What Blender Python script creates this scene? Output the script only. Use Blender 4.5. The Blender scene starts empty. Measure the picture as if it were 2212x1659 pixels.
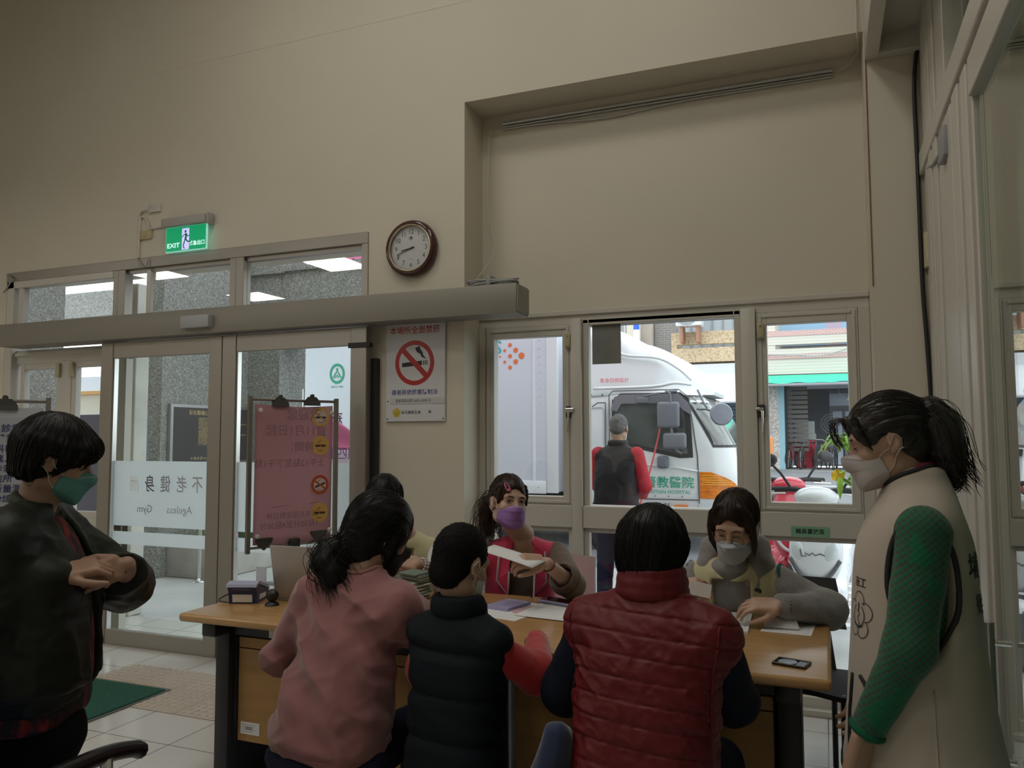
import bpy, bmesh, math, random
import numpy as np
from mathutils import Vector, Matrix
R_ = math.radians
random.seed(7); RNG = np.random.default_rng(7)
SC = bpy.context.scene; COL = SC.collection
# ---------------------------------------------------------------- camera, sky, exposure
cd = bpy.data.cameras.new('camera'); cam = bpy.data.objects.new('camera', cd); COL.objects.link(cam)
cd.sensor_fit = 'HORIZONTAL'; cd.sensor_width = 36.0; cd.lens = 36.0 * 1690 / 2212
cd.clip_start = 0.02; cd.clip_end = 400
def cam_matrix(yaw, pitch, roll, loc):
    fw = Vector((-math.sin(yaw) * math.cos(pitch), math.cos(yaw) * math.cos(pitch), math.sin(pitch)))
    r = Vector((math.cos(yaw), math.sin(yaw), 0)); u = r.cross(fw)
    r2 = math.cos(roll) * r + math.sin(roll) * u; u2 = -math.sin(roll) * r + math.cos(roll) * u
    m = Matrix((r2, u2, -fw)).transposed().to_4x4(); m.translation = loc
    return m
cam.matrix_world = cam_matrix(0.3808, 0.0680, -0.0030, Vector((0, 0, 1.45)))
SC.camera = cam
vs = SC.view_settings; vs.view_transform = 'Standard'; vs.look = 'None'; vs.gamma = 1.0; vs.exposure = 0.0
vs.use_curve_mapping = False
W = bpy.data.worlds.new('overcast_sky'); SC.world = W; W.use_nodes = True
bg = W.node_tree.nodes['Background']; bg.inputs[0].default_value = (0.90, 0.95, 1.0, 1); bg.inputs[1].default_value = 2.5
SC.cycles.max_bounces = 10; SC.cycles.transparent_max_bounces = 24; SC.cycles.caustics_reflective = False; SC.cycles.caustics_refractive = False
SC.cycles.sample_clamp_indirect = 6.0
PANEL_STRENGTH = 14.0

# ---------------------------------------------------------------- materials
MATS = {}
def mat(name, col, rough=0.6, metal=0.0, spec=0.5, noise=None, bump=None, sheen=0.0, coat=0.0, emit=None, alpha=None, aniso=0.0, trans=0.0, wave=None, sss=0.0):
    """noise=(scale, amount, stretch xyz) varies the colour; bump=(scale, strength, distance)."""
    if name in MATS: return MATS[name]
    m = bpy.data.materials.new(name); m.use_nodes = True; nt = m.node_tree; N = nt.nodes; L = nt.links
    b = N['Principled BSDF']; c = tuple(col) + (1,) if len(col) == 3 else tuple(col)
    b.inputs['Base Color'].default_value = c; b.inputs['Roughness'].default_value = rough; b.inputs['Metallic'].default_value = metal
    b.inputs['Specular IOR Level'].default_value = spec; b.inputs['Sheen Weight'].default_value = sheen; b.inputs['Coat Weight'].default_value = coat
    b.inputs['Anisotropic'].default_value = aniso
    if trans: b.inputs['Transmission Weight'].default_value = trans
    if sss:
        b.inputs['Subsurface Weight'].default_value = sss; b.inputs['Subsurface Radius'].default_value = (0.012, 0.005, 0.003)
    if alpha is not None: b.inputs['Alpha'].default_value = alpha
    if emit:
        b.inputs['Emission Color'].default_value = tuple(emit[0]) + (1,); b.inputs['Emission Strength'].default_value = emit[1]
    tc = None
    def coords(st):
        nonlocal tc
        if tc is None: tc = N.new('ShaderNodeTexCoord')
        mp = N.new('ShaderNodeMapping'); mp.inputs['Scale'].default_value = st
        L.new(tc.outputs['Object'], mp.inputs['Vector']); return mp.outputs[0]
    if noise:
        sc, amt = noise[0], noise[1]; st = noise[2] if len(noise) > 2 else (1, 1, 1)
        n = N.new('ShaderNodeTexNoise'); n.inputs['Scale'].default_value = sc; n.inputs['Detail'].default_value = 4
        L.new(coords(st), n.inputs['Vector'])
        mx = N.new('ShaderNodeMix'); mx.data_type = 'RGBA'
        dk = tuple(max(0, v * (1 - amt)) for v in c[:3]) + (1,); lt = tuple(min(1, v * (1 + amt)) for v in c[:3]) + (1,)
        mx.inputs[6].default_value = dk; mx.inputs[7].default_value = lt
        rp = N.new('ShaderNodeValToRGB'); rp.color_ramp.elements[0].position = 0.32; rp.color_ramp.elements[1].position = 0.68
        L.new(n.outputs['Fac'], rp.inputs['Fac']); L.new(rp.outputs['Color'], mx.inputs[0]); L.new(mx.outputs[2], b.inputs['Base Color'])
    if bump:
        st = bump[3] if len(bump) > 3 else (1, 1, 1)
        n = N.new('ShaderNodeTexNoise'); n.inputs['Scale'].default_value = bump[0]; n.inputs['Detail'].default_value = 3
        L.new(coords(st), n.inputs['Vector'])
        bp = N.new('ShaderNodeBump'); bp.inputs['Strength'].default_value = bump[1]; bp.inputs['Distance'].default_value = bump[2]
        L.new(n.outputs['Fac'], bp.inputs['Height']); L.new(bp.outputs[0], b.inputs['Normal'])
    MATS[name] = m; return m
def ramp_mat(name, tex, scale, stops, rough=0.7, stretch=(1, 1, 1), metal=0.0, bump=0.0, dist=0.002):
    """a material whose colour follows a noise or voronoi texture through a ramp."""
    m = bpy.data.materials.new(name); m.use_nodes = True; nt = m.node_tree; N = nt.nodes; L = nt.links; b = N['Principled BSDF']
    tc = N.new('ShaderNodeTexCoord'); mp = N.new('ShaderNodeMapping'); mp.inputs['Scale'].default_value = stretch; L.new(tc.outputs['Object'], mp.inputs[0])
    if tex == 'voronoi':
        t = N.new('ShaderNodeTexVoronoi'); t.inputs['Scale'].default_value = scale; L.new(mp.outputs[0], t.inputs['Vector'])
        sp = N.new('ShaderNodeSeparateColor'); L.new(t.outputs['Color'], sp.inputs[0]); out = sp.outputs[0]
    else:
        t = N.new('ShaderNodeTexNoise'); t.inputs['Scale'].default_value = scale; t.inputs['Detail'].default_value = 5; L.new(mp.outputs[0], t.inputs['Vector']); out = t.outputs['Fac']
    r = N.new('ShaderNodeValToRGB'); e = r.color_ramp.elements
    e[0].position, e[0].color = stops[0][0], tuple(stops[0][1]) + (1,); e[1].position, e[1].color = stops[-1][0], tuple(stops[-1][1]) + (1,)
    for p, c in stops[1:-1]:
        q = e.new(p); q.color = tuple(c) + (1,)
    L.new(out, r.inputs[0]); L.new(r.outputs[0], b.inputs['Base Color']); b.inputs['Roughness'].default_value = rough; b.inputs['Metallic'].default_value = metal
    if bump:
        bp = N.new('ShaderNodeBump'); bp.inputs['Strength'].default_value = bump; bp.inputs['Distance'].default_value = dist
        L.new(out, bp.inputs['Height']); L.new(bp.outputs[0], b.inputs['Normal'])
    MATS[name] = m; return m
def grid_mat(name, axes, size, off, joint, c1, c2, cj, rough=0.3, stagger=0.0, bump=0.3, spec=0.5, noise=0.0):
    """tiles or bricks in the plane of the two object axes AXES."""
    m = bpy.data.materials.new(name); m.use_nodes = True; nt = m.node_tree; N = nt.nodes; L = nt.links; b = N['Principled BSDF']
    tc = N.new('ShaderNodeTexCoord'); s = N.new('ShaderNodeSeparateXYZ'); L.new(tc.outputs['Object'], s.inputs[0])
    cb = N.new('ShaderNodeCombineXYZ')
    for i, a in enumerate(axes):
        ad = N.new('ShaderNodeMath'); ad.operation = 'SUBTRACT'; ad.inputs[1].default_value = off[i]; L.new(s.outputs[a], ad.inputs[0]); L.new(ad.outputs[0], cb.inputs[i])
    t = N.new('ShaderNodeTexBrick'); t.offset = stagger; t.squash = 1; t.inputs['Scale'].default_value = 1
    t.inputs['Brick Width'].default_value = size[0]; t.inputs['Row Height'].default_value = size[1]; t.inputs['Mortar Size'].default_value = joint
    t.inputs['Mortar Smooth'].default_value = 0.1
    t.inputs['Color1'].default_value = tuple(c1) + (1,); t.inputs['Color2'].default_value = tuple(c2) + (1,); t.inputs['Mortar'].default_value = tuple(cj) + (1,)
    L.new(cb.outputs[0], t.inputs['Vector']); L.new(t.outputs['Color'], b.inputs['Base Color'])
    bp = N.new('ShaderNodeBump'); bp.inputs['Strength'].default_value = bump; bp.inputs['Distance'].default_value = 0.003; bp.invert = True
    L.new(t.outputs['Fac'], bp.inputs['Height']); L.new(bp.outputs[0], b.inputs['Normal'])
    b.inputs['Roughness'].default_value = rough; b.inputs['Specular IOR Level'].default_value = spec
    MATS[name] = m; return m
def glass_mat(name, tint=(0.95, 0.98, 0.97), rough=0.0, ior=1.5, boost=1.0):
    if name in MATS: return MATS[name]
    m = bpy.data.materials.new(name); m.use_nodes = True; nt = m.node_tree; N = nt.nodes; L = nt.links
    N.remove(N['Principled BSDF']); o = N['Material Output']
    tr = N.new('ShaderNodeBsdfTransparent'); tr.inputs[0].default_value = tuple(tint) + (1,)
    gl = N.new('ShaderNodeBsdfGlossy'); gl.inputs['Roughness'].default_value = rough; gl.inputs[0].default_value = (1, 1, 1, 1)
    fr = N.new('ShaderNodeFresnel'); ge = N.new('ShaderNodeNewGeometry'); mi = N.new('ShaderNodeMath'); mi.operation = 'MULTIPLY_ADD'
    mi.inputs[1].default_value = 1 / ior - ior; mi.inputs[2].default_value = ior; L.new(ge.outputs['Backfacing'], mi.inputs[0]); L.new(mi.outputs[0], fr.inputs[0])
    mu = N.new('ShaderNodeMath'); mu.operation = 'MULTIPLY'; mu.inputs[1].default_value = boost; mu.use_clamp = True; L.new(fr.outputs[0], mu.inputs[0])
    mx = N.new('ShaderNodeMixShader'); L.new(mu.outputs[0], mx.inputs[0]); L.new(tr.outputs[0], mx.inputs[1]); L.new(gl.outputs[0], mx.inputs[2]); L.new(mx.outputs[0], o.inputs[0])
    MATS[name] = m; return m
def film_mat(name, col, opacity):
    """frosted film: part diffuse and translucent, part clear."""
    if name in MATS: return MATS[name]
    m = bpy.data.materials.new(name); m.use_nodes = True; nt = m.node_tree; N = nt.nodes; L = nt.links
    N.remove(N['Principled BSDF']); o = N['Material Output']
    tr = N.new('ShaderNodeBsdfTransparent'); tl = N.new('ShaderNodeBsdfTranslucent'); df = N.new('ShaderNodeBsdfDiffuse')
    tl.inputs[0].default_value = tuple(col) + (1,); df.inputs[0].default_value = tuple(col) + (1,)
    m1 = N.new('ShaderNodeMixShader'); m1.inputs[0].default_value = 0.35; L.new(tl.outputs[0], m1.inputs[1]); L.new(df.outputs[0], m1.inputs[2])
    m2 = N.new('ShaderNodeMixShader'); m2.inputs[0].default_value = opacity; L.new(tr.outputs[0], m2.inputs[1]); L.new(m1.outputs[0], m2.inputs[2]); L.new(m2.outputs[0], o.inputs[0])
    MATS[name] = m; return m

# ---------------------------------------------------------------- mesh builder
ORG = {}
def org(o): return ORG.get(o.name, Vector((0, 0, 0))) if o else Vector((0, 0, 0))
class MB:
    def __init__(s): s.v = []; s.f = []; s.m = []; s.mi = 0
    def add(s, vs, fs):
        n = len(s.v); s.v += [tuple(map(float, p)) for p in vs]; s.f += [tuple(i + n for i in f) for f in fs]; s.m += [s.mi] * len(fs); return s
    def use(s, i): s.mi = i; return s
    def bm(s, b):
        b.verts.ensure_lookup_table(); b.verts.index_update()
        s.add([v.co.copy() for v in b.verts], [[v.index for v in f.verts] for f in b.faces]); b.free(); return s
    def box(s, x0, x1, y0, y1, z0, z1, bev=0.0, seg=2, M=None):
        b = bmesh.new(); bmesh.ops.create_cube(b, size=1.0)
        for v in b.verts: v.co = Vector(((x0 + x1) / 2 + v.co.x * (x1 - x0), (y0 + y1) / 2 + v.co.y * (y1 - y0), (z0 + z1) / 2 + v.co.z * (z1 - z0)))
        if bev: bmesh.ops.bevel(b, geom=b.edges[:], offset=bev, segments=seg, profile=0.5, affect='EDGES')
        if M is not None: bmesh.ops.transform(b, matrix=M, verts=b.verts[:])
        return s.bm(b)
    def cyl(s, p0, p1, r, n=16, r2=None, cap=True):
        p0, p1 = Vector(p0), Vector(p1); d = (p1 - p0); L = d.length
        if L < 1e-9: return s
        q = d.to_track_quat('Z', 'Y').to_matrix(); r2 = r if r2 is None else r2; vs = []
        for k, (p, rr) in enumerate(((p0, r), (p1, r2))):
            for i in range(n):
                a = 2 * math.pi * i / n; vs.append(p + q @ Vector((rr * math.cos(a), rr * math.sin(a), 0)))
        fs = [(i, (i + 1) % n, n + (i + 1) % n, n + i) for i in range(n)]
        if cap: fs += [tuple(range(n - 1, -1, -1)), tuple(range(n, 2 * n))]
        return s.add(vs, fs)
    def tube(s, pts, r, n=8, closed=False, taper=None, cap=True):
        P = [Vector(p) for p in pts]; m = len(P); vs = []; nrm = None
        for i, p in enumerate(P):
            a = P[(i - 1) % m] if (closed or i > 0) else p; c = P[(i + 1) % m] if (closed or i < m - 1) else p
            t = (c - a).normalized() if (c - a).length > 1e-9 else Vector((0, 0, 1))
            if nrm is None: nrm = t.orthogonal().normalized()
            nrm = (nrm - t * nrm.dot(t)); nrm = nrm.normalized() if nrm.length > 1e-6 else t.orthogonal().normalized()
            bn = t.cross(nrm); rr = r[i] if hasattr(r, '__len__') else r
            for k in range(n):
                an = 2 * math.pi * k / n; vs.append(p + (nrm * math.cos(an) + bn * math.sin(an)) * rr)
        fs = []
        for i in range(m if closed else m - 1):
            j = (i + 1) % m
            for k in range(n): fs.append((i * n + k, i * n + (k + 1) % n, j * n + (k + 1) % n, j * n + k))
        if not closed and cap: fs += [tuple(range(n - 1, -1, -1)), tuple(range((m - 1) * n, m * n))]
        return s.add(vs, fs)
    def prism(s, poly, o, u, w, d):
        """polygon POLY (a, b) in the plane o + a*u + b*w, extruded by the vector d."""
        o, u, w, d = Vector(o), Vector(u), Vector(w), Vector(d); n = len(poly)
        a = [o + u * p[0] + w * p[1] for p in poly]; vs = a + [p + d for p in a]
        fs = [tuple(range(n)), tuple(range(2 * n - 1, n - 1, -1))] + [(i, n + i, n + (i + 1) % n, (i + 1) % n) for i in range(n)]
        if u.cross(w).dot(d) > 0: fs = [tuple(reversed(f)) for f in fs]
        return s.add(vs, fs)
    def lathe(s, prof, o=(0, 0, 0), ax=(0, 0, 1), n=32, cap=True):
        """profile [(radius, height)] turned about the axis."""
        o = Vector(o); q = Vector(ax).to_track_quat('Z', 'Y').to_matrix(); vs = []
        for r, h in prof:
            for i in range(n):
                a = 2 * math.pi * i / n; vs.append(o + q @ Vector((r * math.cos(a), r * math.sin(a), h)))
        fs = []
        for j in range(len(prof) - 1):
            for i in range(n): fs.append((j * n + i, j * n + (i + 1) % n, (j + 1) * n + (i + 1) % n, (j + 1) * n + i))
        if cap and prof[0][0] > 1e-6: fs.append(tuple(range(n - 1, -1, -1)))
        if cap and prof[-1][0] > 1e-6: fs.append(tuple(range((len(prof) - 1) * n, len(prof) * n)))
        return s.add(vs, fs)
    def sphere(s, c, r, n=16, sc=(1, 1, 1)):
        b = bmesh.new(); bmesh.ops.create_uvsphere(b, u_segments=n, v_segments=max(6, n * 2 // 3), radius=1.0)
        for v in b.verts: v.co = Vector((c[0] + v.co.x * r * sc[0], c[1] + v.co.y * r * sc[1], c[2] + v.co.z * r * sc[2]))
        return s.bm(b)
    def grid(s, fn, nu, nv, thick=0.0):
        """surface fn(u, v) for u, v in 0..1; THICK gives it a back."""
        P = [[Vector(fn(i / nu, j / nv)) for j in range(nv + 1)] for i in range(nu + 1)]
        idx = lambda i, j: i * (nv + 1) + j
        vs = [p for row in P for p in row]; fs = [(idx(i, j), idx(i + 1, j), idx(i + 1, j + 1), idx(i, j + 1)) for i in range(nu) for j in range(nv)]
        if thick:
            n = len(vs); nr = []
            for i in range(nu + 1):
                for j in range(nv + 1):
                    a = P[min(i + 1, nu)][j] - P[max(i - 1, 0)][j]; c = P[i][min(j + 1, nv)] - P[i][max(j - 1, 0)]
                    k = a.cross(c); nr.append(k.normalized() if k.length > 1e-12 else Vector((0, 0, 1)))
            vs = vs + [v - nr[i] * thick for i, v in enumerate(vs)]
            fs = fs + [tuple(n + i for i in reversed(f)) for f in fs]
            rim = [idx(i, 0) for i in range(nu)] + [idx(nu, j) for j in range(nv)] + [idx(i, nv) for i in range(nu, 0, -1)] + [idx(0, j) for j in range(nv, 0, -1)]
            for k in range(len(rim)):
                a, c = rim[k], rim[(k + 1) % len(rim)]; fs.append((c, a, a + n, c + n))
        return s.add(vs, fs)
    def build(s, name, mats, parent=None, smooth=None, sub=0):
        me = bpy.data.meshes.new(name); o_ = org(parent)
        me.from_pydata([(v[0] - o_.x, v[1] - o_.y, v[2] - o_.z) for v in s.v], [], s.f)
        mats = mats if isinstance(mats, (list, tuple)) else [mats]
        for m in mats: me.materials.append(m)
        if len(mats) > 1: me.polygons.foreach_set('material_index', s.m)
        me.update()
        if smooth is not None:
            me.polygons.foreach_set('use_smooth', [True] * len(me.polygons))
            if smooth < 180: me.set_sharp_from_angle(angle=R_(25 if smooth <= 40 else smooth))
        o = bpy.data.objects.new(name, me); COL.objects.link(o)
        if parent: o.parent = parent
        ORG[o.name] = o_
        if sub:
            md = o.modifiers.new('smooth', 'SUBSURF'); md.levels = sub; md.render_levels = sub
        return o
def tag(o, label=None, cat=None, group=None, kind=None):
    if label: o['label'] = label
    if cat: o['category'] = cat
    if group: o['group'] = group
    if kind: o['kind'] = kind
    return o
def thing(name, label, cat, loc=(0, 0, 0), group=None):
    o = bpy.data.objects.new(name, None); COL.objects.link(o); o.location = loc; o.empty_display_size = 0.1; ORG[o.name] = Vector(loc)
    return tag(o, label, cat, group)
def struct(mb, name, m, label=None, smooth=None): 
    o = mb.build(name, m, None, smooth); o['kind'] = 'structure'
    o['label'] = label or name.replace('_', ' '); o['category'] = name.split('_')[0]
    return o
def dup(root, loc, label=None, rz=0.0, scale=1.0):
    def cp(o, par):
        c = o.copy(); COL.objects.link(c); c.parent = par
        for ch in list(o.children): cp(ch, c)
        return c
    r = cp(root, None); r.location = loc; r.rotation_euler = (0, 0, rz); r.scale = (scale,) * 3
    if label: r['label'] = label
    return r
_TX = {}
def text_geo(body, bold=0.0):
    """triangles of a line of text of em size 1, centred on the origin, as numpy arrays."""
    if (body, bold) in _TX: return _TX[(body, bold)]
    cu = bpy.data.curves.new('t', 'FONT'); cu.body = body; cu.size = 1.0; cu.align_x = 'CENTER'; cu.align_y = 'CENTER'; cu.resolution_u = 2; cu.offset = bold; cu.space_line = 1.0
    o = bpy.data.objects.new('t', cu); COL.objects.link(o)
    bpy.context.view_layer.update()
    me = bpy.data.meshes.new_from_object(o.evaluated_get(bpy.context.evaluated_depsgraph_get()))
    v = np.array([q.co[:] for q in me.vertices]).reshape(-1, 3)[:, :2]; f = [tuple(p.vertices) for p in me.polygons]
    bpy.data.objects.remove(o); bpy.data.curves.remove(cu); bpy.data.meshes.remove(me)
    _TX[(body, bold)] = (v, f); return v, f
def text(mb, body, o, u, w, size, bold=0.0, mirror=False, squeeze=1.0):
    v, f = text_geo(body, bold); o, u, w = Vector(o), Vector(u).normalized(), Vector(w).normalized(); sx = (-1 if mirror else 1) * squeeze
    return mb.add([o + u * (p[0] * size * sx) + w * (p[1] * size) for p in v], f)
def disc(mb, o, u, w, r, r0=0.0, n=40, a0=0.0, a1=2 * math.pi, sy=1.0):
    """flat disc, ring or arc in the plane of u and w."""
    o, u, w = Vector(o), Vector(u).normalized(), Vector(w).normalized(); full = abs(a1 - a0) > 6.28
    pt = lambda r_, a: o + u * (r_ * math.cos(a)) + w * (r_ * math.sin(a) * sy)
    if r0 <= 0 and full: return mb.add([pt(r, 2 * math.pi * i / n) for i in range(n)], [tuple(range(n))])
    vs = []
    for i in range(n + 1):
        a = a0 + (a1 - a0) * i / n; vs += [pt(r0, a), pt(r, a)]
    return mb.add(vs, [(2 * i, 2 * i + 1, 2 * i + 3, 2 * i + 2) for i in range(n)])
def poly(mb, pts, o, u, w, s=1.0):
    o, u, w = Vector(o), Vector(u).normalized(), Vector(w).normalized()
    return mb.add([o + u * (p[0] * s) + w * (p[1] * s) for p in pts], [tuple(range(len(pts)))])
def stroke(mb, pts, wd, o, u, w, s=1.0):
    """a flat brush stroke along POINTS of width WD."""
    P = [np.array(p, float) * s for p in pts]; o, u, w = Vector(o), Vector(u).normalized(), Vector(w).normalized(); vs = []; n = len(P)
    for i, p in enumerate(P):
        t = P[min(i + 1, n - 1)] - P[max(i - 1, 0)]; t = t / (np.linalg.norm(t) + 1e-9); q = np.array([-t[1], t[0]]) * (wd[i] if hasattr(wd, '__len__') else wd) * s / 2
        for e in (p + q, p - q): vs.append(o + u * e[0] + w * e[1])
    return mb.add(vs, [(2 * i, 2 * i + 1, 2 * i + 3, 2 * i + 2) for i in range(n - 1)])
X, Y, Z = Vector((1, 0, 0)), Vector((0, 1, 0)), Vector((0, 0, 1))

# shared materials
wall_m = mat('cream_paint', (0.60, 0.555, 0.455), 0.55, noise=(0.9, 0.03), bump=(60, 0.05, 0.002))
frame_m = mat('cream_aluminium', (0.56, 0.535, 0.475), 0.32, spec=0.5)
steel_m = mat('brushed_steel', (0.36, 0.335, 0.30), 0.40, metal=0.75, bump=(90, 0.06, 0.001, (0.03, 1, 1)))
steel2_m = mat('bright_steel', (0.66, 0.65, 0.63), 0.22, metal=0.9)
black_m = mat('black_plastic', (0.012, 0.012, 0.013), 0.45)
white_m = mat('white_plastic', (0.75, 0.75, 0.74), 0.4)
grey_m = mat('grey_plastic', (0.30, 0.30, 0.31), 0.5)
glass_m = glass_mat('window_glass')
dglass_m = glass_mat('door_glass', (0.92, 0.97, 0.95))
paper_m = mat('white_paper', (0.78, 0.78, 0.79), 0.7)
ink_m = mat('black_ink', (0.02, 0.02, 0.025), 0.6)
concrete_m = mat('pale_concrete', (0.42, 0.40, 0.37), 0.85, noise=(3, 0.18), bump=(30, 0.2, 0.004))
# ================================================================= THE ROOM
fl = MB().box(-9.5, 0.5, -6, 4.9, -0.1, 0)
struct(fl, 'floor', grid_mat('floor_tile', (0, 1), (0.415, 0.43), (-3.35 - 0.415 * 40, 2.935 - 0.43 * 40), 0.0028, (0.60, 0.575, 0.545), (0.575, 0.55, 0.52), (0.10, 0.095, 0.09), rough=0.16, bump=0.25), 'pale polished floor of square tiles')
WF, WB, HT = 4.27, 4.80, 5.3          # wall front, wall outside, wall height
wl = MB()
wl.box(-9.5, -6.08, WF, 4.40, 0, HT).box(-6.08, -2.70, WF, WB, 2.765, HT).box(-2.70, -2.02, WF, WB, 0, HT).box(-2.02, 0.232, WF, WB, 3.52, HT)
wl.box(0.232, 0.56, WF, WB, 0, HT).box(-2.02, 0.232, 4.54, WB, 2.19, 3.52)
wl.box(-9.5, 0.5, WF - 0.0012, WF, 4.165, HT)
struct(wl, 'wall_back', wall_m, 'cream wall with the sliding door and the windows')
struct(MB().box(-9.7, -9.5, -6, 4.9, 0, HT), 'wall_left', wall_m, 'cream side wall')
struct(MB().box(-9.5, 0.6, -6.2, -6, 0, HT), 'wall_rear', wall_m, 'cream wall behind the viewer')
struct(MB().box(0.5, 0.7, -6, 4.9, 3.75, HT).box(0.5, 0.7, -6, -1.6, 0, HT), 'wall_right', wall_m, 'cream wall above the glass front')
ceil = MB().box(-9.5, -4.2, -6, 2.0, 3.55, 3.65).box(-9.5, -4.2, 1.95, 2.0, 3.65, HT).box(-4.25, -4.2, -6, 1.95, 3.65, HT).box(-9.5, 0.7, 2.0, 4.9, HT, HT + 0.1).box(-4.25, 0.7, -6, 2.0, HT, HT + 0.1)
struct(ceil, 'ceiling', mat('ceiling_paint', (0.68, 0.66, 0.60), 0.8), 'white ceiling, higher along the entrance')
# lamps in the ceiling; the high ones are added to light the upper walls
em = mat('lamp_diffuser', (0.9, 0.9, 0.9), 0.5, emit=((1.0, 0.96, 0.88), PANEL_STRENGTH))
proto = None
for i, (px, py) in enumerate([(-7.85, 1.2), (-5.4, 0.75), (-7.75, -0.6), (-5.4, -1.2), (-7.75, -2.6), (-5.4, -3.2), (-2.9, 2.6), (-1.0, 2.4), (-3.0, 0.9), (-1.0, 0.9), (-2.0, -0.8)]):
    lab = 'square ceiling lamp behind the viewer, reflected in the glass above the door'
    if proto is None:
        proto = thing('ceiling_lamp', lab, 'lamp', (0, 0, 0), 'square ceiling lamps')
        MB().box(-0.31, 0.31, -0.31, 0.31, -0.02, 0).build('frame', white_m, proto); MB().box(-0.29, 0.29, -0.29, 0.29, -0.026, -0.019).build('diffuser', em, proto)
        o = proto; o.location = (px, py, 3.55)
    else: o = dup(proto, (px, py, 3.55 if px < -4.2 else HT), lab if px < -4.2 else 'added square lamp, out of view on the high ceiling, brightening the upper walls')

# ---- window recess: windows 1..3 in one aluminium frame
def frame_rect(mb, x0, x1, z0, z1, w, y0, y1, wb=None, wt=None):
    wb = w if wb is None else wb; wt = w if wt is None else wt
    mb.box(x0, x0 + w, y0, y1, z0, z1, 0.003, 1).box(x1 - w, x1, y0, y1, z0, z1, 0.003, 1)
    mb.box(x0 + w, x1 - w, y0, y1, z0, z0 + wb, 0.003, 1).box(x0 + w, x1 - w, y0, y1, z1 - wt, z1, 0.003, 1)
fr = MB()
fr.box(-2.02, 0.232, 4.50, 4.60, 2.13, 2.20, 0.004, 1).box(-2.02, 0.232, 4.485, 4.545, 2.185, 2.215, 0.004, 1)
fr.box(-2.02, -1.975, 4.48, 4.60, 0, 2.14, 0.004, 1).box(0.175, 0.232, 4.48, 4.60, 0, 2.14, 0.004, 1)
fr.box(-1.41, -1.345, 4.465, 4.60, 0, 2.16, 0.006).box(-0.425, -0.345, 4.465, 4.60, 0, 2.16, 0.006)
for (a, b) in ((-1.975, -1.41), (-1.345, -0.425), (-0.345, 0.175)): fr.box(a, b, 4.475, 4.60, 0.915, 1.045, 0.004, 1).box(a, b, 4.48, 4.60, 0, 0.09, 0.004, 1)
fr.box(-2.02, 0.232, 4.44, 4.60, 0, 0.035, 0.004, 1)
wf = struct(fr, 'trim_1', frame_m, 'cream aluminium frame around the three windows', 40)
def window(n, x0, x1, z0, z1, lab, sash=True, handle=None):
    m = MB(); frame_rect(m, x0, x1, z0, z1, 0.055 if sash else 0.035, 4.485 if sash else 4.50, 4.555, 0.05 if sash else 0.012, 0.065 if sash else 0.035)
    if sash: frame_rect(m, x0 + 0.012, x1 - 0.012, z0 + 0.01, z1 - 0.01, 0.018, 4.478, 4.49)
    o = struct(m, 'window_%d' % n, frame_m, lab, 40)
    d = 0.05 if sash else 0.03
    MB().box(x0 + d, x1 - d, 4.528, 4.533, z0 + d - 0.02, z1 - d).build('glass_pane', glass_m, o)
    if handle:
        hx, hz, sd = handle
        MB().box(hx - 0.018, hx + 0.018, 4.466, 4.484, hz - 0.035, hz + 0.035, 0.004).build('latch_plate', mat('latch_grey', (0.06, 0.06, 0.06), 0.4, 0.6), o)
        MB().cyl((hx, 4.455, hz + 0.005), (hx, 4.47, hz + 0.005), 0.011, 12).box(hx - 0.03 * sd, hx + 0.01 * sd, 4.452, 4.464, hz, hz + 0.018, 0.004).tube([(hx + 0.004, 4.452, hz), (hx + 0.004, 4.446, hz - 0.05), (hx - 0.002, 4.448, hz - 0.12)], [0.007, 0.006, 0.004], 8).build('latch_handle', steel2_m, o, 40)
        cx = hx + (0.002 if sd > 0 else -0.002)
        MB().box(cx - 0.017, cx + 0.017, 4.456, 4.484, 1.985, 2.075, 0.004).cyl((cx, 4.45, 2.06), (cx, 4.458, 2.06), 0.007, 10).cyl((cx, 4.45, 2.0), (cx, 4.458, 2.0), 0.007, 10).build('corner_catch', mat('yellowed_plastic', (0.42, 0.38, 0.24), 0.5), o, 40)
    return o
w1 = window(1, -1.972, -1.412, 1.045, 2.13, 'narrow left window beside the wall with the no smoking sign', True, (-1.425, 1.60, -1))
w2 = window(2, -1.343, -0.427, 1.035, 2.155, 'wide fixed middle window with the truck behind it', False)
w3 = window(3, -0.343, 0.173, 1.045, 2.13, 'narrow right window with the green awning behind it', True, (-0.322, 1.59, 1))
for n, (a, b) in enumerate(((-1.975, -1.41), (-1.345, -0.425), (-0.345, 0.175))):
    m = MB(); frame_rect(m, a, b, 0.085, 0.918, 0.03, 4.50, 4.555)
    o = struct(m, 'window_%d' % (4 + n), frame_m, ['low left pane under the narrow left window', 'low middle pane under the wide window', 'low right pane under the green paper label'][n], 40)
    MB().box(a + .025, b - .025, 4.528, 4.533, 0.11, 0.895).build('glass_pane', glass_m, o)
# paper on the middle pane, label on the rail
tag(MB().box(-1.29, -1.115, 4.522, 4.526, 1.885, 2.125).build('posted_sheet', ramp_mat('posted_sheet', 'noise', 6, [(0.3, (0.16, 0.17, 0.15)), (0.7, (0.20, 0.20, 0.18))])), 'grey green sheet of paper taped to the top left of the wide window', 'paper')
gs = thing('green_label', 'green paper label with black characters on the rail under the right window', 'label', (-0.093, 4.47, 0.945))
MB().box(-0.187, 0.001, 4.471, 4.474, 0.918, 0.973).build('label_paper', mat('green_paper', (0.20, 0.42, 0.27), 0.7), gs)
t = MB(); text(t, '輔具置放區', (-0.093, 4.4702, 0.946), X, Z, 0.029, 0.012); t.build('lettering', ink_m, gs)

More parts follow.
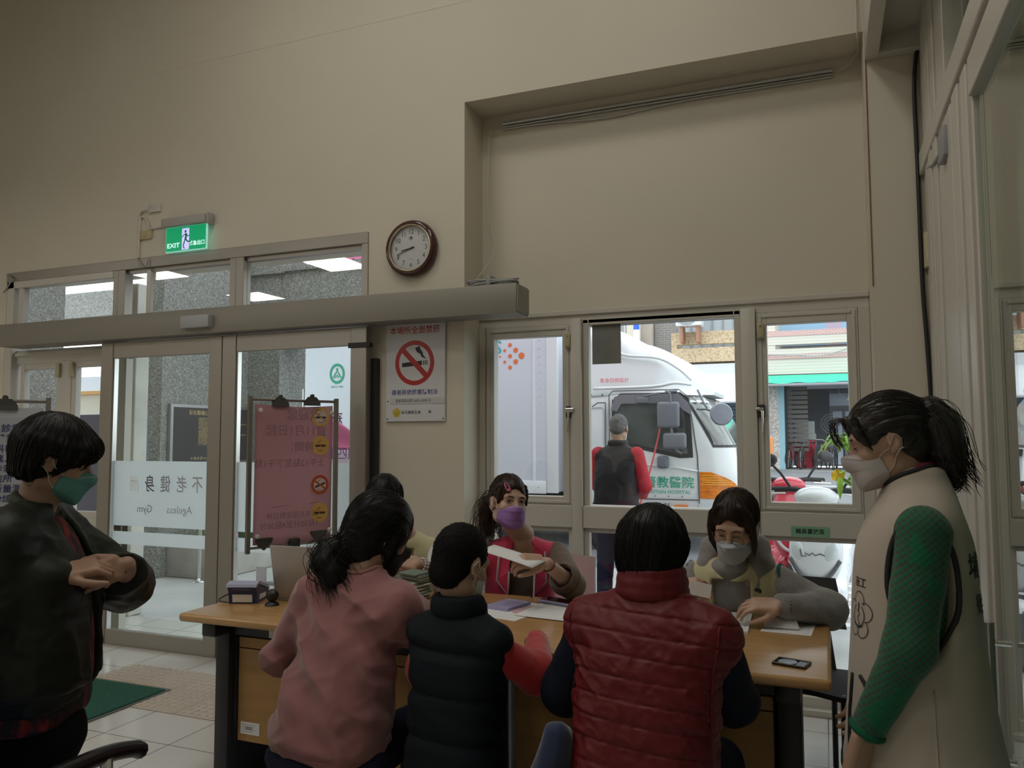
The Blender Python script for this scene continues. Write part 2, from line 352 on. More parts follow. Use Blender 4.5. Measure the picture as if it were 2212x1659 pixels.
# ---- sliding door wall: transom lights (windows 7..9), beam, leaves, sidelight
tf = MB()
tf.box(-6.08, -2.70, 4.262, 4.34, 2.70, 2.775, 0.003, 1).box(-6.08, -2.70, 4.29, 4.34, 2.672, 2.70).box(-6.08, -2.70, 4.27, 4.34, 2.28, 2.36)
for a, b in ((-4.915, -4.865), (-4.865, -4.80), (-3.82, -3.765), (-3.765, -3.70), (-2.75, -2.70)): tf.box(a, b, 4.262 if (a * 1000) % 2 else 4.262, 4.34, 2.33, 2.70, 0.003, 1)
struct(tf, 'trim_2', steel_m, 'stainless frame of the row of lights above the door', 40)
tf2 = MB(); tf2.box(-6.06, -4.915, 4.255, 4.33, 2.645, 2.70, 0.004, 1).box(-6.06, -5.98, 4.255, 4.34, 0, 2.70, 0.004, 1).box(-5.93, -5.885, 4.262, 4.32, 2.32, 2.645, 0.003, 1).box(-4.60, -4.56, 4.275, 4.31, 2.34, 2.68, 0.003, 1)
struct(tf2, 'trim_3', frame_m, 'cream aluminium frame at the left end of the door wall', 40)
for n, (a, b) in enumerate(((-5.98, -4.915), (-4.80, -3.82), (-3.70, -2.75))):
    o = struct(MB().box(a, b, 4.300, 4.306, 2.35, 2.68), 'window_%d' % (7 + n), glass_m, ['left light above the sliding door', 'middle light above the sliding door', 'right light above the sliding door, nearest the clock'][n])
bm_ = MB().box(-5.88, -1.605, 4.08, WF, 2.155, 2.325, 0.004, 2).box(-1.607, -1.595, 4.085, 4.26, 2.165, 2.315, 0.003, 1)
bo = struct(bm_, 'beam', mat('beam_steel', (0.27, 0.25, 0.215), 0.5, metal=0.25, bump=(90, 0.05, 0.001, (0.03, 1, 1))), 'long steel housing of the sliding door drive', 40)
sb = MB().box(-4.03, -3.79, 4.035, 4.085, 2.19, 2.275, 0.005, 2); s_ = thing('door_sensor', 'grey motion sensor box on the front of the steel beam', 'sensor', (-3.91, 4.06, 2.2)); sb.build('case', mat('sensor_grey', (0.36, 0.37, 0.37), 0.4), s_, 40)
MB().tube([(-3.93, 4.10, 2.275), (-3.92, 4.10, 2.30), (-3.87, 4.12, 2.315), (-3.81, 4.12, 2.31), (-3.79, 4.14, 2.325)], 0.004, 6).build('cable', black_m, s_)
def leaf(n, x0, x1, lw, rw, lab):
    m = MB(); m.box(x0, x0 + lw, 4.165, 4.22, 0.0, 2.145, 0.003, 1).box(x1 - rw, x1, 4.165, 4.22, 0.0, 2.145, 0.003, 1)
    m.box(x0 + lw, x1 - rw, 4.17, 4.215, 2.03, 2.145, 0.003, 1).box(x0 + lw, x1 - rw, 4.17, 4.215, 0.0, 0.105, 0.003, 1)
    o = struct(m, 'door_%d' % n, steel_m, lab, 40)
    MB().box(x0 + lw, x1 - rw, 4.19, 4.198, 0.10, 2.035).build('glass_pane', dglass_m, o)
    MB().box(x0 + lw, x0 + lw + 0.012, 4.175, 4.21, 0.105, 2.03).box(x1 - rw - 0.006, x1 - rw, 4.175, 4.21, 0.105, 2.03).build('glazing_bead', steel2_m, o)
    fm = film_mat('frosted_film', (0.90, 0.92, 0.95), 0.80)
    MB().box(x0 + lw, x1 - rw, 4.1995, 4.2005, 0.83, 1.29).box(x0 + lw, x1 - rw, 4.1995, 4.2005, 0.70, 0.79).build('frosted_film', fm, o)
    return o
d1 = leaf(1, -4.90, -3.785, 0.115, 0.11, 'left leaf of the glass sliding door with frosted bands')
d2 = leaf(2, -3.78, -2.645, 0.115, 0.115, 'right leaf of the glass sliding door, behind the pink poster')
ylt = 4.1985 + 0.003
for ch, xx, mm in (('不', -3.99, mat('film_grey', (0.42, 0.44, 0.47), 0.6)), ('老', -4.13, MATS['film_grey']), ('健', -4.275, mat('film_grey2', (0.30, 0.31, 0.33), 0.6)), ('身', -4.42, mat('film_dark', (0.11, 0.11, 0.12), 0.6)), ('房', -4.565, mat('film_white', (0.95, 0.95, 0.97), 0.5, emit=((1, 1, 1), 0.0)))):
    t = MB(); text(t, ch, (xx, 4.186, 1.125), X, Z, 0.125, 0.006, mirror=True, squeeze=0.78); t.build('lettering', mm, d1)
t = MB(); text(t, 'Ageless', (-4.145, 4.186, 0.955), X, Z, 0.075, 0, mirror=True); t.build('lettering', MATS['film_grey'], d1)
t = MB(); text(t, 'Gym', (-4.46, 4.186, 0.955), X, Z, 0.075, 0, mirror=True); t.build('lettering', MATS['film_grey2'], d1)
tag(MB().box(-2.775, -2.635, 4.158, 4.163, 2.012, 2.045, 0.002).box(-2.64, -2.62, 4.158, 4.20, 2.015, 2.04).build('black_tape', black_m), 'strip of black fuzzy tape across the top of the right door stile', 'tape')
tag(MB().box(-2.655, -2.605, 4.225, 4.268, 0.03, 1.95, 0.006).build('rubber_stop', black_m), 'tall black rubber strip on the wall beside the door stile', 'rubber strip')
# sidelight windows 10, 11 left of the leaves
sl = MB(); sl.box(-5.98, -4.80, 4.30, 4.36, 2.04, 2.15, 0.003, 1).box(-5.98, -4.80, 4.28, 4.33, 2.10, 2.13, 0.004, 1).box(-5.98, -4.80, 4.30, 4.36, 0.0, 0.10).box(-5.98, -4.80, 4.30, 4.36, 0.62, 0.86, 0.003, 1).box(-5.475, -5.36, 4.295, 4.36, 0.1, 2.05, 0.003, 1).box(-4.95, -4.80, 4.30, 4.36, 0.1, 2.05)
struct(sl, 'trim_4', frame_m, 'cream frame of the narrow windows left of the sliding door', 40)
for n, (a, b) in enumerate(((-5.93, -5.475), (-5.36, -4.90))):
    m = MB(); frame_rect(m, a, b, 0.86, 2.04, 0.045, 4.30, 4.35)
    o = struct(m, 'window_%d' % (10 + n), frame_m, ['narrow casement left of the cream post', 'narrow casement right of the cream post'][n], 40)
    MB().box(a + .04, b - .04, 4.322, 4.327, 0.89, 2.0).build('glass_pane', glass_m, o)
    MB().box(b - .03 if n == 0 else a, b + .01 if n == 0 else a + 0.035, 4.27, 4.30, 1.92, 2.03, 0.004).build('corner_catch', MATS['yellowed_plastic'], o)
struct(MB().box(-5.93, -4.9, 4.31, 4.35, 0.10, 0.62), 'trim_5', frame_m, 'cream panel below the narrow windows')

# ---- right side: glass front along the street
rf = MB()
for k, (a, b, x) in enumerate(((4.12, 4.27, .505), (4.02, 4.12, .495), (3.97, 4.02, .510), (3.86, 3.97, .490), (3.81, 3.86, .512), (3.70, 3.81, .49), (3.66, 3.70, .505), (3.45, 3.66, .497))): rf.box(x, 0.62, a, b, 0, 3.75, 0.004, 1)
rf.box(0.485, 0.60, -1.6, 4.27, 2.73, 2.84, 0.004, 1)
for x in (0.53, 0.56, 0.59): rf.box(x, x + 0.008, -1.6, 4.2, 2.715, 2.732)
rf.box(0.50, 0.62, -1.6, 4.27, 3.62, 3.76, 0.004, 1).box(0.50, 0.60, -1.6, 4.27, 0.0, 0.05)
rf.box(0.495, 0.60, -0.1, 0.0, 0, 2.75).box(0.495, 0.60, -1.6, -1.5, 0, 2.75)
for yy in (3.55, 2.35, 0.4): rf.box(0.50, 0.58, yy, yy + 0.07, 2.84, 3.64, 0.004, 1)
struct(rf, 'trim_6', frame_m, 'ribbed cream aluminium frame of the glass street front', 40)
struct(MB().box(0.503, 0.60, 3.425, 3.45, 0, 2.72), 'trim_7', black_m, 'black gap beside the glass door')
dr = MB()
for a, b, x in ((3.30, 3.425, .492), (3.24, 3.30, .502), (3.12, 3.24, .488), (3.07, 3.12, .503), (2.96, 3.07, .492), (2.93, 2.96, .505)): dr.box(x, 0.56, a, b, 0.02, 2.71, 0.004, 1)
dr.box(0.495, 0.55, 0.0, 2.93, 0.02, 0.14, 0.003, 1).box(0.495, 0.55, 0.0, 2.93, 2.58, 2.71, 0.003, 1).box(0.495, 0.55, 0.0, 0.1, 0.02, 2.71)
d3 = struct(dr, 'door_3', frame_m, 'cream framed glass door on the street side', 40)
MB().box(0.518, 0.524, 0.1, 2.94, 0.13, 2.59).build('glass_pane', glass_mat('side_glass', (0.85, 0.92, 0.88), 0.0, 1.5, 1.25), d3)
MB().cyl((0.45, 2.72, 0.44), (0.45, 2.72, 0.90), 0.019, 16).cyl((0.45, 2.72, 0.5), (0.51, 2.72, 0.5), 0.009).cyl((0.45, 2.72, 0.84), (0.51, 2.72, 0.84), 0.009).build('pull_handle', steel2_m, d3, 40)
MB().box(0.47, 0.495, 3.36, 3.44, 1.00, 1.075, 0.004).cyl((0.47, 3.33, 1.04), (0.47, 3.45, 1.04), 0.008).build('door_lock', steel2_m, d3, 40)
MB().tube([(0.50, 4.05, 2.70), (0.485, 3.75, 2.62), (0.492, 3.46, 2.60)], 0.007, 8).box(0.475, 0.50, 3.38, 3.52, 2.54, 2.66, 0.005).build('door_closer', grey_m, d3, 40)
for n, (a, b) in enumerate(((0.4, 2.35), (2.42, 3.55), (3.62, 4.2))):
    struct(MB().box(0.535, 0.54, a, b, 2.84, 3.63), 'window_%d' % (12 + n), glass_m, ['high side window nearest the viewer', 'high side window in the middle', 'high side window nearest the corner'][n])
cu = MB()
cu.grid(lambda u, v: (0.66 + 0.022 * math.sin(u * 150) + 0.006 * math.sin(u * 61), -1.5 + 5.7 * u, 0.06 + 3.5 * v), 420, 2, 0.002)
tag(cu.build('curtain', mat('pale_green_curtain', (0.50, 0.53, 0.44), 0.85), None, 180), 'pale green pleated curtain hanging behind the glass street door', 'curtain')
for o_ in [q for q in SC.objects if q.parent is None and q.name in ('trim_6', 'trim_7', 'door_3', 'window_12', 'window_13', 'window_14', 'curtain')]: o_.location.x -= 0.022
# boxed soffit at the top of the corner
sf = MB().box(0.235, 0.30, -1.6, WF, 3.36, 3.75, 0.003, 1).box(0.30, 0.50, 4.20, WF, 3.36, 3.46, 0.003, 1).box(0.30, 0.52, -1.6, 4.2, 3.47, 3.49)
struct(sf, 'trim_8', frame_m, 'boxed pelmet along the top of the glass front', 40)

# ---- fittings on the walls
def conduit(name, pts, r, m, lab, cat='cable', n=8): return tag(MB().tube(pts, r, n).build(name, m, None, 60), lab, cat)
def arc(pts, n=8):
    """Catmull-Rom through the points."""
    P = [np.array(p, float) for p in pts]; P = [2 * P[0] - P[1]] + P + [2 * P[-1] - P[-2]]; out = []
    for i in range(1, len(P) - 2):
        for k in range(n):
            t = k / n; a, b, c, d = P[i - 1:i + 3]
            out.append(0.5 * ((2 * b) + (c - a) * t + (2 * a - 5 * b + 4 * c - d) * t * t + (3 * b - a - 3 * c + d) * t ** 3))
    return out + [P[-2]]
conduit('black_cable', arc([(0.487, 4.25, 3.42), (0.468, 4.25, 3.33), (0.455, 4.255, 3.15), (0.457, 4.255, 2.7), (0.458, 4.255, 2.2), (0.468, 4.255, 1.9), (0.478, 4.255, 1.55), (0.484, 4.255, 1.2), (0.484, 4.255, 0.05)]), 0.010, black_m, 'thick black cable running down the corner pillar')
conduit('red_wire', [(0.240, 4.268, 3.36), (0.240, 4.268, 2.2)], 0.003, mat('brown_wire', (0.25, 0.12, 0.08), 0.6), 'thin reddish wire down the edge of the corner pillar')
tl = MB()
for dz, r, m in ((0, .013, 0), (-0.022, .006, 0), (-0.035, .005, 0)):
    pts = [(-1.87 + i * 0.098, 4.525, 3.455 + dz + (-0.03 * math.exp(-((i - 7) / 3.) ** 2) if dz < -0.03 else 0)) for i in range(21)]; tl.tube(pts, r, 8)
tag(tl.build('curtain_rail', mat('rail_aluminium', (0.5, 0.5, 0.49), 0.3, metal=0.6), None, 60), 'long aluminium rail with loose wire along the top of the window recess', 'rail')
conduit('white_wire', arc([(0.11, 4.52, 3.44), (0.17, 4.5, 3.46), (0.205, 4.49, 3.50), (0.215, 4.40, 3.505), (0.205, 4.26, 3.51), (0.20, 4.255, 3.78), (0.17, 4.255, 4.0)]), 0.004, frame_m, 'thin pale wire rising from the end of the rail')
conduit('hanging_wire', arc([(-1.95, 4.50, 3.42), (-1.955, 4.48, 2.9), (-1.90, 4.47, 2.66), (-1.925, 4.44, 2.55), (-1.97, 4.34, 2.42), (-1.985, 4.28, 2.335)]), 0.0025, frame_m, 'thin pale wire hanging down the left side of the window recess')
cc = MB()
for k in range(7):
    a = 0.02 * math.sin(k * 2.1); pts = [(-1.80 + (0.155 + 0.012 * math.sin(k * 3.3)) * math.cos(t), 4.19 + 0.05 * math.sin(t) + a * 0.3, 2.333 + 0.007 * k + 0.012 * math.sin(t + k)) for t in np.linspace(0, 2 * math.pi, 24, endpoint=False)]
    cc.tube(pts, 0.0055, 6, closed=True)
cc.box(-1.82, -1.785, 4.13, 4.25, 2.326, 2.395, 0.01)
tag(cc.build('cable_coil', mat('grey_cable', (0.27, 0.28, 0.27), 0.6), None, 60), 'coil of grey cable lying on the right end of the steel beam', 'cable')
# clock
ck = thing('wall_clock', 'round wall clock with dark red rim and black numerals', 'clock', (-2.375, WF, 2.63)); C = Vector((-2.375, WF - 0.003, 2.63))
F = Vector((0, -1, 0))
rim = mat('clock_rim', (0.045, 0.006, 0.008), 0.18, coat=0.5)
MB().lathe([(0.150, 0.0), (0.176, 0.004), (0.180, 0.02), (0.172, 0.042), (0.158, 0.050), (0.147, 0.046), (0.143, 0.03)], C, F, 64, False).build('rim', rim, ck, 60)
MB().lathe([(0.1495, 0.0445), (0.1480, 0.0515), (0.1430, 0.0505), (0.1405, 0.040)], C, F, 64, False).build('bezel', mat('clock_gold', (0.70, 0.60, 0.36), 0.25, metal=0.9), ck, 60)
MB().lathe([(0.142, 0.0), (0.142, 0.026), (0.0, 0.026)], C, F, 64).build('dial', mat('clock_dial', (0.60, 0.61, 0.62), 0.5), ck, 40)
t = MB(); O = C + F * 0.0268
for h in range(1, 13):
    a = R_(90 - 30 * h); text(t, str(h), O + X * (0.105 * math.cos(a)) + Z * (0.105 * math.sin(a)), X, Z, 0.044, 0.0, squeeze=0.85)
for k in range(60):
    a = R_(6 * k); p = O + X * (0.130 * math.cos(a)) + Z * (0.130 * math.sin(a)); d = X * math.cos(a) + Z * math.sin(a); q = X * -math.sin(a) + Z * math.cos(a); w_ = 0.0014 if k % 5 == 0 else 0.0007
    t.add([p - d * .003 - q * w_, p + d * .003 - q * w_, p + d * .003 + q * w_, p - d * .003 + q * w_], [(0, 1, 2, 3)])
for r in (0.013, 0.009): disc(t, O + Z * 0.062, X, Z, r, r - 0.002, 16, 0, math.pi)
for k in range(5): stroke(t, [(0, 0), (0.013 * math.cos(R_(30 + 30 * k)), 0.013 * math.sin(R_(30 + 30 * k)))], 0.0018, O + Z * 0.062, X, Z)
text(t, 'ORIENT', O + Z * 0.055, X, Z, 0.009); text(t, 'QUARTZ', O - Z * 0.07, X, Z, 0.007)
t.build('numerals', ink_m, ck)
for nm, ang, ln, wd, dd in (('hour_hand', 8 + 41.5 / 60, 0.070, 0.0034, .029), ('minute_hand', 41.5 / 5, 0.104, 0.0026, .031)):
    a = R_(90 - 30 * ang); d = X * math.cos(a) + Z * math.sin(a); q = X * -math.sin(a) + Z * math.cos(a); p = C + F * dd; m = MB()
    m.prism([(-0.024, -wd * 1.4), (-0.012, -wd), (ln, -wd * .7), (ln, wd * .7), (-0.012, wd), (-0.024, wd * 1.4)], p, d, q, F * 0.0012); m.build(nm, ink_m, ck)
MB().cyl(C + F * .027, C + F * .034, 0.005, 16).build('hub', ink_m, ck, 40)
MB().lathe([(0.1435, 0.0478), (0.0, 0.0486)], C, F, 48, False).build('cover_glass', glass_mat('clock_glass', (0.97, 0.97, 0.97)), ck)
# exit sign
es = thing('exit_sign', 'green lit exit sign with a running figure above the door', 'sign', (-4.2, 4.23, 2.9))
MB().box(-4.385, -3.985, 4.185, WF, 2.955, 3.02, 0.008).box(-3.985, -3.965, 4.20, 4.26, 2.95, 3.03, 0.004).build('housing', mat('sign_housing', (0.40, 0.38, 0.36), 0.4), es, 40)
MB().box(-4.365, -3.99, 4.218, 4.232, 2.775, 2.957, 0.002).build('rim', mat('sign_glow', (0.55, 0.95, 0.85), 0.3, emit=((0.45, 1.0, 0.85), 0.35)), es)
MB().box(-4.358, -3.997, 4.214, 4.219, 2.782, 2.952).build('face', mat('sign_green', (0.0, 0.24, 0.10), 0.3, emit=((0.0, 0.30, 0.12), 0.75)), es)
lav = mat('sign_lavender', (0.6, 0.6, 0.9), 0.3, emit=((0.50, 0.48, 0.85), 0.9)); o = Vector((-4.1775, 4.2135, 2.867))
MB().box(-4.21, -4.145, 4.213, 4.2142, 2.785, 2.938).build('doorway_symbol', lav, es)
t = MB(); o2 = o - Y * 0.0012; gx = mat('sign_ink', (0.0, 0.13, 0.08), 0.3, emit=((0.0, 0.10, 0.06), 0.6))
disc(t, o2 + X * .0 + Z * .047, X, Z, 0.0095, 0, 20)
stroke(t, [(.004, .034), (.006, .015), (.0, -.012)], .018, o2, X, Z); stroke(t, [(.002, .03), (-.018, .022), (-.030, .006)], .007, o2, X, Z); stroke(t, [(.008, .03), (.022, .012), (.034, .018)], .007, o2, X, Z)
stroke(t, [(.002, -.008), (.018, -.024), (.036, -.03), (.050, -.029)], .010, o2, X, Z); stroke(t, [(-.002, -.008), (-.012, -.035), (-.020, -.06)], .010, o2, X, Z); stroke(t, [(-.020, -.062), (-.004, -.075)], .008, o2, X, Z)
t.build('running_figure', gx, es)
t = MB(); text(t, 'EXIT', (-4.288, 4.2125, 2.82), X, Z, 0.046, 0.02, squeeze=1.25); text(t, '緊急出口', (-4.072, 4.2125, 2.822), X, Z, 0.036, 0.02); t.build('lettering', mat('sign_letters', (0.7, 0.95, 0.9), 0.3, emit=((0.6, 0.85, 0.85), 0.9)), es)
for nm, x0, x1, z0, z1, lab, m in (('wall_switch', -4.58, -4.465, 3.105, 3.165, 'pale switch plate above the exit sign wiring', frame_m), ('junction_box', -4.66, -4.545, 2.91, 2.975, 'yellowed junction box left of the exit sign', mat('old_ivory', (0.46, 0.39, 0.22), 0.5))):
    q = thing(nm, lab, 'switch' if 'switch' in nm else 'box', ((x0 + x1) / 2, WF, z0)); MB().box(x0, x1, WF - 0.018, WF, z0, z1, 0.005).build('plate', m, q, 40); MB().box((x0 + x1) / 2 - .012, (x0 + x1) / 2 + .012, WF - 0.022, WF - 0.016, (z0 + z1) / 2 - .012, (z0 + z1) / 2 + .012, 0.002).build('knob', m, q)
conduit('wire_duct', [(-4.665, 4.262, 3.09), (-4.672, 4.262, 2.78), (-4.672, 4.262, 2.775)], 0.011, frame_m, 'vertical cream cable duct below the switch plate', 'cable duct')
conduit('wiring', arc([(-4.58, 4.26, 3.13), (-4.65, 4.255, 3.12), (-4.68, 4.26, 3.06), (-4.63, 4.26, 3.08), (-4.58, 4.26, 3.02), (-4.56, 4.26, 2.985), (-4.385, 4.26, 2.99)]), 0.006, frame_m, 'loose cream wiring between the switch plate and the exit sign')
conduit('loop_wire', arc([(-4.672, 4.25, 2.775), (-4.63, 4.24, 2.71), (-4.58, 4.245, 2.70), (-4.56, 4.25, 2.76)]), 0.004, grey_m, 'small loop of grey wire over the stainless frame above the door')
conduit('hook_wire', arc([(-6.06, 4.25, 2.76), (-5.99, 4.24, 2.72), (-6.03, 4.24, 2.66), (-6.09, 4.25, 2.62)]), 0.006, grey_m, 'bent grey wire at the far left end of the frame above the door')
# motion detector on the pillar
md = thing('motion_detector', 'ivory motion detector box on the corner pillar beside the black cable', 'detector', (0.49, 4.2, 2.35)); MB().prism([(0, 0), (0.075, 0), (0.082, 0.03), (0.075, 0.17), (0, 0.17)], (0.468, 4.27, 2.265), Vector((0, -1, 0)), Z, X * 0.075).build('case', mat('ivory_plastic', (0.60, 0.54, 0.36), 0.45), md, 30)
MB().box(0.475, 0.527, 4.185, 4.19, 2.29, 2.335, 0.002).build('lens', mat('lens_white', (0.62, 0.60, 0.55), 0.3), md)
# no smoking sign
ns = thing('no_smoking_sign', 'white acrylic no smoking sign with a red ring between door and windows', 'sign', (-2.35, WF, 1.86))
MB().box(-2.555, -2.143, 4.255, WF, 1.55, 2.185, 0.001, 1).build('board', mat('sign_white', (0.60, 0.61, 0.63), 0.12, coat=0.3), ns)
yb = 4.2542; cx, cz = -2.353, 1.912; redm = mat('sign_red', (0.38, 0.012, 0.012), 0.35)
t = MB(); disc(t, (cx, yb, cz), X, Z, 0.137, 0.109, 64, sy=1.02); d = (X * 1 - Z * 1.0).normalized(); q = (X + Z).normalized(); t.add([Vector((cx, yb - .0004, cz)) + d * a + q * b for a, b in ((-.120, -.017), (.120, -.017), (.120, .017), (-.120, .017))], [(0, 1, 2, 3)]); t.build('prohibition_ring', redm, ns)
t = MB(); ob = Vector((cx, yb + .0003, cz)); poly(t, [(-.088, -.025), (.052, -.016), (.052, .012), (-.088, .001)], ob, X, Z)
for k in range(3): poly(t, [(.060 + .012 * k, -.015), (.066 + .012 * k, -.0145), (.066 + .012 * k, .0135), (.060 + .012 * k, .013)], ob, X, Z)
stroke(t, [(.020, .098), (.028, .075), (.047, .060), (.055, .040), (.078, .026)], [.034, .030, .020, .016, .004], ob, X, Z); t.build('cigarette_symbol', ink_m, ns)
t = MB(); text(t, '本場所全面禁菸', (cx, yb, 2.113), X, Z, 0.0505, 0.008); t.build('red_lettering', redm, ns)
t = MB(); text(t, '違者將依菸害防制法', (cx, yb, 1.728), X, Z, 0.036, 0.008); t.build('blue_lettering', mat('sign_blue', (0.03, 0.03, 0.22), 0.5), ns)
MB().box(-2.525, -2.145, yb - .0015, yb + .0005, 1.658, 1.695).build('overlay_strip', mat('overlay_grey', (0.50, 0.50, 0.49), 0.4), ns)
t = MB(); text(t, '違者罰新台幣 2000-10000 元', (-2.36, yb - .002, 1.676), X, Z, 0.0235, 0.0, squeeze=0.86); text(t, '彰化縣衛生局', (-2.375, yb, 1.604), X, Z, 0.0225, 0.005); text(t, '製', (-2.245, yb, 1.606), X, Z, 0.02, 0.005)
for px, pz in ((-2.543, 2.165), (-2.155, 2.165), (-2.543, 1.565), (-2.155, 1.565), (-2.54, 1.675)): disc(t, (px, yb, pz), X, Z, 0.005, 0, 12)
t.build('small_lettering', ink_m, ns)
t = MB()
for k in range(5):
    a = R_(90 + 72 * k); disc(t, (-2.478 + .017 * math.cos(a), yb, 1.604 + .017 * math.sin(a)), X, Z, 0.0135, 0, 20)
disc(t, (-2.478, yb - .0003, 1.604), X, Z, 0.016, 0, 20); t.build('flower_emblem', mat('emblem_gold', (0.62, 0.42, 0.04), 0.4), ns)
t = MB(); disc(t, (-2.478, yb - .0006, 1.603), X, Z, 0.0135, 0.0105, 24, R_(150), R_(390)); stroke(t, [(0, -.008), (.003, -.003), (-.003, .003), (0, .009)], .003, (-2.478, yb - .0006, 1.604), X, Z); t.build('emblem_wreath', mat('emblem_green', (0.10, 0.20, 0.03), 0.5), ns)

# ---- floor mat and tactile tiles
mo = thing('door_mat', 'dark green door mat on the tiles beside the standing woman', 'mat', (-4.1, 3.3, 0)); 
MB().box(-4.62, -3.555, 3.015, 3.525, 0.0, 0.016, 0.004, 1).build('pile', mat('mat_green', (0.012, 0.085, 0.055), 0.95, noise=(160, 0.5), bump=(220, 0.9, 0.006)), mo)
MB().box(-4.65, -3.54, 2.99, 3.55, 0.0, 0.008, 0.003, 1).build('rubber_edge', mat('mat_edge', (0.12, 0.12, 0.11), 0.6), mo)
tm = mat('tactile_beige', (0.50, 0.43, 0.36), 0.5); proto = None
for i in range(4):
    for j in range(2 if i >= 2 else 1):
        px, py = -4.0 + 0.31 * i, 3.72 - 0.31 * j
        if proto is None:
            b = MB().box(-0.152, 0.152, -0.152, 0.152, 0, 0.006, 0.002, 1)
            for a in range(6):
                for c in range(6): b.lathe([(0.019, 0.0), (0.016, 0.006), (0.008, 0.009), (0.0, 0.0095)], (-0.125 + 0.05 * a, -0.125 + 0.05 * c, 0.005), (0, 0, 1), 12)
            proto = b.build('tactile_tile', tm, None, 50); proto.location = (px, py, 0); o = proto
        else: o = proto.copy(); COL.objects.link(o); o.location = (px, py, 0)
        tag(o, 'beige domed tactile tile in the floor just inside the sliding door', 'tile', 'tactile paving tiles inside the door')
# ================================================================= OUTSIDE
# ground: porch, then a road that rises gently to the shops
gnd = MB().box(-30, 3.2, 4.8, 8.6, -0.12, -0.005)
struct(gnd, 'pavement', mat('porch_concrete', (0.44, 0.435, 0.43), 0.8, noise=(2.5, 0.10), bump=(40, 0.15, 0.003)), 'pale concrete forecourt outside the door')
def road_z(y): return -0.06 + 0.42 * (y - 8.6) / 17.4
rd = MB().add([(-60, 8.6, -0.06), (60, 8.6, -0.06), (60, 26, 0.36), (-60, 26, 0.36)], [(0, 1, 2, 3)])
struct(rd, 'road', mat('asphalt', (0.21, 0.21, 0.225), 0.85, noise=(60, 0.12), bump=(120, 0.2, 0.004)), 'grey asphalt street')
struct(MB().box(3.2, 60, -20, 8.6, -0.1, -0.03), 'street', MATS['asphalt'], 'side street to the right')
struct(MB().box(-60, 60, 26, 29.5, 0.2, 0.37), 'sidewalk', mat('sidewalk_grey', (0.27, 0.265, 0.26), 0.85, noise=(1.2, 0.25)), 'grey pavement in front of the shops')
ln = MB()
for y0, w_ in ((20.6, .16),): ln.box(-60, 60, y0, y0 + w_, road_z(y0) - .01, road_z(y0) + .014)
struct(ln, 'road_line_1', mat('line_white', (0.75, 0.75, 0.75), 0.7), 'white edge line on the street')
ln = MB(); ln.box(-60, 60, 15.6, 15.75, road_z(15.7) - .02, road_z(15.7) + .02); struct(ln, 'road_line_2', mat('line_yellow', (0.75, 0.45, 0.08), 0.7), 'yellow centre line on the street')
ln = MB()
for k in range(6): ln.box(-1.2, 0.9, 6.6 + 0.34 * k, 6.72 + 0.34 * k, -0.004, 0.0)
struct(ln, 'road_line_3', mat('line_pale', (0.70, 0.72, 0.70), 0.7), 'white hatching on the ground near the scooters')
# porch wall of washed pebbles, column and beam
peb = ramp_mat('washed_pebble', 'voronoi', 95, [(0.0, (0.12, 0.12, 0.115)), (0.45, (0.21, 0.215, 0.205)), (0.8, (0.30, 0.30, 0.285)), (1.0, (0.46, 0.46, 0.44))], 0.8, bump=0.35, dist=0.003)
pw = MB().box(-6.72, -6.5, 6.28, 7.6, -0.1, 3.9).box(-6.72, -6.03, 7.6, 8.1, -0.1, 3.9).box(-6.03, 3.0, 7.62, 8.02, 2.62, 3.46).box(-6.75, -5.98, 7.55, 8.15, 3.42, 3.50).box(-6.03, 3.0, 7.58, 8.06, 3.44, 3.50).box(-6.66, -6.56, 6.28, 7.6, 3.86, 3.9)
pw.box(-7.65, -7.3, 5.3, 5.75, -0.1, 4.2).box(-14, -6.9, 9.0, 9.4, 3.39, 3.79)
struct(pw, 'column', peb, 'porch wall, column and beam faced with grey washed pebbles')
# plaque
pq = thing('stone_plaque', 'black stone plaque with gilt text on the pebble wall outside', 'plaque', (-6.47, 6.9, 1.6))
MB().box(-6.50, -6.455, 6.37, 7.62, 1.15, 1.82, 0.004, 1).build('frame', mat('plaque_frame', (0.45, 0.45, 0.45), 0.3, metal=0.8), pq)
MB().box(-6.456, -6.452, 6.41, 7.60, 1.19, 1.785).build('slab', mat('plaque_black', (0.035, 0.035, 0.045), 0.12), pq)
gold = mat('gilt', (0.50, 0.36, 0.14), 0.5); t = MB(); xo = -6.4515
text(t, '彰化縣埔心鄉衛生所擴建公館誌', (xo, 7.03, 1.727), Y, Z, 0.058, 0.006)
chars = '埔心鄉衛生所位於民國四十年間創設初借用公所辦公五十二年遷入現址服務鄉親擴建工程於九十三年動工由縣府補助經費興建完成設備新穎環境清幽提供保健醫療預防接種優質服務'
for r in range(15):
    row = ''.join(chars[(r * 7 + k * 3) % len(chars)] for k in range(26)); text(t, row, (xo, 7.02, 1.668 - .0205 * r), Y, Z, 0.0195, 0.004, squeeze=2.1 if False else 1.0)
    text(t, row[::-1], (xo, 7.02 + 0.26, 1.668 - .0205 * r), Y, Z, 0.0195, 0.004) if r in (3, 9) else None
text(t, '中 華 民 國 9 4 年', (xo, 6.80, 1.225), Y, Z, 0.036, 0.006); t.build('gilt_lettering', gold, pq)
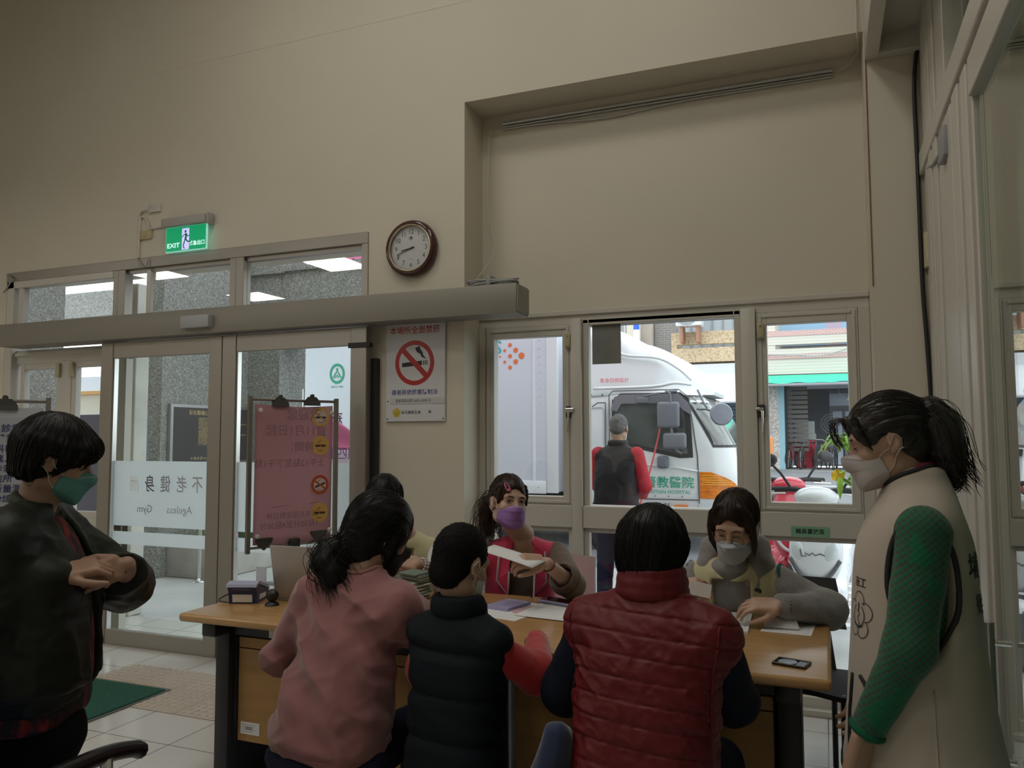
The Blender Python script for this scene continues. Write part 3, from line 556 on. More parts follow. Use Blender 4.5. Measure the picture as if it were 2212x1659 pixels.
# planter, plant, handrail
pl = thing('planter', 'low concrete planter at the foot of the pebble wall', 'planter', (-6.2, 6.9, 0)); MB().box(-6.5, -5.86, 6.40, 6.52, 0, 0.34, 0.01).box(-5.98, -5.86, 6.52, 7.6, 0, 0.34, 0.01).build('curb', concrete_m, pl, 40); MB().box(-6.5, -5.98, 6.52, 7.6, 0, 0.27).build('soil', mat('soil', (0.05, 0.04, 0.03), 0.95), pl)
def leaf_geo(mb, p, d, up, L, w_, droop=0.3, n=5, fold=0.25):
    p, d, up = Vector(p), Vector(d).normalized(), Vector(up); s = d.cross(up); s = s.normalized() if s.length > 1e-6 else Vector((1, 0, 0)); nn = s.cross(d); vs = []
    for i in range(n + 1):
        u = i / n; c = p + d * (L * u) - Vector((0, 0, 1)) * (droop * L * u * u); ww = w_ * math.sin(math.pi * min(1, 0.08 + u * 0.92)) ** 0.8
        vs += [c - s * ww / 2 + nn * ww * fold, c, c + s * ww / 2 + nn * ww * fold]
    fs = []
    for i in range(n):
        for k in (0, 1): fs.append((3 * i + k, 3 * i + k + 1, 3 * i + 4 + k, 3 * i + 3 + k))
    return mb.add(vs, fs)
leafg = mat('leaf_green', (0.10, 0.24, 0.05), 0.45, noise=(14, 0.35)); leafl = mat('leaf_lime', (0.30, 0.52, 0.06), 0.45, noise=(14, 0.25))
for i, (px, py, h_, n_) in enumerate(((-6.2, 6.75, 0.32, 26), (-6.15, 7.2, 0.42, 40), (-6.3, 7.45, 0.3, 24))):
    pt = thing('potted_shrub', ['low leafy plant at the near end of the planter', 'broad leafy plant in the middle of the planter', 'dark leafy plant at the far end of the planter'][i], 'plant', (px, py, 0.27)); m = MB(); st = MB()
    for k in range(n_):
        a = random.uniform(0, 6.28); r = random.uniform(0.02, 0.2); z = 0.27 + random.uniform(0.08, h_); b = Vector((px + r * math.cos(a), py + r * math.sin(a), z))
        leaf_geo(m, b, (math.cos(a), math.sin(a), random.uniform(0.0, 0.9)), Z, random.uniform(0.10, 0.18), random.uniform(0.05, 0.075), 0.5); st.tube([(px, py, 0.26), ((px * 2 + b.x) / 3, (py * 2 + b.y) / 3, 0.27 + (z - .27) * .6), b], 0.003, 5)
    m.build('leaves', leafg, pt, 180); st.build('stems', leafg, pt)
hr = thing('handrail', 'stainless handrail with round posts along the ramp outside the left door leaf', 'handrail', (-6.2, 6.6, 0))
for px, py in ((-5.95, 6.30), (-7.24, 6.58 - .3), (-4.8, 6.1)):
    q = MB().cyl((px, py, 0), (px, py, 0.86), 0.019, 14).build('post', steel2_m, hr, 40); MB().lathe([(0.06, 0.0), (0.055, 0.012), (0.025, 0.03), (0.019, 0.035)], (px, py, -0.004), (0, 0, 1), 20).build('base_flange', steel2_m, q, 40)
MB().tube([(-9.5, 6.22, 0.88), (-7.24, 6.28, 0.88), (-5.95, 6.30, 0.88), (-5.0, 6.12, 0.88), (-4.8, 6.1, 0.86), (-4.75, 6.1, 0.78)], 0.022, 14).build('rail', steel2_m, hr, 60)
MB().tube([(-9.5, 6.22, 0.45), (-7.24, 6.28, 0.45)], 0.016, 12).build('lower_rail', steel2_m, hr, 60)
wp = thing('drain_pipe', 'white pipe casing just outside the left sliding leaf', 'pipe', (-5.2, 4.65, 0)); MB().box(-5.47, -5.32, 4.86, 5.0, 0, 2.75, 0.01).build('casing', mat('dirty_white', (0.55, 0.54, 0.50), 0.6, noise=(3, 0.15)), wp); MB().box(-5.45, -5.36, 4.85, 4.862, 1.95, 2.06, 0.004).box(-5.45, -5.36, 4.85, 4.862, 1.72, 1.92, 0.004).build('meter_box', mat('box_grey', (0.5, 0.5, 0.49), 0.5), wp)
# blue grey board outside the sidelight
tag(MB().box(-6.6, -5.35, 5.0, 5.04, 0.72, 1.66, 0.005).box(-6.5, -6.44, 4.98, 5.06, 0, 1.6).box(-5.5, -5.44, 4.98, 5.06, 0, 1.6).build('display_board', mat('board_blue', (0.13, 0.14, 0.24), 0.7)), 'blue grey display board standing outside the narrow windows', 'board')
# far left building and a translucent canopy
yb_ = thing('yellow_building', 'pale yellow building with an orange eave and a barred window behind the porch', 'building', (-16, 14, 0))
MB().box(-19, -12.6, 14.0, 15.2, 0, 2.52).build('wall', mat('yellow_wall', (0.62, 0.58, 0.46), 0.8), yb_); MB().box(-19.2, -12.5, 13.8, 15.3, 2.52, 2.6).build('eave', mat('eave_orange', (0.62, 0.32, 0.08), 0.6), yb_); MB().box(-19.2, -12.5, 13.82, 15.3, 2.6, 2.95).build('gutter', mat('gutter_white', (0.80, 0.82, 0.84), 0.4), yb_)
m = MB().box(-15.45, -14.75, 13.96, 14.02, 1.35, 1.95)
w_ = m.build('window', mat('far_glass', (0.16, 0.18, 0.21), 0.2), yb_); m = MB()
for k in range(6): m.cyl((-15.42 + .128 * k, 13.93, 1.36), (-15.42 + .128 * k, 13.93, 1.94), 0.012, 6)
m.build('bars', mat('bar_grey', (0.35, 0.36, 0.38), 0.5), w_)
cnp = thing('translucent_canopy', 'pale blue arched canopy in front of the yellow building', 'canopy', (-13, 10.5, 0)); m = MB()
m.grid(lambda u, v: (-19 + 9.5 * u, 10.6 + 3 * v, 3.0 + 1.9 * math.sin(math.pi * v * 0.55 + 0.15)), 10, 10, 0.01); m.build('sheet', mat('canopy_blue', (0.66, 0.74, 0.88), 0.35), cnp, 60)
m = MB()
for k in range(5): m.tube([(-18.6 + 2.2 * k, 10.6 + 3 * v, 2.97 + 1.9 * math.sin(math.pi * v * 0.55 + 0.15)) for v in np.linspace(0, 1, 10)], 0.03, 6)
m.tube([(-19, 10.6, 3.25), (-9.5, 10.6, 3.25)], 0.04, 8); m.build('ribs', mat('rib_blue', (0.45, 0.5, 0.62), 0.5), cnp)
# banners outside
pinkb = mat('banner_pink', (0.85, 0.20, 0.42), 0.5, sss=0.0); bn = thing('pink_banner', 'pink cloth banner with dark mirrored characters above the porch beam', 'banner', (-5, 8.5, 4))
MB().grid(lambda u, v: (-6.25 + 4.2 * u, 8.42 + .02 * math.sin(9 * u), 3.5 + 0.75 * v + 0.10 * u - .03 * math.sin(3 * u)), 20, 4, 0.004).build('cloth', pinkb, bn, 180)
t = MB(); text(t, '站苗疫苗接種服', (-4.3, 8.39, 3.97), X, Z, 0.29, 0.012, mirror=True, squeeze=1.5); text(t, '112022/11/01', (-5.2, 8.39, 3.66), X, Z, 0.19, 0.01, mirror=True, squeeze=1.4); t.build('lettering', mat('banner_ink', (0.22, 0.05, 0.22), 0.7), bn)
pb = thing('feather_banner', 'tall pink and white flag banner beyond the right door leaf', 'banner', (-4.55, 6.6, 0)); m = MB().use(0)
m.grid(lambda u, v: (-4.95 + 0.62 * u + 0.0, 6.6 + .03 * math.sin(5 * v), 1.33 + (0.40 - .22 * u * u) * v), 12, 8, 0.004).use(1).grid(lambda u, v: (-4.95 + 0.62 * u, 6.6 + .03 * math.sin(4 * v), 0.32 + 1.01 * v), 8, 10, 0.004); m.build('cloth', [pinkb, mat('banner_pale', (0.80, 0.66, 0.76), 0.6)], pb, 180)
t = MB(); text(t, '務', (-4.52, 6.585, 1.62), X, Z, 0.15, 0.01, mirror=True); text(t, '週四服務', (-4.5, 6.56, 1.29), X, Z, 0.13, 0.01, mirror=True); t.build('lettering', MATS['banner_ink'], pb)
MB().cyl((-4.96, 6.62, 0), (-4.96, 6.62, 1.95), 0.012, 8).build('pole', steel2_m, pb); MB().box(-5.2, -4.7, 6.4, 6.85, 0, 0.03).build('base', grey_m, pb)
cone_m = mat('cone_pink', (0.80, 0.36, 0.36), 0.5); cw = mat('cone_white', (0.82, 0.8, 0.8), 0.5)
pcone = thing('traffic_cone', 'pink traffic cone seen through the door just left of the ponytail', 'cone', (0, 0, 0), 'pink traffic cones outside the door')
MB().box(-.19, .19, -.19, .19, 0, .03, .008).build('base', cone_m, pcone); MB().lathe([(0.15, 0.03), (0.10, 0.35), (0.045, 0.66), (0.03, 0.68), (0, 0.68)], n=24).build('body', cone_m, pcone, 40); MB().lathe([(0.118, 0.25), (0.089, 0.43)], n=24).build('band', cw, pcone, 180)
pcone.location = (-4.06, 5.75, -0.005); dup(pcone, (-4.52, 6.15, -0.005), 'pink traffic cone under the middle of the poster, behind the laptop')
# ------------------------------------------------------------- truck
TX, TY = -2.0, 10.0     # near side plane at y = 10
wt = mat('truck_white', (0.78, 0.80, 0.81), 0.25, coat=0.3); wt2 = mat('truck_box', (0.70, 0.73, 0.80), 0.35); rub = mat('rubber', (0.02, 0.02, 0.022), 0.7); dkg = mat('mirror_grey', (0.16, 0.17, 0.20), 0.45)
tk = thing('truck', 'white lorry with a box body and green characters parked outside the wide window', 'truck', (-2.0, 11, 0))
bx = MB().box(-9.2, -3.37, 10.0, 12.3, 0.70, 3.75, 0.03, 2); bo = bx.build('box_body', wt2, tk, 40)
m = MB().box(-3.50, -3.34, 9.985, 10.03, 0.70, 3.75, 0.012, 2).box(-9.2, -3.51, 9.988, 10.02, 0.69, 0.86, 0.008).box(-3.70, -3.66, 9.992, 10.01, 0.86, 3.7).box(-7.62, -7.58, 9.992, 10.01, 0.86, 3.7)
m.build('trim_rails', mat('truck_trim', (0.80, 0.82, 0.84), 0.3), bo, 40); m = MB()
for k in range(26): m.sphere((-3.60, 9.992, 0.9 + .11 * k), 0.008, 6)
for k in range(30): m.sphere((-3.62 - .16 * k, 9.984, 0.78), 0.010, 6)
m.build('rivets', mat('rivet', (0.5, 0.52, 0.56), 0.4), bo)
t = MB(); text(t, 'ANS', (-4.40, 9.996, 2.69), X, Z, 0.26, 0.012); t.build('teal_lettering', mat('teal', (0.03, 0.45, 0.50), 0.5), bo); t = MB(); text(t, 'kers', (-4.42, 9.996, 2.44), X, Z, 0.25, 0.012); org_m = mat('logo_orange', (0.85, 0.20, 0.06), 0.5)
for dx, dz, r in ((0, 0, .045), (-.085, .08, .036), (-.085, -.08, .036), (-.17, 0, .03), (-.17, .155, .028), (-.17, -.155, .028), (-.25, .08, .022), (-.25, -.08, .022), (-.32, 0, .014)): disc(t, (-3.86 + dx, 9.996, 2.57 + dz), X, Z, r, 0, 20)
t.build('orange_logo', org_m, bo); gm = mat('logo_green', (0.02, 0.36, 0.22), 0.5); t = MB(); gx_, gz_ = -6.86, 2.42
disc(t, (gx_, 9.996, gz_), X, Z, 0.135, 0.098, 40, sy=1.15); stroke(t, [(-.07, -.06), (-.03, -.0), (0, .045), (.03, 0), (.07, -.06)], .022, (gx_, 9.996, gz_), X, Z); stroke(t, [(-.035, -.065), (0, -.02), (.035, -.065)], .018, (gx_, 9.996, gz_), X, Z); disc(t, (gx_, 9.996, gz_ + .068), X, Z, .02, 0, 12)
text(t, 'SINCE 1896', (gx_, 9.996, gz_ - .20), X, Z, 0.045); text(t, '彰化基督教醫院', (gx_ + 1.08, 9.996, gz_ + .02), X, Z, 0.22, 0.01); text(t, 'CHANGHUA CHRISTIAN HOSPITAL', (gx_ + 1.08, 9.996, gz_ - .17), X, Z, 0.085); t.build('green_lettering', gm, bo)
# cab: sections along x, rounded in y-z
def cab_section(x, z0, z1, y0, y1, r, n=6):
    pts = []
    for cx, cz, a0 in ((y1 - r, z0 + .05, -90), (y1 - r, z1 - r, 0), (y0 + r, z1 - r, 90), (y0 + r, z0 + .05, 180)):
        rr = r if cz > z0 + .06 else 0.05
        for k in range(n + 1):
            a = R_(a0 + 90 * k / n); pts.append((x, cx + (rr if cz > z0 + .06 else r) * math.cos(a), cz + rr * math.sin(a)))
    return pts
cab = MB(); secs = [(-3.05, .55, 2.02, 10.03, 12.27, .16), (-3.02, .52, 2.06, 10.0, 12.3, .18), (-1.9, .50, 2.09, 10.0, 12.3, .18), (-1.70, .50, 2.06, 10.0, 12.3, .20), (-1.55, .50, 1.95, 10.02, 12.28, .22)]
# front: z-dependent rake is given by lofting in z instead
prof = []     # (z, x of the front, half round)
cabm = MB(); rings = []
for z, xf, ins in ((0.50, -1.08, .05), (0.62, -1.03, .02), (0.95, -1.02, 0.0), (1.28, -1.06, 0.0), (1.36, -1.09, 0.0), (1.60, -1.22, .02), (1.90, -1.40, .06), (2.00, -1.50, .10), (2.06, -1.66, .16), (2.09, -1.9, .26)):
    y0, y1 = 10.0 + ins, 12.3 - ins; r = 0.34; pts = [(-3.05, y0 + .02, z), (-2.6, y0, z), (-2.1, y0, z)]
    for k in range(9): a = R_(-90 + 90 * k / 8); pts.append((xf - r + r * math.cos(a), y0 + r + r * math.sin(a), z))
    for k in range(9): a = R_(90 * k / 8); pts.append((xf - r + r * math.cos(a), y1 - r + r * math.sin(a), z))
    pts += [(-2.1, y1, z), (-2.6, y1, z), (-3.05, y1 - .02, z)]; rings.append(pts)
n = len(rings[0]); vs = [p for q in rings for p in q]; fs = []
for j in range(len(rings) - 1):
    for i in range(n): fs.append((j * n + i, j * n + (i + 1) % n, (j + 1) * n + (i + 1) % n, (j + 1) * n + i))
fs += [tuple(range(n - 1, -1, -1)), tuple(range((len(rings) - 1) * n, len(rings) * n))]
cabm.add(vs, fs); cb_ = cabm.build('cab', wt, tk, 35)
def front_pt(z, s):
    """point on the cab at height z; s runs along the near side (0), round the corner and over the front."""
    zs = [0.50, 0.62, 0.95, 1.28, 1.36, 1.60, 1.90, 2.00, 2.06, 2.09]; xf = np.interp(z, zs, [-1.08, -1.03, -1.02, -1.06, -1.09, -1.22, -1.40, -1.50, -1.66, -1.9]); ins = np.interp(z, zs, [.05, .02, 0, 0, 0, .02, .06, .10, .16, .26]); r = .34; y0 = 10.0 + ins
    if s < 0: return Vector((xf - r + s, y0, z)), Vector((0, -1, 0))
    q = s / (r * math.pi / 2)
    if q <= 1: a = R_(-90 + 90 * q); return Vector((xf - r + r * math.cos(a), y0 + r + r * math.sin(a), z)), Vector((math.cos(a), math.sin(a), 0))
    return Vector((xf, y0 + r + (s - r * math.pi / 2), z)), Vector((1, 0, 0))
def cab_patch(mb, fn, nu, nv, off):
    """patch on the cab skin: fn(u, v) gives (s, z)."""
    def q(u, v): s, z = fn(u, v); p, nn = front_pt(z, s); return p + nn * off
    return mb.grid(q, nu, nv)
cg = mat('cab_glass', (0.07, 0.085, 0.085), 0.06, coat=0.4, noise=(2.2, 0.45)); seal = mat('window_seal', (0.03, 0.03, 0.035), 0.5)
lerp = lambda a, b, t: a + (b - a) * t
cab_patch(MB(), lambda u, v: (lerp(.10, 2.15, u), lerp(1.315, 1.985, v)), 20, 6, 0.006).build('windscreen_seal', seal, tk, 180)
cab_patch(MB(), lambda u, v: (lerp(.135, 2.12, u), lerp(1.345, 1.955, v)), 20, 6, 0.010).build('windscreen', mat('windscreen', (0.22, 0.23, 0.22), 0.06, coat=0.4, noise=(3, 0.5, (1, 6, 0.6))), tk, 180)
def side_win(mb, g, y): return poly(mb, [(-2.56 - g, 1.93), (-2.48, 1.985 + g), (-1.70, 1.985 + g), (-1.62 + g, 1.93), (-1.585 + g, 1.22 - g), (-1.72, 1.21 - g), (-2.57 - g, 1.40 - g)], (0, y, 0), X, Z)
side_win(MB(), 0.03, 9.993).build('side_window_seal', seal, tk)
m = MB(); m.prism([(-2.56, 1.90), (-2.48, 1.96), (-1.74, 1.96), (-1.67, 1.90), (-1.62, 1.24), (-1.72, 1.23), (-2.57, 1.42)], (0, 9.99, 0), X, Z, (0, -0.006, 0)); m.build('side_window', cg, tk)
tag(MB().prism([(-2.60, 1.80), (-2.55, 1.97), (-2.46, 2.0), (-1.72, 2.0), (-1.60, 1.88), (-1.56, 1.72), (-1.66, 1.78), (-1.76, 1.88), (-2.46, 1.88), (-2.52, 1.78)], (0, 9.99, 0), X, Z, (0, -0.03, 0)).build('wind_deflector', mat('smoke_plastic', (0.20, 0.20, 0.23), 0.2), tk))
m = MB()
for pts in ([(-2.63, .62), (-2.63, 2.0), (-2.58, 2.05), (-1.72, 2.05), (-1.60, 1.95), (-1.50, 1.2), (-1.49, .62)], [(-2.63, .66), (-1.49, .66)], [(-2.86, 1.85), (-2.78, 1.9), (-2.68, 1.9)], [(-2.68, .6), (-2.68, 1.9)]): m.tube([(p[0], 9.992, p[1]) for p in pts], 0.008, 6)
m.build('door_gap', mat('gap_grey', (0.10, 0.11, 0.11), 0.6), tk)
m = MB().box(-3.0, -2.7, 9.985, 10.0, .95, 1.84, .03, 3); m.build('rear_panel', mat('panel_white', (0.72, 0.75, 0.78), 0.3), tk, 40)
MB().tube([(-2.62, 9.985, 1.06), (-2.2, 9.983, 1.10), (-1.75, 9.983, 1.06), (-1.5, 9.985, 1.02)], 0.012, 6).build('crease', wt, tk, 180)
# fairing above the cab
def fair_top(u): return [(-3.02, 2.93), (-2.75, 2.93), (-2.50, 2.86), (-2.32, 2.72), (-2.1, 2.66), (-1.85, 2.54), (-1.62, 2.36), (-1.46, 2.18), (-1.36, 2.05)]
ft = arc([(x, 0, z) for x, z in fair_top(0)], 4); m = MB(); rings = []
for p in ft:
    x, zt = p[0], max(p[2], 2.05); zb = 2.0; k = np.interp(x, [-3.0, -2.0, -1.36], [.05, .12, .55]); r = min(.24, (zt - zb) * .8 + .01); ys = []
    for a in np.linspace(90, 180, 7): ys.append((10.05 + k + r + r * math.cos(R_(a)), zt - r + r * math.sin(R_(a))))
    left = [(10.05 + k - .03, zb)] + [(y, z) for y, z in reversed(ys)]; right = [(22.3 - y, z) for y, z in reversed(left)]
    rings.append([(x, y, z) for y, z in left + right])
n = len(rings[0]); vs = [p for q in rings for p in q]; fs = [(j * n + i, j * n + (i + 1) % n, (j + 1) * n + (i + 1) % n, (j + 1) * n + i) for j in range(len(rings) - 1) for i in range(n)] + [tuple(range(n)), tuple(range(len(rings) * n - 1, (len(rings) - 1) * n - 1, -1))]
m.add(vs, fs); fo = m.build('roof_fairing', mat('fairing_white', (0.82, 0.83, 0.85), 0.3), tk, 50)
MB().tube(arc([(-2.85, 10.02, 2.09), (-2.2, 10.03, 2.095), (-1.95, 10.04, 2.11), (-1.78, 10.07, 2.14), (-1.6, 10.2, 2.12)]), 0.022, 8).build('fairing_lip', wt, fo, 180); MB().tube(arc([(-2.6, 10.08, 2.60), (-2.4, 10.085, 2.52), (-2.0, 10.11, 2.47), (-1.75, 10.15, 2.33), (-1.6, 10.24, 2.18)]), 0.018, 8).build('fairing_crease', wt, fo, 180)
t = MB(); text(t, '車身四側設計', (-2.57, 10.045, 2.19), X, Z, 0.066); t.build('red_lettering', mat('red_ink', (0.7, 0.03, 0.05), 0.5), fo)
# lamp, grille, maker's name
amb = mat('amber_lens', (0.80, 0.20, 0.01), 0.15, coat=0.6, noise=(9, 0.35, (1, 1, 5)))
cab_patch(MB(), lambda u, v: (lerp(-.115, lerp(.40, .02, max(0, v - .35) ** 1.6 * 2.0) if v > .35 else .40, u), lerp(.68, 1.01, v)), 8, 14, 0.014).build('indicator', amb, tk, 180)
m = MB()
for k in range(5): cab_patch(m, lambda u, v, k=k: (lerp(-.09, lerp(.30, .02, max(0, k - 1) / 4), u), .85 + .028 * k + .010 * v), 6, 1, 0.018)
m.build('indicator_ribs', mat('amber_light', (0.95, 0.50, 0.06), 0.2), tk)
cab_patch(MB(), lambda u, v: (lerp(.56, 1.95, u), lerp(.60, .86, v)), 14, 3, 0.012).build('grille', mat('grille_grey', (0.30, 0.31, 0.34), 0.4), tk, 180); m = MB()
for r in range(2):
    for k in range(10): cab_patch(m, lambda u, v, r=r, k=k: (.62 + .13 * k + .10 * u, .64 + .09 * r + .045 * v), 2, 1, 0.016)
m.build('grille_slots', rub, tk)
p_, n_ = front_pt(0.93, 0.68); t = MB(); text(t, 'HINO', p_ + Vector((.016, 0.06, 0)), Y, Z, 0.12, 0.02, squeeze=1.25); text(t, 'H', p_ + Vector((.016, 0.35, 0.0)), Y, Z, 0.12, 0.02); t.build('badge', mat('badge_grey', (0.22, 0.23, 0.26), 0.3, metal=0.5), tk)
cab_patch(MB(), lambda u, v: (lerp(-.115, 2.2, u), lerp(.50, .62, v)), 20, 2, 0.012).build('bumper', wt, tk, 180)
t = MB(); text(t, '彰化基督教醫院', (-2.10, 9.988, .865), X, Z, 0.155, 0.006, squeeze=1.02); text(t, 'CHANGHUA CHRISTIAN HOSPITAL', (-2.10, 9.988, .752), X, Z, 0.063, 0.006, squeeze=1.02); t.build('green_lettering', gm, tk)
t = MB(); text(t, 'KEJ-7275', (-2.02, 9.988, .575), X, Z, 0.085, 0.006, squeeze=1.1); text(t, '11 噸', (-1.95, 9.988, .50), X, Z, 0.045); t.build('plate_lettering', ink_m, tk)
MB().box(-1.80, -1.63, 9.975, 9.995, .545, .60, .006).build('side_marker', mat('marker_orange', (0.75, 0.22, 0.06), 0.3), tk)
m = MB()
for k in range(6): m.sphere((-2.55 + .17 * k, 9.99, .70), .010, 6)
for px in (-2.88, -2.72): m.sphere((px, 9.99, 2.0), .018, 8)
m.build('bolts', dkg, tk)
# mirrors
for nm, x0, x1, z0, z1, y, c in (('mirror', -1.97, -1.69, 1.56, 1.89, 9.80, dkg), ('mirror', -1.90, -1.61, 1.30, 1.50, 9.80, dkg), ('mirror', -2.0, -1.85, 1.05, 1.21, 9.9, dkg)): MB().box(x0, x1, y, y + .09, z0, z1, .04, 4).build(nm, c, tk, 40)
MB().tube(arc([(-1.75, 9.99, 2.03), (-1.85, 9.84, 2.02), (-1.80, 9.82, 1.96), (-1.80, 9.84, 1.6), (-1.75, 9.84, 1.32), (-1.7, 9.98, 1.24)]), 0.016, 8).tube([(-2.2, 9.98, 1.97), (-1.95, 9.86, 2.0)], .014, 6).box(-2.25, -2.1, 9.93, 10.0, 1.88, 1.96, .01).build('mirror_arm', dkg, tk, 60)
m = MB().lathe([(0, 0), (.08, .005), (.13, .03), (.14, .05), (.125, .075), (0, .09)], (-1.20, 9.9, 1.72), (.35, -1, .1), 28); m.build('round_mirror', mat('mirror_shell', (0.22, 0.23, 0.28), 0.35), tk, 50)
MB().tube(arc([(-1.50, 10.05, 1.80), (-1.45, 9.96, 1.79), (-1.38, 9.92, 1.79), (-1.28, 9.92, 1.76)]), 0.013, 8).tube([(-1.50, 10.1, 2.04), (-1.40, 9.95, 1.86), (-1.36, 9.93, 1.80)], .013, 8).build('round_mirror_arm', dkg, tk, 60)
MB().tube([(-1.08, 10.6, 1.30), (-1.15, 10.3, 1.42), (-1.30, 10.15, 1.62)], .01, 6).box(-1.1, -1.0, 10.35, 10.55, 1.22, 1.30, .01).build('wiper', seal, tk)
for px in (-2.55, -7.6):
    w_ = MB().lathe([(.20, 0), (.22, .06), (.40, .05), (.44, .10), (.44, .20), (.38, .24), (.0, .24)], (px, 10.28, .30), (0, -1, 0), 32).build('wheel', rub, tk, 40); MB().lathe([(0, .10), (.10, .10), (.14, .05), (.24, .05), (.25, .08)], (px, 10.14, .30), (0, -1, 0), 24).build('hub', mat('hub_silver', (0.6, 0.6, 0.62), 0.4, metal=0.5), w_, 40)
m = MB()
m.tube([(-2.55 + .52 * math.cos(a), 10.02, .14 + .50 * math.sin(a)) for a in np.linspace(0, math.pi, 16)], .05, 8); m.build('wheel_arch', mat('arch_grey', (0.14, 0.14, 0.15), 0.6), tk, 60)
MB().box(-9.2, -1.5, 10.3, 12.1, .35, .60, .02).build('chassis', rub, tk)
tag(MB().tube(arc([(-1.93, 9.93, 1.79), (-1.96, 9.9, 1.5), (-2.08, 9.85, 1.0), (-2.22, 9.8, .5), (-2.25, 9.8, .1)]), 0.012, 8).build('red_hose', mat('hose_red', (0.62, 0.10, 0.10), 0.5), None, 180), 'thin red cord hanging from the mirror of the white lorry', 'cord')
# ------------------------------------------------------------- shops across the street
def facade(name, label, x0, x1, y, parts_):
    b = thing(name, label, 'building', ((x0 + x1) / 2, y, 0))
    return b
lb = thing('brick_building', 'grey tiled building with a tan balcony and an air conditioner across the street', 'building', (-6, 28, 0))
gbm = grid_mat('grey_brick', (0, 2), (0.26, 0.085), (0, 0), 0.010, (0.27, 0.24, 0.23), (0.30, 0.27, 0.255), (0.40, 0.38, 0.36), 0.8, 0.5)
MB().box(-5.85, -2.1, 29.0, 34, 0.3, 9).build('wall', gbm, lb)
tan = ramp_mat('tan_granite', 'noise', 14, [(0.3, (0.40, 0.27, 0.14)), (0.5, (0.62, 0.47, 0.30)), (0.7, (0.70, 0.58, 0.42))], 0.7)
MB().box(-5.0, -1.95, 27.7, 28.99, 4.05, 4.55).box(-5.0, -1.95, 27.7, 27.9, 4.68, 5.12).box(-5.0, -4.8, 27.71, 29, 4.551, 4.679).build('balcony', tan, lb)
MB().box(-4.95, -2.15, 28.93, 28.995, 4.56, 7.0).build('balcony_windows', mat('bluish_glass', (0.42, 0.46, 0.50), 0.15), lb); m = MB()
for k in range(8): m.box(-4.9 + .38 * k, -4.85 + .38 * k, 28.88, 28.93, 4.55, 7.0)
m.build('mullions', mat('mullion_grey', (0.30, 0.30, 0.32), 0.5), lb)
acu = thing('air_conditioner', 'white air conditioner unit on brackets above the tan balcony', 'air conditioner', (-5.0, 27.5, 5.6)); MB().box(-4.72, -3.85, 27.0, 27.6, 5.26, 6.1, .03).build('case', mat('ac_white', (0.75, 0.75, 0.75), 0.5), acu); MB().lathe([(.40, 0), (.40, .03), (.33, .03), (.33, 0.005), (0, .005)], (-4.35, 27.0, 5.68), (0, -1, 0), 28).build('fan_grille', mat('ac_grey', (0.33, 0.33, 0.34), 0.5), acu, 40); MB().box(-4.60, -4.5, 27.1, 27.69, 4.7, 5.26).box(-4.05, -3.95, 27.1, 27.69, 4.7, 5.26).build('bracket', mat('rust', (0.38, 0.20, 0.13), 0.8), acu)
sgn = thing('vertical_sign', 'tall blue and white signboard with a ringed H beside the grey brick wall', 'sign', (-6.1, 27.3, 5)); MB().box(-6.24, -6.03, 27.2, 27.35, 4.05, 7.2).box(-6.18, -6.10, 27.35, 28.7, 4.5, 4.6).box(-6.18, -6.10, 27.35, 28.7, 6.5, 6.6).build('board', mat('sign_blank', (0.80, 0.82, 0.86), 0.5), sgn)
t = MB().box(-6.24, -6.03, 27.19, 27.2, 5.25, 7.0); t.build('blue_field', mat('sign_azure', (0.02, 0.13, 0.62), 0.5), sgn); t = MB(); disc(t, (-6.135, 27.185, 4.62), X, Z, .085, .068, 32, sy=2.4); text(t, 'H', (-6.135, 27.184, 4.62), X, Z, 0.17, 0.03); t.build('ringed_letter', MATS['sign_azure'], sgn); t = MB(); text(t, 'T', (-6.135, 27.184, 5.75), X, Z, .24, .04); t.build('white_letter', white_m, sgn)
ml = thing('cream_building', 'cream and brown house front with window bars at the left of the wide window', 'building', (-10.5, 28.5, 0)); MB().box(-14, -5.87, 28.7, 34, 0.3, 9).build('wall', mat('sand_wall', (0.48, 0.41, 0.36), 0.8, noise=(2, .1)), ml); MB().box(-6.75, -6.3, 28.3, 28.69, 3.5, 7).build('pilaster', mat('cream_col', (0.72, 0.64, 0.52), 0.7), ml); w_ = MB().box(-8.6, -6.8, 28.6, 28.72, 5.0, 7).build('window', mat('window_grey', (0.45, 0.46, 0.50), 0.3), ml); m = MB()
for k in range(10): m.box(-8.5 + .18 * k, -8.46 + .18 * k, 28.5, 28.54, 5.0, 7)
m.build('bars', mat('bar_white', (0.75, 0.75, 0.76), 0.5), w_)
# white street canopy in front of the brick building
wc = thing('white_awning', 'white rounded shop canopy under the tan balcony', 'awning', (-4.5, 27, 3)); MB().grid(lambda u, v: (-9 + 7.0 * u, 25.4 + 2.2 * v, 2.55 + 1.0 * math.sin(math.pi / 2 * min(1, v * 1.3))), 12, 10, 0.02).build('sheet', mat('awning_white', (0.78, 0.78, 0.82), 0.5), wc, 60); m = MB().tube([(-9, 25.4, 2.55), (-2.0, 25.4, 2.55)], .05, 8).box(-9, -1.98, 27.45, 27.65, 3.55, 3.95).build('beam', mat('awning_beam', (0.62, 0.62, 0.66), 0.5), wc)
tag(MB().box(-5.8, -2.1, 28.85, 28.99, 0.37, 2.9).build('roller_shutter', grid_mat('shutter_blue', (0, 2), (9.0, 0.12), (0, 0), 0.02, (0.10, 0.17, 0.22), (0.11, 0.18, 0.23), (0.04, 0.06, 0.08), 0.5)), 'dark blue roller shutter under the white canopy', 'shutter')
cr = thing('shop_building', 'cream tiled shop house with pink bands across the street', 'building', (1.5, 28, 0))
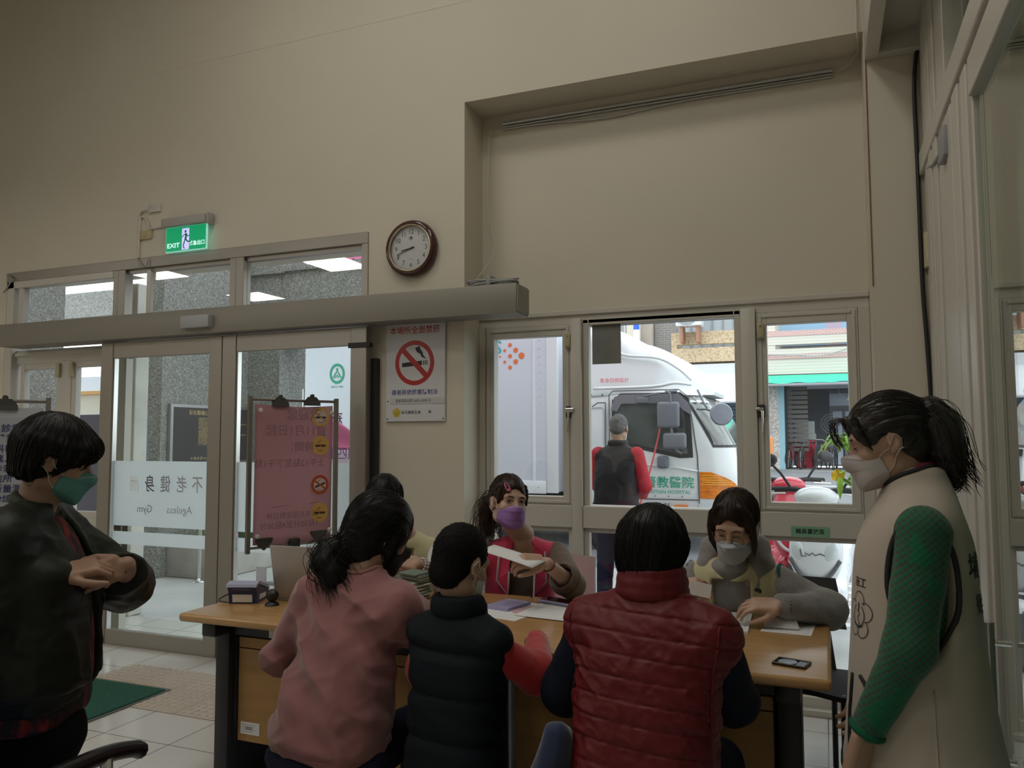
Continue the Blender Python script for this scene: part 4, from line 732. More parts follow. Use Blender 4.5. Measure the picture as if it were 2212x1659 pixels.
ctm = grid_mat('cream_tile', (0, 2), (8.0, 0.10), (0, 0), 0.010, (0.72, 0.66, 0.58), (0.73, 0.67, 0.59), (0.60, 0.54, 0.47), 0.6); ptm = grid_mat('pink_tile', (0, 2), (0.10, 0.06), (0, 0), 0.008, (0.62, 0.33, 0.31), (0.58, 0.30, 0.29), (0.75, 0.62, 0.58), 0.6, 0.5)
MB().box(-1.85, 9, 27.6, 27.9, 3.525, 4.025).box(-1.85, 9, 27.6, 27.9, 4.185, 4.37).box(-1.85, 9, 27.6, 27.9, 4.52, 4.795).box(-1.86, -1.50, 27.62, 27.88, 4.369, 4.521).box(-1.86, -1.50, 27.62, 27.88, 4.99, 8).box(-1.85, 9, 29.0, 29.2, 3.52, 9).build('wall', ctm, cr)
MB().box(-1.85, 9, 27.58, 27.92, 4.03, 4.18).box(-1.85, 9, 27.58, 27.92, 4.80, 4.98).build('pink_bands', ptm, cr)
m = MB().use(0).box(-1.4, 0.1, 28.9, 29.0, 4.6, 8).use(1).box(.1, .6, 28.9, 29, 4.6, 8).use(0).box(.6, 1.1, 28.9, 29, 4.6, 8).use(2).box(1.1, 9, 28.9, 29, 4.6, 8); m.build('upper_windows', [mat('sky_glass', (0.28, 0.45, 0.62), 0.2), mat('mauve_curtain', (0.50, 0.40, 0.50), 0.8), mat('grey_glass', (0.33, 0.33, 0.38), 0.2)], cr)
MB().box(-1.85, 9, 27.9, 33, 3.3, 3.52).build('slab', mat('slab_dark', (0.14, 0.15, 0.18), 0.7), cr)
MB().box(-1.85, -1.45, 27.5, 28.0, 0.37, 3.4).build('pier', ramp_mat('mosaic_pier', 'voronoi', 22, [(0.2, (0.45, 0.36, 0.32)), (0.8, (0.66, 0.62, 0.60))], 0.6), cr); MB().box(-1.45, -1.27, 27.5, 27.9, 0.37, 3.3).build('blue_post', mat('post_blue', (0.30, 0.50, 0.58), 0.6), cr)
MB().box(-1.27, 9, 32.8, 33, 0.3, 3.4).box(-1.4, -1.2, 28, 33, .3, 3.4).build('inside_wall', mat('shop_dark', (0.05, 0.055, 0.065), 0.8), cr)
m = MB()
for k in range(14): m.box(-1.27, -.55, 28.3, 28.34, .95 + .16 * k, 1.06 + .16 * k)
m.build('slatted_shutter', mat('slat_brown', (0.16, 0.14, 0.13), 0.7), cr)
ga = mat('shop_glass', (0.26, 0.29, 0.36), 0.12); gfm = mat('shop_frame', (0.10, 0.10, 0.12), 0.5); m = MB()
for a, b in ((.25, .55), (.66, 1.55), (1.68, 2.45), (2.58, 3.6)): m.box(a, b, 30.6, 30.64, .45, 2.35)
for a, b, in ((.15, 1.45), (1.6, 2.6), (2.7, 4)): m.box(a, b, 30.6, 30.64, 2.55, 3.0)
m.build('glazing', ga, cr); MB().box(.15, 4.2, 30.62, 30.7, .4, 3.1).build('door_frames', gfm, cr)
t = MB(); o = Vector((0.2, 30.2, 1.9))
for r in (.36, .27, .18, .09): disc(t, o, X, Z, r, r - .012, 28)
disc(t, Vector((.72, 30.4, 3.1)), X, Z, .26, .245, 28); t.build('fan_guard', mat('fan_grey', (0.40, 0.42, 0.45), 0.5), cr)
aw = thing('green_awning', 'bright green cloth awning with a scalloped edge over the shop', 'awning', (2, 27, 3.2))
def awp(u, v): return (-1.85 + 11 * u, 27.55 - 0.9 * v, 3.48 - 0.30 * v - 0.03 * abs(math.sin(u * 30)) * v + .015 * math.sin(u * 90) * v)
MB().grid(awp, 120, 6, 0.01).build('cloth', mat('awning_green', (0.06, 0.62, 0.42), 0.6), aw, 60); MB().tube([(-1.85, 26.7, 3.12), (9, 26.7, 3.12)], .05, 8).build('front_bar', mat('awning_bar', (0.42, 0.40, 0.44), 0.5), aw)
conduit('string_lights', arc([(-1.85, 27.45, 4.2), (-.9, 27.4, 4.15), (.0, 27.4, 4.10), (1.2, 27.4, 4.45), (2.2, 27.4, 4.85)]), 0.022, mat('string_grey', (0.50, 0.46, 0.48), 0.6), 'drooping string of lights across the cream shop front', 'lights')
# bicycles
def bicycle(lab, col, loc, rz):
    b = thing('bicycle', lab, 'bicycle', (0, 0, 0), 'bicycles parked in front of the shop'); fm_ = mat('bike_' + lab.split()[0], col, 0.35)
    for wx in (-.52, .52):
        w_ = MB().tube([(wx + .33 * math.cos(a), 0, .33 + .33 * math.sin(a)) for a in np.linspace(0, 6.283, 28, endpoint=False)], .02, 6, True).build('wheel', rub, b, 180); m = MB()
        for k in range(10): m.cyl((wx, 0, .33), (wx + .32 * math.cos(k * .628), 0, .33 + .32 * math.sin(k * .628)), .004, 4)
        m.build('spokes', steel2_m, w_)
    MB().tube([(-.52, 0, .33), (-.12, 0, .30), (.36, 0, .72), (-.2, 0, .70), (-.12, 0, .30)], .02, 6).tube([(-.52, 0, .33), (-.2, 0, .70)], .014, 6).tube([(.36, 0, .80), (.36, 0, .70), (.52, 0, .33)], .018, 6).tube([(-.2, 0, .70), (-.22, 0, .84)], .015, 6).build('frame', fm_, b, 60)
    MB().box(-.36, -.1, -.07, .07, .84, .89, .025).build('saddle', rub, b); MB().tube([(.30, -.28, .98), (.38, -.1, .96), (.36, 0, .92), (.38, .1, .96), (.30, .28, .98)], .014, 6).tube([(.36, 0, .80), (.36, 0, .93)], .014, 6).build('handlebar', steel2_m, b, 60)
    MB().tube([(-.12 + .10 * math.cos(a), .04, .30 + .10 * math.sin(a)) for a in np.linspace(0, 6.283, 14, endpoint=False)], .01, 5, True).build('chainring', rub, b); MB().box(.52, .82, -.14, .14, .72, .92, .02).build('basket', mat('basket_grey', (0.25, 0.25, 0.27), 0.6), b)
    b.location = loc; b.rotation_euler = (0, 0, rz); return b
for i, (c, nm, px, py) in enumerate((((.55, .05, .05), 'red bicycle at the left end of the row by the shop pier', -1.05, 28.3), ((.12, .12, .14), 'dark bicycle second from the shop pier', -.75, 28.0), ((.50, .05, .07), 'crimson bicycle leaning in the middle of the row by the shop', -.42, 28.4), ((.60, .42, .03), 'yellow bicycle in the middle of the row by the shop', -.10, 28.2), ((.05, .06, .09), 'black bicycle with a big front basket by the shop', .25, 28.0), ((.30, .30, .33), 'grey bicycle at the right end of the row, next to the wooden chair', .60, 28.3))):
    bicycle(nm, c, (px, py, .37), R_(75 + 9 * (i % 3)))
ch = thing('wooden_chair', 'small light brown wooden chair on the pavement before the shop', 'chair', (1.2, 27.6, .37)); wm = mat('chair_pine', (0.50, 0.24, 0.09), 0.6)
for px, py, h_ in ((.95, 27.4, .42), (1.45, 27.4, .62), (.95, 27.85, 1.05), (1.45, 27.85, .62)): MB().box(px, px + .05, py, py + .05, .37, .37 + h_).build('leg', wm, ch)
MB().box(.93, 1.52, 27.38, 27.92, .72, .77).build('seat', wm, ch); MB().box(.95, 1.0, 27.4, 27.9, 1.2, 1.42).box(1.45, 1.5, 27.4, 27.9, .95, 1.0).build('backrest', wm, ch)
for i, (x0, z0, c, lab, w__) in enumerate(((-.98, 1.55, (.40, .40, .40), 'grey carton on top of the stack behind the bicycles', .62), (-.98, 1.33, (.40, .39, .36), 'beige carton under the grey carton behind the bicycles', .66), (-.96, 1.10, (.50, .04, .07), 'red crate at the bottom of the stack behind the bicycles', .60))):
    tag(MB().box(x0, x0 + w__, 28.75, 29.3, z0 - (.73 if i == 2 else 0), z0 + .22 + (.20 if i == 0 else 0), .01).build('crate' if i == 2 else 'carton', mat('carton_%d' % i, c, .8)), lab, 'box')
# ================================================================= BODIES: smooth-union fields turned into one mesh each
f4 = np.float32; VOX = 1.0
def A3(p): return np.array(p, f4)
def smin(a, b, k):
    if k <= 0: return np.minimum(a, b)
    h = np.maximum(k - np.abs(a - b), 0) / k; return np.minimum(a, b) - h * h * k * f4(0.25)
def smax(a, b, k): return -smin(-a, -b, k)
_T = RNG.random((64, 64, 64)).astype(f4)
def vnoise(p):
    i = np.floor(p).astype(np.int32); t = (p - i).astype(f4); t = t * t * (3 - 2 * t); r = 0
    x0, y0, z0 = (i[:, k] & 63 for k in range(3)); x1, y1, z1 = ((i[:, k] + 1) & 63 for k in range(3)); tx, ty, tz = t[:, 0], t[:, 1], t[:, 2]
    a = _T[x0, y0, z0] * (1 - tx) + _T[x1, y0, z0] * tx; b = _T[x0, y1, z0] * (1 - tx) + _T[x1, y1, z0] * tx
    c = _T[x0, y0, z1] * (1 - tx) + _T[x1, y0, z1] * tx; d = _T[x0, y1, z1] * (1 - tx) + _T[x1, y1, z1] * tx
    a = a * (1 - ty) + b * ty; c = c * (1 - ty) + d * ty; return a * (1 - tz) + c * tz
def cap(a, b, ra, rb=None):
    a, b = A3(a), A3(b); rb = ra if rb is None else rb; ba = b - a; L = float(ba @ ba) + 1e-12
    def f(p):
        pa = p - a; h = np.clip(pa @ ba / f4(L), 0, 1); return np.linalg.norm(pa - h[:, None] * ba, axis=1) - (f4(ra) + f4(rb - ra) * h)
    f.bs = ((a + b) / 2, math.sqrt(L) / 2 + max(ra, rb)); return f
def ell(c, r, R=None):
    c, r = A3(c), A3(r); R = None if R is None else np.array(R, f4)
    def f(p):
        q = p - c
        if R is not None: q = q @ R
        k0 = np.linalg.norm(q / r, axis=1); k1 = np.linalg.norm(q / (r * r), axis=1) + f4(1e-9); return k0 * (k0 - 1) / k1
    f.bs = (c, float(r.max())); return f
def rbox(c, hs, r, R=None):
    c, hs = A3(c), A3(hs) - r; R = None if R is None else np.array(R, f4)
    def f(p):
        q = p - c
        if R is not None: q = q @ R
        q = np.abs(q) - hs; return np.linalg.norm(np.maximum(q, 0), axis=1) + np.minimum(q.max(axis=1), 0) - f4(r)
    f.bs = (c, float(np.linalg.norm(hs)) + r); return f
def chain(pts, rs, k=0.0):
    fs = [cap(pts[i], pts[i + 1], rs[i], rs[i + 1]) for i in range(len(pts) - 1)]; P = np.array(pts, f4); c = P.mean(0)
    def f(p):
        d = fs[0](p)
        for g in fs[1:]: d = smin(d, g(p), k)
        return d
    f.bs = (c, float(np.linalg.norm(P - c, axis=1).max()) + max(rs)); return f
def loft(st, O=(0, 0, 0), R=np.eye(3), n=2.4, r=0.02):
    """cross sections (z, cx, cy, half width, half depth) along a local z axis."""
    st = np.array(st, float); zs = st[:, 0]; O = A3(O); R = np.array(R, f4); zz = np.linspace(zs[0], zs[-1], 60); cols = []
    for k in range(1, 5):
        y = st[:, k]; m = np.gradient(y, zs); i = np.clip(np.searchsorted(zs, zz) - 1, 0, len(zs) - 2); h = zs[i + 1] - zs[i]; t = (zz - zs[i]) / h
        cols.append((2 * t**3 - 3 * t**2 + 1) * y[i] + (t**3 - 2 * t**2 + t) * h * m[i] + (-2 * t**3 + 3 * t**2) * y[i + 1] + (t**3 - t**2) * h * m[i + 1])
    def f(p):
        q = (p - O) @ R; z = q[:, 2]; cx, cy, a, b = (np.interp(z, zz, c).astype(f4) for c in cols)
        u = np.abs(q[:, 0] - cx) / a; v = np.abs(q[:, 1] - cy) / b; e = (u ** n + v ** n + f4(1e-12)) ** f4(1 / n)
        d = (e - 1) * np.minimum(a, b) * f4(0.92); return smax(smax(d, f4(zs[0]) - z, r), z - f4(zs[-1]), r)
    mid = O + R @ A3((st[:, 1].mean(), st[:, 2].mean(), (zs[0] + zs[-1]) / 2)); f.bs = (mid, float(math.hypot((zs[-1] - zs[0]) / 2, max(st[:, 3].max(), st[:, 4].max()) * 1.25)) + 0.05); return f
class Field:
    def __init__(s): s.ops = []
    def add(s, f, k=0.02): s.ops.append((0, f, k)); return s
    def cut(s, f, k=0.005): s.ops.append((1, f, k)); return s
    def disp(s, f): s.ops.append((2, f, 0)); return s
    def __call__(s, p):
        d = np.full(len(p), 9.0, f4)
        for op, f, k in s.ops:
            if op == 2: d = d + f(p, d); continue
            c, r = f.bs; far = np.linalg.norm(p - c, axis=1) - f4(r); m = far < 0.06
            if op == 0:
                g = far.copy() + f4(0.0)
                if m.any(): g[m] = f(p[m])
                d = smin(d, g, k)
            elif m.any():
                dd = d[m]; d[m] = smax(dd, -f(p[m]), k)
        return d
    def bounds(s, pad=0.03):
        lo = np.array([9e9] * 3); hi = -lo
        for op, f, k in s.ops:
            if op == 0: c, r = f.bs; lo = np.minimum(lo, np.array(c) - r); hi = np.maximum(hi, np.array(c) + r)
        return lo - pad, hi + pad
def grad(f, p, e=1e-3):
    g = np.stack([f(p + A3(np.eye(3)[k] * e)) - f(p - A3(np.eye(3)[k] * e)) for k in range(3)], 1); return g / (np.linalg.norm(g, axis=1, keepdims=True) + 1e-9)
def march(f, p, d, n=14):
    """walk the points along d onto the surface."""
    p = np.array(p, f4).copy(); d = np.array(d, f4)
    for _ in range(n): p = p + d * np.clip(f(p), -0.05, 0.05)[:, None] * f4(0.9)
    return p
def snap(f, p, off=0.0, n=6):
    p = np.array(p, f4).copy()
    for _ in range(n): p = p - grad(f, p) * (f(p) - off)[:, None] * f4(0.9)
    return p
def polygonize(f, h, lo=None, hi=None):
    h = h * VOX
    if lo is None: lo, hi = f.bounds()
    lo, hi = np.array(lo, float), np.array(hi, float); B = 8
    nb = np.ceil((hi - lo) / (h * B)).astype(int) + 1; n = nb * B
    bi = np.stack(np.meshgrid(*[np.arange(k) for k in nb], indexing='ij'), -1).reshape(-1, 3); bc = (lo + (bi * B + (B - 1) / 2) * h).astype(f4)
    bd = f(bc); act = np.abs(bd) < B * h * 1.45
    D = np.repeat(np.repeat(np.repeat(bd.reshape(nb), B, 0), B, 1), B, 2).astype(f4)
    loc = np.stack(np.meshgrid(*[np.arange(B)] * 3, indexing='ij'), -1).reshape(-1, 3); ai = bi[act]
    for s in range(0, len(ai), 900):
        idx = (ai[s:s + 900, None, :] * B + loc[None]).reshape(-1, 3); D[idx[:, 0], idx[:, 1], idx[:, 2]] = f((lo + idx * h).astype(f4))
    S = D < 0; c8 = [(i, j, k) for i in (0, 1) for j in (0, 1) for k in (0, 1)]; sl = lambda o: tuple(slice(o[a], n[a] - 1 + o[a]) for a in range(3))
    cnt = sum(S[sl(o)].astype(np.int8) for o in c8); cells = np.argwhere((cnt > 0) & (cnt < 8)); 
    if len(cells) == 0: return np.zeros((0, 3)), []
    vid = np.full(tuple(n - 1), -1, np.int32); vid[cells[:, 0], cells[:, 1], cells[:, 2]] = np.arange(len(cells))
    cv = np.stack([D[cells[:, 0] + o[0], cells[:, 1] + o[1], cells[:, 2] + o[2]] for o in c8], 1); acc = np.zeros((len(cells), 3)); num = np.zeros(len(cells))
    for a in range(8):
        for b in range(a + 1, 8):
            if sum(abs(x - y) for x, y in zip(c8[a], c8[b])) != 1: continue
            m = (cv[:, a] < 0) != (cv[:, b] < 0); t = cv[m, a] / (cv[m, a] - cv[m, b] + 1e-12); pa, pb = np.array(c8[a], float), np.array(c8[b], float)
            acc[m] += pa + (pb - pa) * t[:, None]; num[m] += 1
    V = lo + (cells + acc / num[:, None]) * h; F = []
    for ax in range(3):
        u, w = (ax + 1) % 3, (ax + 2) % 3; o = [0, 0, 0]; o[ax] = 1; s0 = S[tuple(slice(0, n[k] - (1 if k == ax else 0)) for k in range(3))]; s1 = S[tuple(slice(o[k], n[k]) for k in range(3))]
        e = np.argwhere(s0 != s1); e = e[(e[:, u] > 0) & (e[:, w] > 0) & (e[:, u] < n[u] - 1) & (e[:, w] < n[w] - 1) & (e[:, ax] < n[ax] - 1)]
        def g(du, dw): q = e.copy(); q[:, u] += du; q[:, w] += dw; return vid[q[:, 0], q[:, 1], q[:, 2]]
        q = np.stack([g(-1, -1), g(0, -1), g(0, 0), g(-1, 0)], 1); flip = ~s0[e[:, 0], e[:, 1], e[:, 2]]; q[flip] = q[flip][:, ::-1]; F.append(q[(q >= 0).all(1)])
    return V, np.concatenate(F)
def skin(f, name, m, parent, h=0.006, extra=None, lo=None, hi=None):
    V, F = polygonize(f, h, lo, hi); o_ = np.array(org(parent)); me = bpy.data.meshes.new(name); nv, nf = len(V), len(F); ev, ef = np.zeros((0, 3)), []
    if extra is not None and extra.v: ev = np.array(extra.v); ef = extra.f
    if len(ef) == 0:
        me.vertices.add(nv); me.vertices.foreach_set('co', (V - o_).astype(f4).ravel()); me.loops.add(nf * 4); me.polygons.add(nf)
        me.loops.foreach_set('vertex_index', F.astype(np.int32).ravel()); me.polygons.foreach_set('loop_start', np.arange(0, nf * 4, 4, dtype=np.int32)); me.update(calc_edges=True)
    else: me.from_pydata(np.concatenate([V, ev]) - o_, [], [tuple(q) for q in F.tolist()] + [tuple(i + nv for i in q) for q in ef]); me.update()
    me.materials.append(m); me.polygons.foreach_set('use_smooth', [True] * len(me.polygons)); me.validate()
    o = bpy.data.objects.new(name, me); COL.objects.link(o); o.parent = parent; ORG[o.name] = Vector(o_); return o
# ---- anatomy
def rot(yaw=0, pitch=0, roll=0):
    """columns: right, forward, up. yaw 0 faces +y, positive turns left; pitch positive looks up; roll positive tilts to the right."""
    m = Matrix.Rotation(R_(yaw), 3, 'Z') @ Matrix.Rotation(R_(pitch), 3, 'X') @ Matrix.Rotation(R_(roll), 3, 'Y'); return np.array(m, float)
def in_frame(C, R, s, g, rad):
    C_, R32 = A3(C), np.array(R, f4)
    def f(p): return g(((p - C_) @ R32) / f4(s)) * f4(s)
    f.bs = (C_, rad * s); return f
def head_field(eyes='open', ears=True):
    F = Field()
    F.add(ell((0, -.014, .030), (.0735, .092, .086)), 0).add(ell((0, .022, -.032), (.0585, .066, .078)), .03).add(ell((0, .058, -.096), (.024, .022, .017)), .035)
    for s in (-1, 1):
        F.add(ell((s * .040, .056, -.026), (.025, .024, .022)), .02); F.add(ell((s * .045, -.0, -.070), (.020, .035, .022)), .03)
    F.add(cap((-.040, .074, .022), (.040, .074, .022), .013), .018)
    for s in (-1, 1): F.cut(ell((s * .032, .096, .004), (.019, .016, .012)), .012)
    F.add(cap((0, .084, .008), (0, .103, -.030), .0075, .0115), .012)
    for s in (-1, 1): F.add(ell((s * .012, .094, -.034), (.008, .010, .008)), .007)
    F.add(ell((0, .083, -.062), (.024, .012, .008)), .008)
    for s in (-1, 1):
        F.add(ell((s * .032, .0705, .003), (.0165, .0145, .0135)), .004)
        if eyes == 'open': F.cut(ell((s * .032, .088, .0025), (.0125, .0105, .0048)), .002)
        elif eyes == 'low': F.cut(ell((s * .032, .088, -.0035), (.0125, .0105, .0022)), .001)
        if ears:
            Re = rot(0, 0, 0); F.add(ell((s * .0755, -.010, -.006), (.0085, .019, .031)), .006).cut(ell((s * .086, -.006, -.002), (.007, .010, .017)), .004).add(ell((s * .074, -.002, -.030), (.007, .010, .010)), .005)
    return F
HEADS = {k: head_field(k) for k in ('open', 'low', 'shut')}
def add_head(F, C, R, s=1.0, eyes='open', k=0.02): F.add(in_frame(C, R, s, HEADS[eyes], 0.135), k)
def hp(C, R, s, p): return A3(C) + np.array(R, f4) @ (A3(p) * s)
def hand_prims(wrist, R, mirror=1, curl=(25, 35, 25), thumb=(0.55, 0.75, -0.35), s=1.0, spread=1.0, curls=None, tcurl=0.25):
    """R columns: thumb side, along the fingers, back of the hand; mirror -1 swaps the thumb side."""
    W_ = A3(wrist); R = np.array(R, float); P = lambda v: W_ + (R @ (np.array(v, float) * s * np.array((mirror, 1, 1)))).astype(f4); out = []
    RM = R.copy(); out.append((rbox(P((0, .046, 0)), (.038 * s, .047 * s, .0135 * s), .013 * s, RM), .012)); out.append((ell(P((.020, .030, -.008)), (.017 * s, .026 * s, .014 * s), RM), .010)); tips = []
    for i, (bx, by, L, r0) in enumerate(((.0285, .086, .072, .0088), (.0095, .090, .080, .0090), (-.0100, .087, .074, .0086), (-.0280, .079, .058, .0076))):
        c = curls[i] if curls else curl; ang = 0; p = np.array((bx, by, 0.0)); pts = [p.copy()]; sp = (bx * 1.6) * spread
        for j, fr_ in enumerate((.47, .30, .23)):
            ang += R_(c[j]); d = np.array((sp, math.cos(ang), -math.sin(ang))); d /= np.linalg.norm(d); p = p + d * L * fr_; pts.append(p.copy())
        out.append((chain([P(q) for q in [np.array((bx * .8, by - .03, 0))] + pts], [r0 * s, r0 * 1.02 * s, r0 * .95 * s, r0 * .86 * s, r0 * .72 * s]), .0045)); tips.append(P(pts[-1]))
    t = np.array(thumb, float); t /= np.linalg.norm(t); p0 = np.array((.030, .016, -.006)); p1 = p0 + t * .040; t2 = t + np.array((-tcurl, .25, -.05)); t2 /= np.linalg.norm(t2); p2 = p1 + t2 * .032; t3 = t2 + np.array((-tcurl, .2, -.05)); t3 /= np.linalg.norm(t3); p3 = p2 + t3 * .025
    out.append((chain([P(p0), P(p1), P(p2), P(p3)], [.0135 * s, .0115 * s, .0100 * s, .0078 * s]), .007)); tips.append(P(p3)); return out, tips
def frame_to(d, up):
    """columns (side, along d, up)"""
    d = np.array(d, float); d /= np.linalg.norm(d); up = np.array(up, float); up = up - d * (up @ d); up /= np.linalg.norm(up); return np.stack([np.cross(d, up), d, up], 1)
def limb(F, a, b, c, ra, rb, rc, k=0.02): F.add(chain([a, b], [ra, rb]), k); F.add(chain([b, c], [rb, rc]), k)
skin_m = mat('skin', (0.46, 0.285, 0.20), 0.5, noise=(22, 0.07), sss=0.08)
skin2_m = mat('skin_tanned', (0.37, 0.215, 0.145), 0.5, noise=(22, 0.08), sss=0.08)
hair_m = mat('black_hair', (0.006, 0.0055, 0.005), 0.42, spec=.22, noise=(40, 0.5, (3, 3, .4)))
hairb_m = mat('brown_hair', (0.030, 0.016, 0.010), 0.42, spec=.25, noise=(40, 0.55, (3, 3, .4)))
eye_w = mat('eye_white', (0.62, 0.60, 0.57), 0.15); iris_m = mat('iris_brown', (0.02, 0.010, 0.006), 0.1, coat=0.5); lash_m = mat('lash', (0.012, 0.010, 0.009), 0.7); pupil_m = mat('pupil', (0.004, 0.004, 0.004), 0.05)
def strands(mb, f, starts, dirf, n=9, step=0.014, r=0.0008, off=0.0015, jit=0.15, lift=0.0):
    """thin hairs that run over the surface of the field f."""
    P = np.array(starts, f4); path = [P.copy()]; J = RNG.normal(0, jit, P.shape).astype(f4)
    for k in range(n):
        d = dirf(P) + J; g = grad(f, P); d = d - g * (d * g).sum(1, keepdims=True) * (1 if lift == 0 else .6); d /= np.linalg.norm(d, axis=1, keepdims=True) + 1e-6
        P = P + d * f4(step); dist = f(P); P = P - g * (dist - off - lift * k)[:, None] * f4(0.8); path.append(P.copy())
    path = np.stack(path, 1)
    for q in path: mb.tube(q, [r] * (n - 1) + [r * .7, r * .25], 3, cap=False)
    return mb
def surface_points(f, c, rad, n, cond=None):
    d = RNG.normal(size=(n * 3, 3)); d /= np.linalg.norm(d, axis=1, keepdims=True); p = A3(c) + d.astype(f4) * f4(rad); p = march(f, p, -d)
    ok = np.abs(f(p)) < 0.004
    if cond is not None: ok &= cond(p)
    return p[ok][:n]
def face_parts(par, C, R, s, eyes='open', gaze=(0, 0), brow=hairb_m):
    H = lambda p: Vector(hp(C, R, s, p)); r_, fw, up = (Vector(R[:, k]) for k in range(3)); body = HEADS[eyes]
    def onface(pts, off=0.0006): return [Vector(hp(C, R, s, q)) for q in snap(body, np.array(pts, f4), off)]
    for sd in (-1, 1):
        if eyes != 'shut':
            ec = H((sd * .032, .0705, .0025 if eyes == 'open' else -.0005)); e = MB().sphere(ec, .0132 * s, 16).build('eye', eye_w, par, 180)
            gd = (fw + r_ * gaze[0] + up * gaze[1]).normalized(); u = gd.cross(up).normalized(); w = u.cross(gd)
            m = MB(); m.lathe([(.0062 * s, .0114 * s), (.0045 * s, .0130 * s), (0, .0136 * s)], ec, gd, 20, False).build('iris', iris_m, e, 180); m = MB(); m.lathe([(.0026 * s, .01325 * s), (0, .0138 * s)], ec, gd, 14, False).build('pupil', pupil_m, e)
        zc = .0078 if eyes == 'open' else (-.0012 if eyes == 'low' else -.006); pts = [(sd * (.032 + .0135 * t), .095, zc - .0052 * t * t * (1 if eyes == 'open' else -.3)) for t in np.linspace(-1, 1, 9)]
        MB().tube(onface(pts, .0006), [.0005, .0009, .0011, .0012, .0012, .0012, .0011, .0009, .0006], 5).build('eyelashes', lash_m, par, 180)
        pts = [(sd * (.032 + .019 * t), .1, .0235 + .0035 * (1 - (t - .25) ** 2) ) for t in np.linspace(-1, 1, 9)]
        MB().tube(onface(pts, -.0006), [.0014, .0024, .0028, .003, .003, .0028, .0022, .0016, .0008], 6).build('eyebrow', brow, par, 180)
def mask_part(par, C, R, s, m, strap_m, puff=0.0, ztop=-.014, zbot=-.122, wide=.066, drop=0.0, pleats=3):
    """pleated surgical mask over nose and chin with two ear loops."""
    G = Field(); G.add(ell((0, .020, -.045), (.064, .076, .082)), 0).add(ell((0, .066, -.098), (.034, .026, .026)), .05).add(cap((0, .085, .0), (0, .104, -.032), .010, .017), .035)
    def side(x): return np.abs(x) / wide
    def g(p):
        d = G(p) - f4(.0058 + puff); z = p[:, 2]; x = p[:, 0]; e = side(x)
        zc = (z - ztop) / (zbot - ztop); d = d - f4(.0022) * (np.mod(zc * pleats + .15, 1.0).astype(f4) - f4(.5)) * np.clip(1.25 - e, 0, 1) * (np.abs(zc - .5) < .38)
        t = ztop - .020 * e ** 2 - .010 * np.clip(e - .3, 0, 1); b = zbot + .040 * e ** 1.6
        d = smax(d, (z - t).astype(f4), .003); d = smax(d, (b - z).astype(f4), .003); d = smax(d, (np.abs(x) - wide).astype(f4), .004)
        d = smax(d, (f4(.030) + f4(.22) * (p[:, 2] + f4(.06)) - p[:, 1]).astype(f4), .004); return d
    fld = Field().add(in_frame(C, R, s, g, .17), 0); o = skin(fld, 'mask', m, par, .0028); H = lambda q: Vector(hp(C, R, s, q)); hf = HEADS['shut']
    for sd in (-1, 1):
        for za, zb_ in ((-.036, .012), (-.084, -.030)):
            pts = [(sd * .0625, .034 + .22 * (za + .06), za), (sd * .078, .008, za * .6 + zb_ * .4), (sd * .082, -.012, zb_), (sd * .080, -.026, zb_ * .5 - .012)]; pts = [tuple(q) for q in snap(hf, np.array(arc(pts, 5), f4), .0022)]
            MB().tube([H(q) for q in pts], .0014 * s, 6).build('ear_loop', strap_m, o, 180)
    zt = lambda x: ztop - .004 - .020 * (x / wide) ** 2 - .010 * max(abs(x) / wide - .3, 0)
    pts = [(x, .13, zt(x)) for x in np.linspace(-wide * .8, wide * .8, 17)]; pts = march(g, np.array(pts, f4), (0, -1, 0)); MB().tube([H(q + A3((0, .0006, 0))) for q in pts], .0012 * s, 5).build('nose_strip', strap_m, o, 180)
    return o
def on_surface(f, mb_src, d, off=0.0015):
    """lay the flat mesh of a builder onto a field along the direction d."""
    P = np.array(mb_src.v, f4) - A3(d) * f4(0.06); P = march(f, P, d, 18) - A3(d) * f4(off); mb_src.v = [tuple(p) for p in P]; return mb_src
def seam(f, pts, r, name, m, par, off=0.0, n=6, closed=False): return MB().tube([Vector(q) for q in snap(f, np.array(arc(pts, 6) if not closed else pts, f4), off)], r, n, closed).build(name, m, par, 180)
def emblem(mb_list, f, o, u, w, s, d, par, mats, text_=None):
    """round hospital badge: rim, two figures and a line of characters, laid on cloth."""
    a, b, c = MB(), MB(), MB(); disc(a, o, u, w, s, 0, 40); disc(b, o, u, w, s * .97, s * .80, 44); disc(b, o + Vector(w) * s * .40, u, w, s * .15, 0, 14)
    stroke(b, [(-.55, .25), (-.35, .38), (-.15, .2), (-.35, -.05), (-.5, .1)], .17, o, u, w, s); stroke(b, [(0, .28), (.12, .0), (.35, -.2), (.2, -.32), (-.1, -.25)], .26, o, u, w, s); stroke(b, [(-.5, -.35), (-.2, -.45), (.1, -.38)], .14, o, u, w, s); stroke(b, [(.3, -.48), (.5, -.35), (.55, -.5)], .14, o, u, w, s)
    for q, mm, nm, of in ((a, mats[0], 'badge', .0012), (b, mats[1], 'badge_print', .0022)): on_surface(f, q, d, of).build(nm, mm, par)
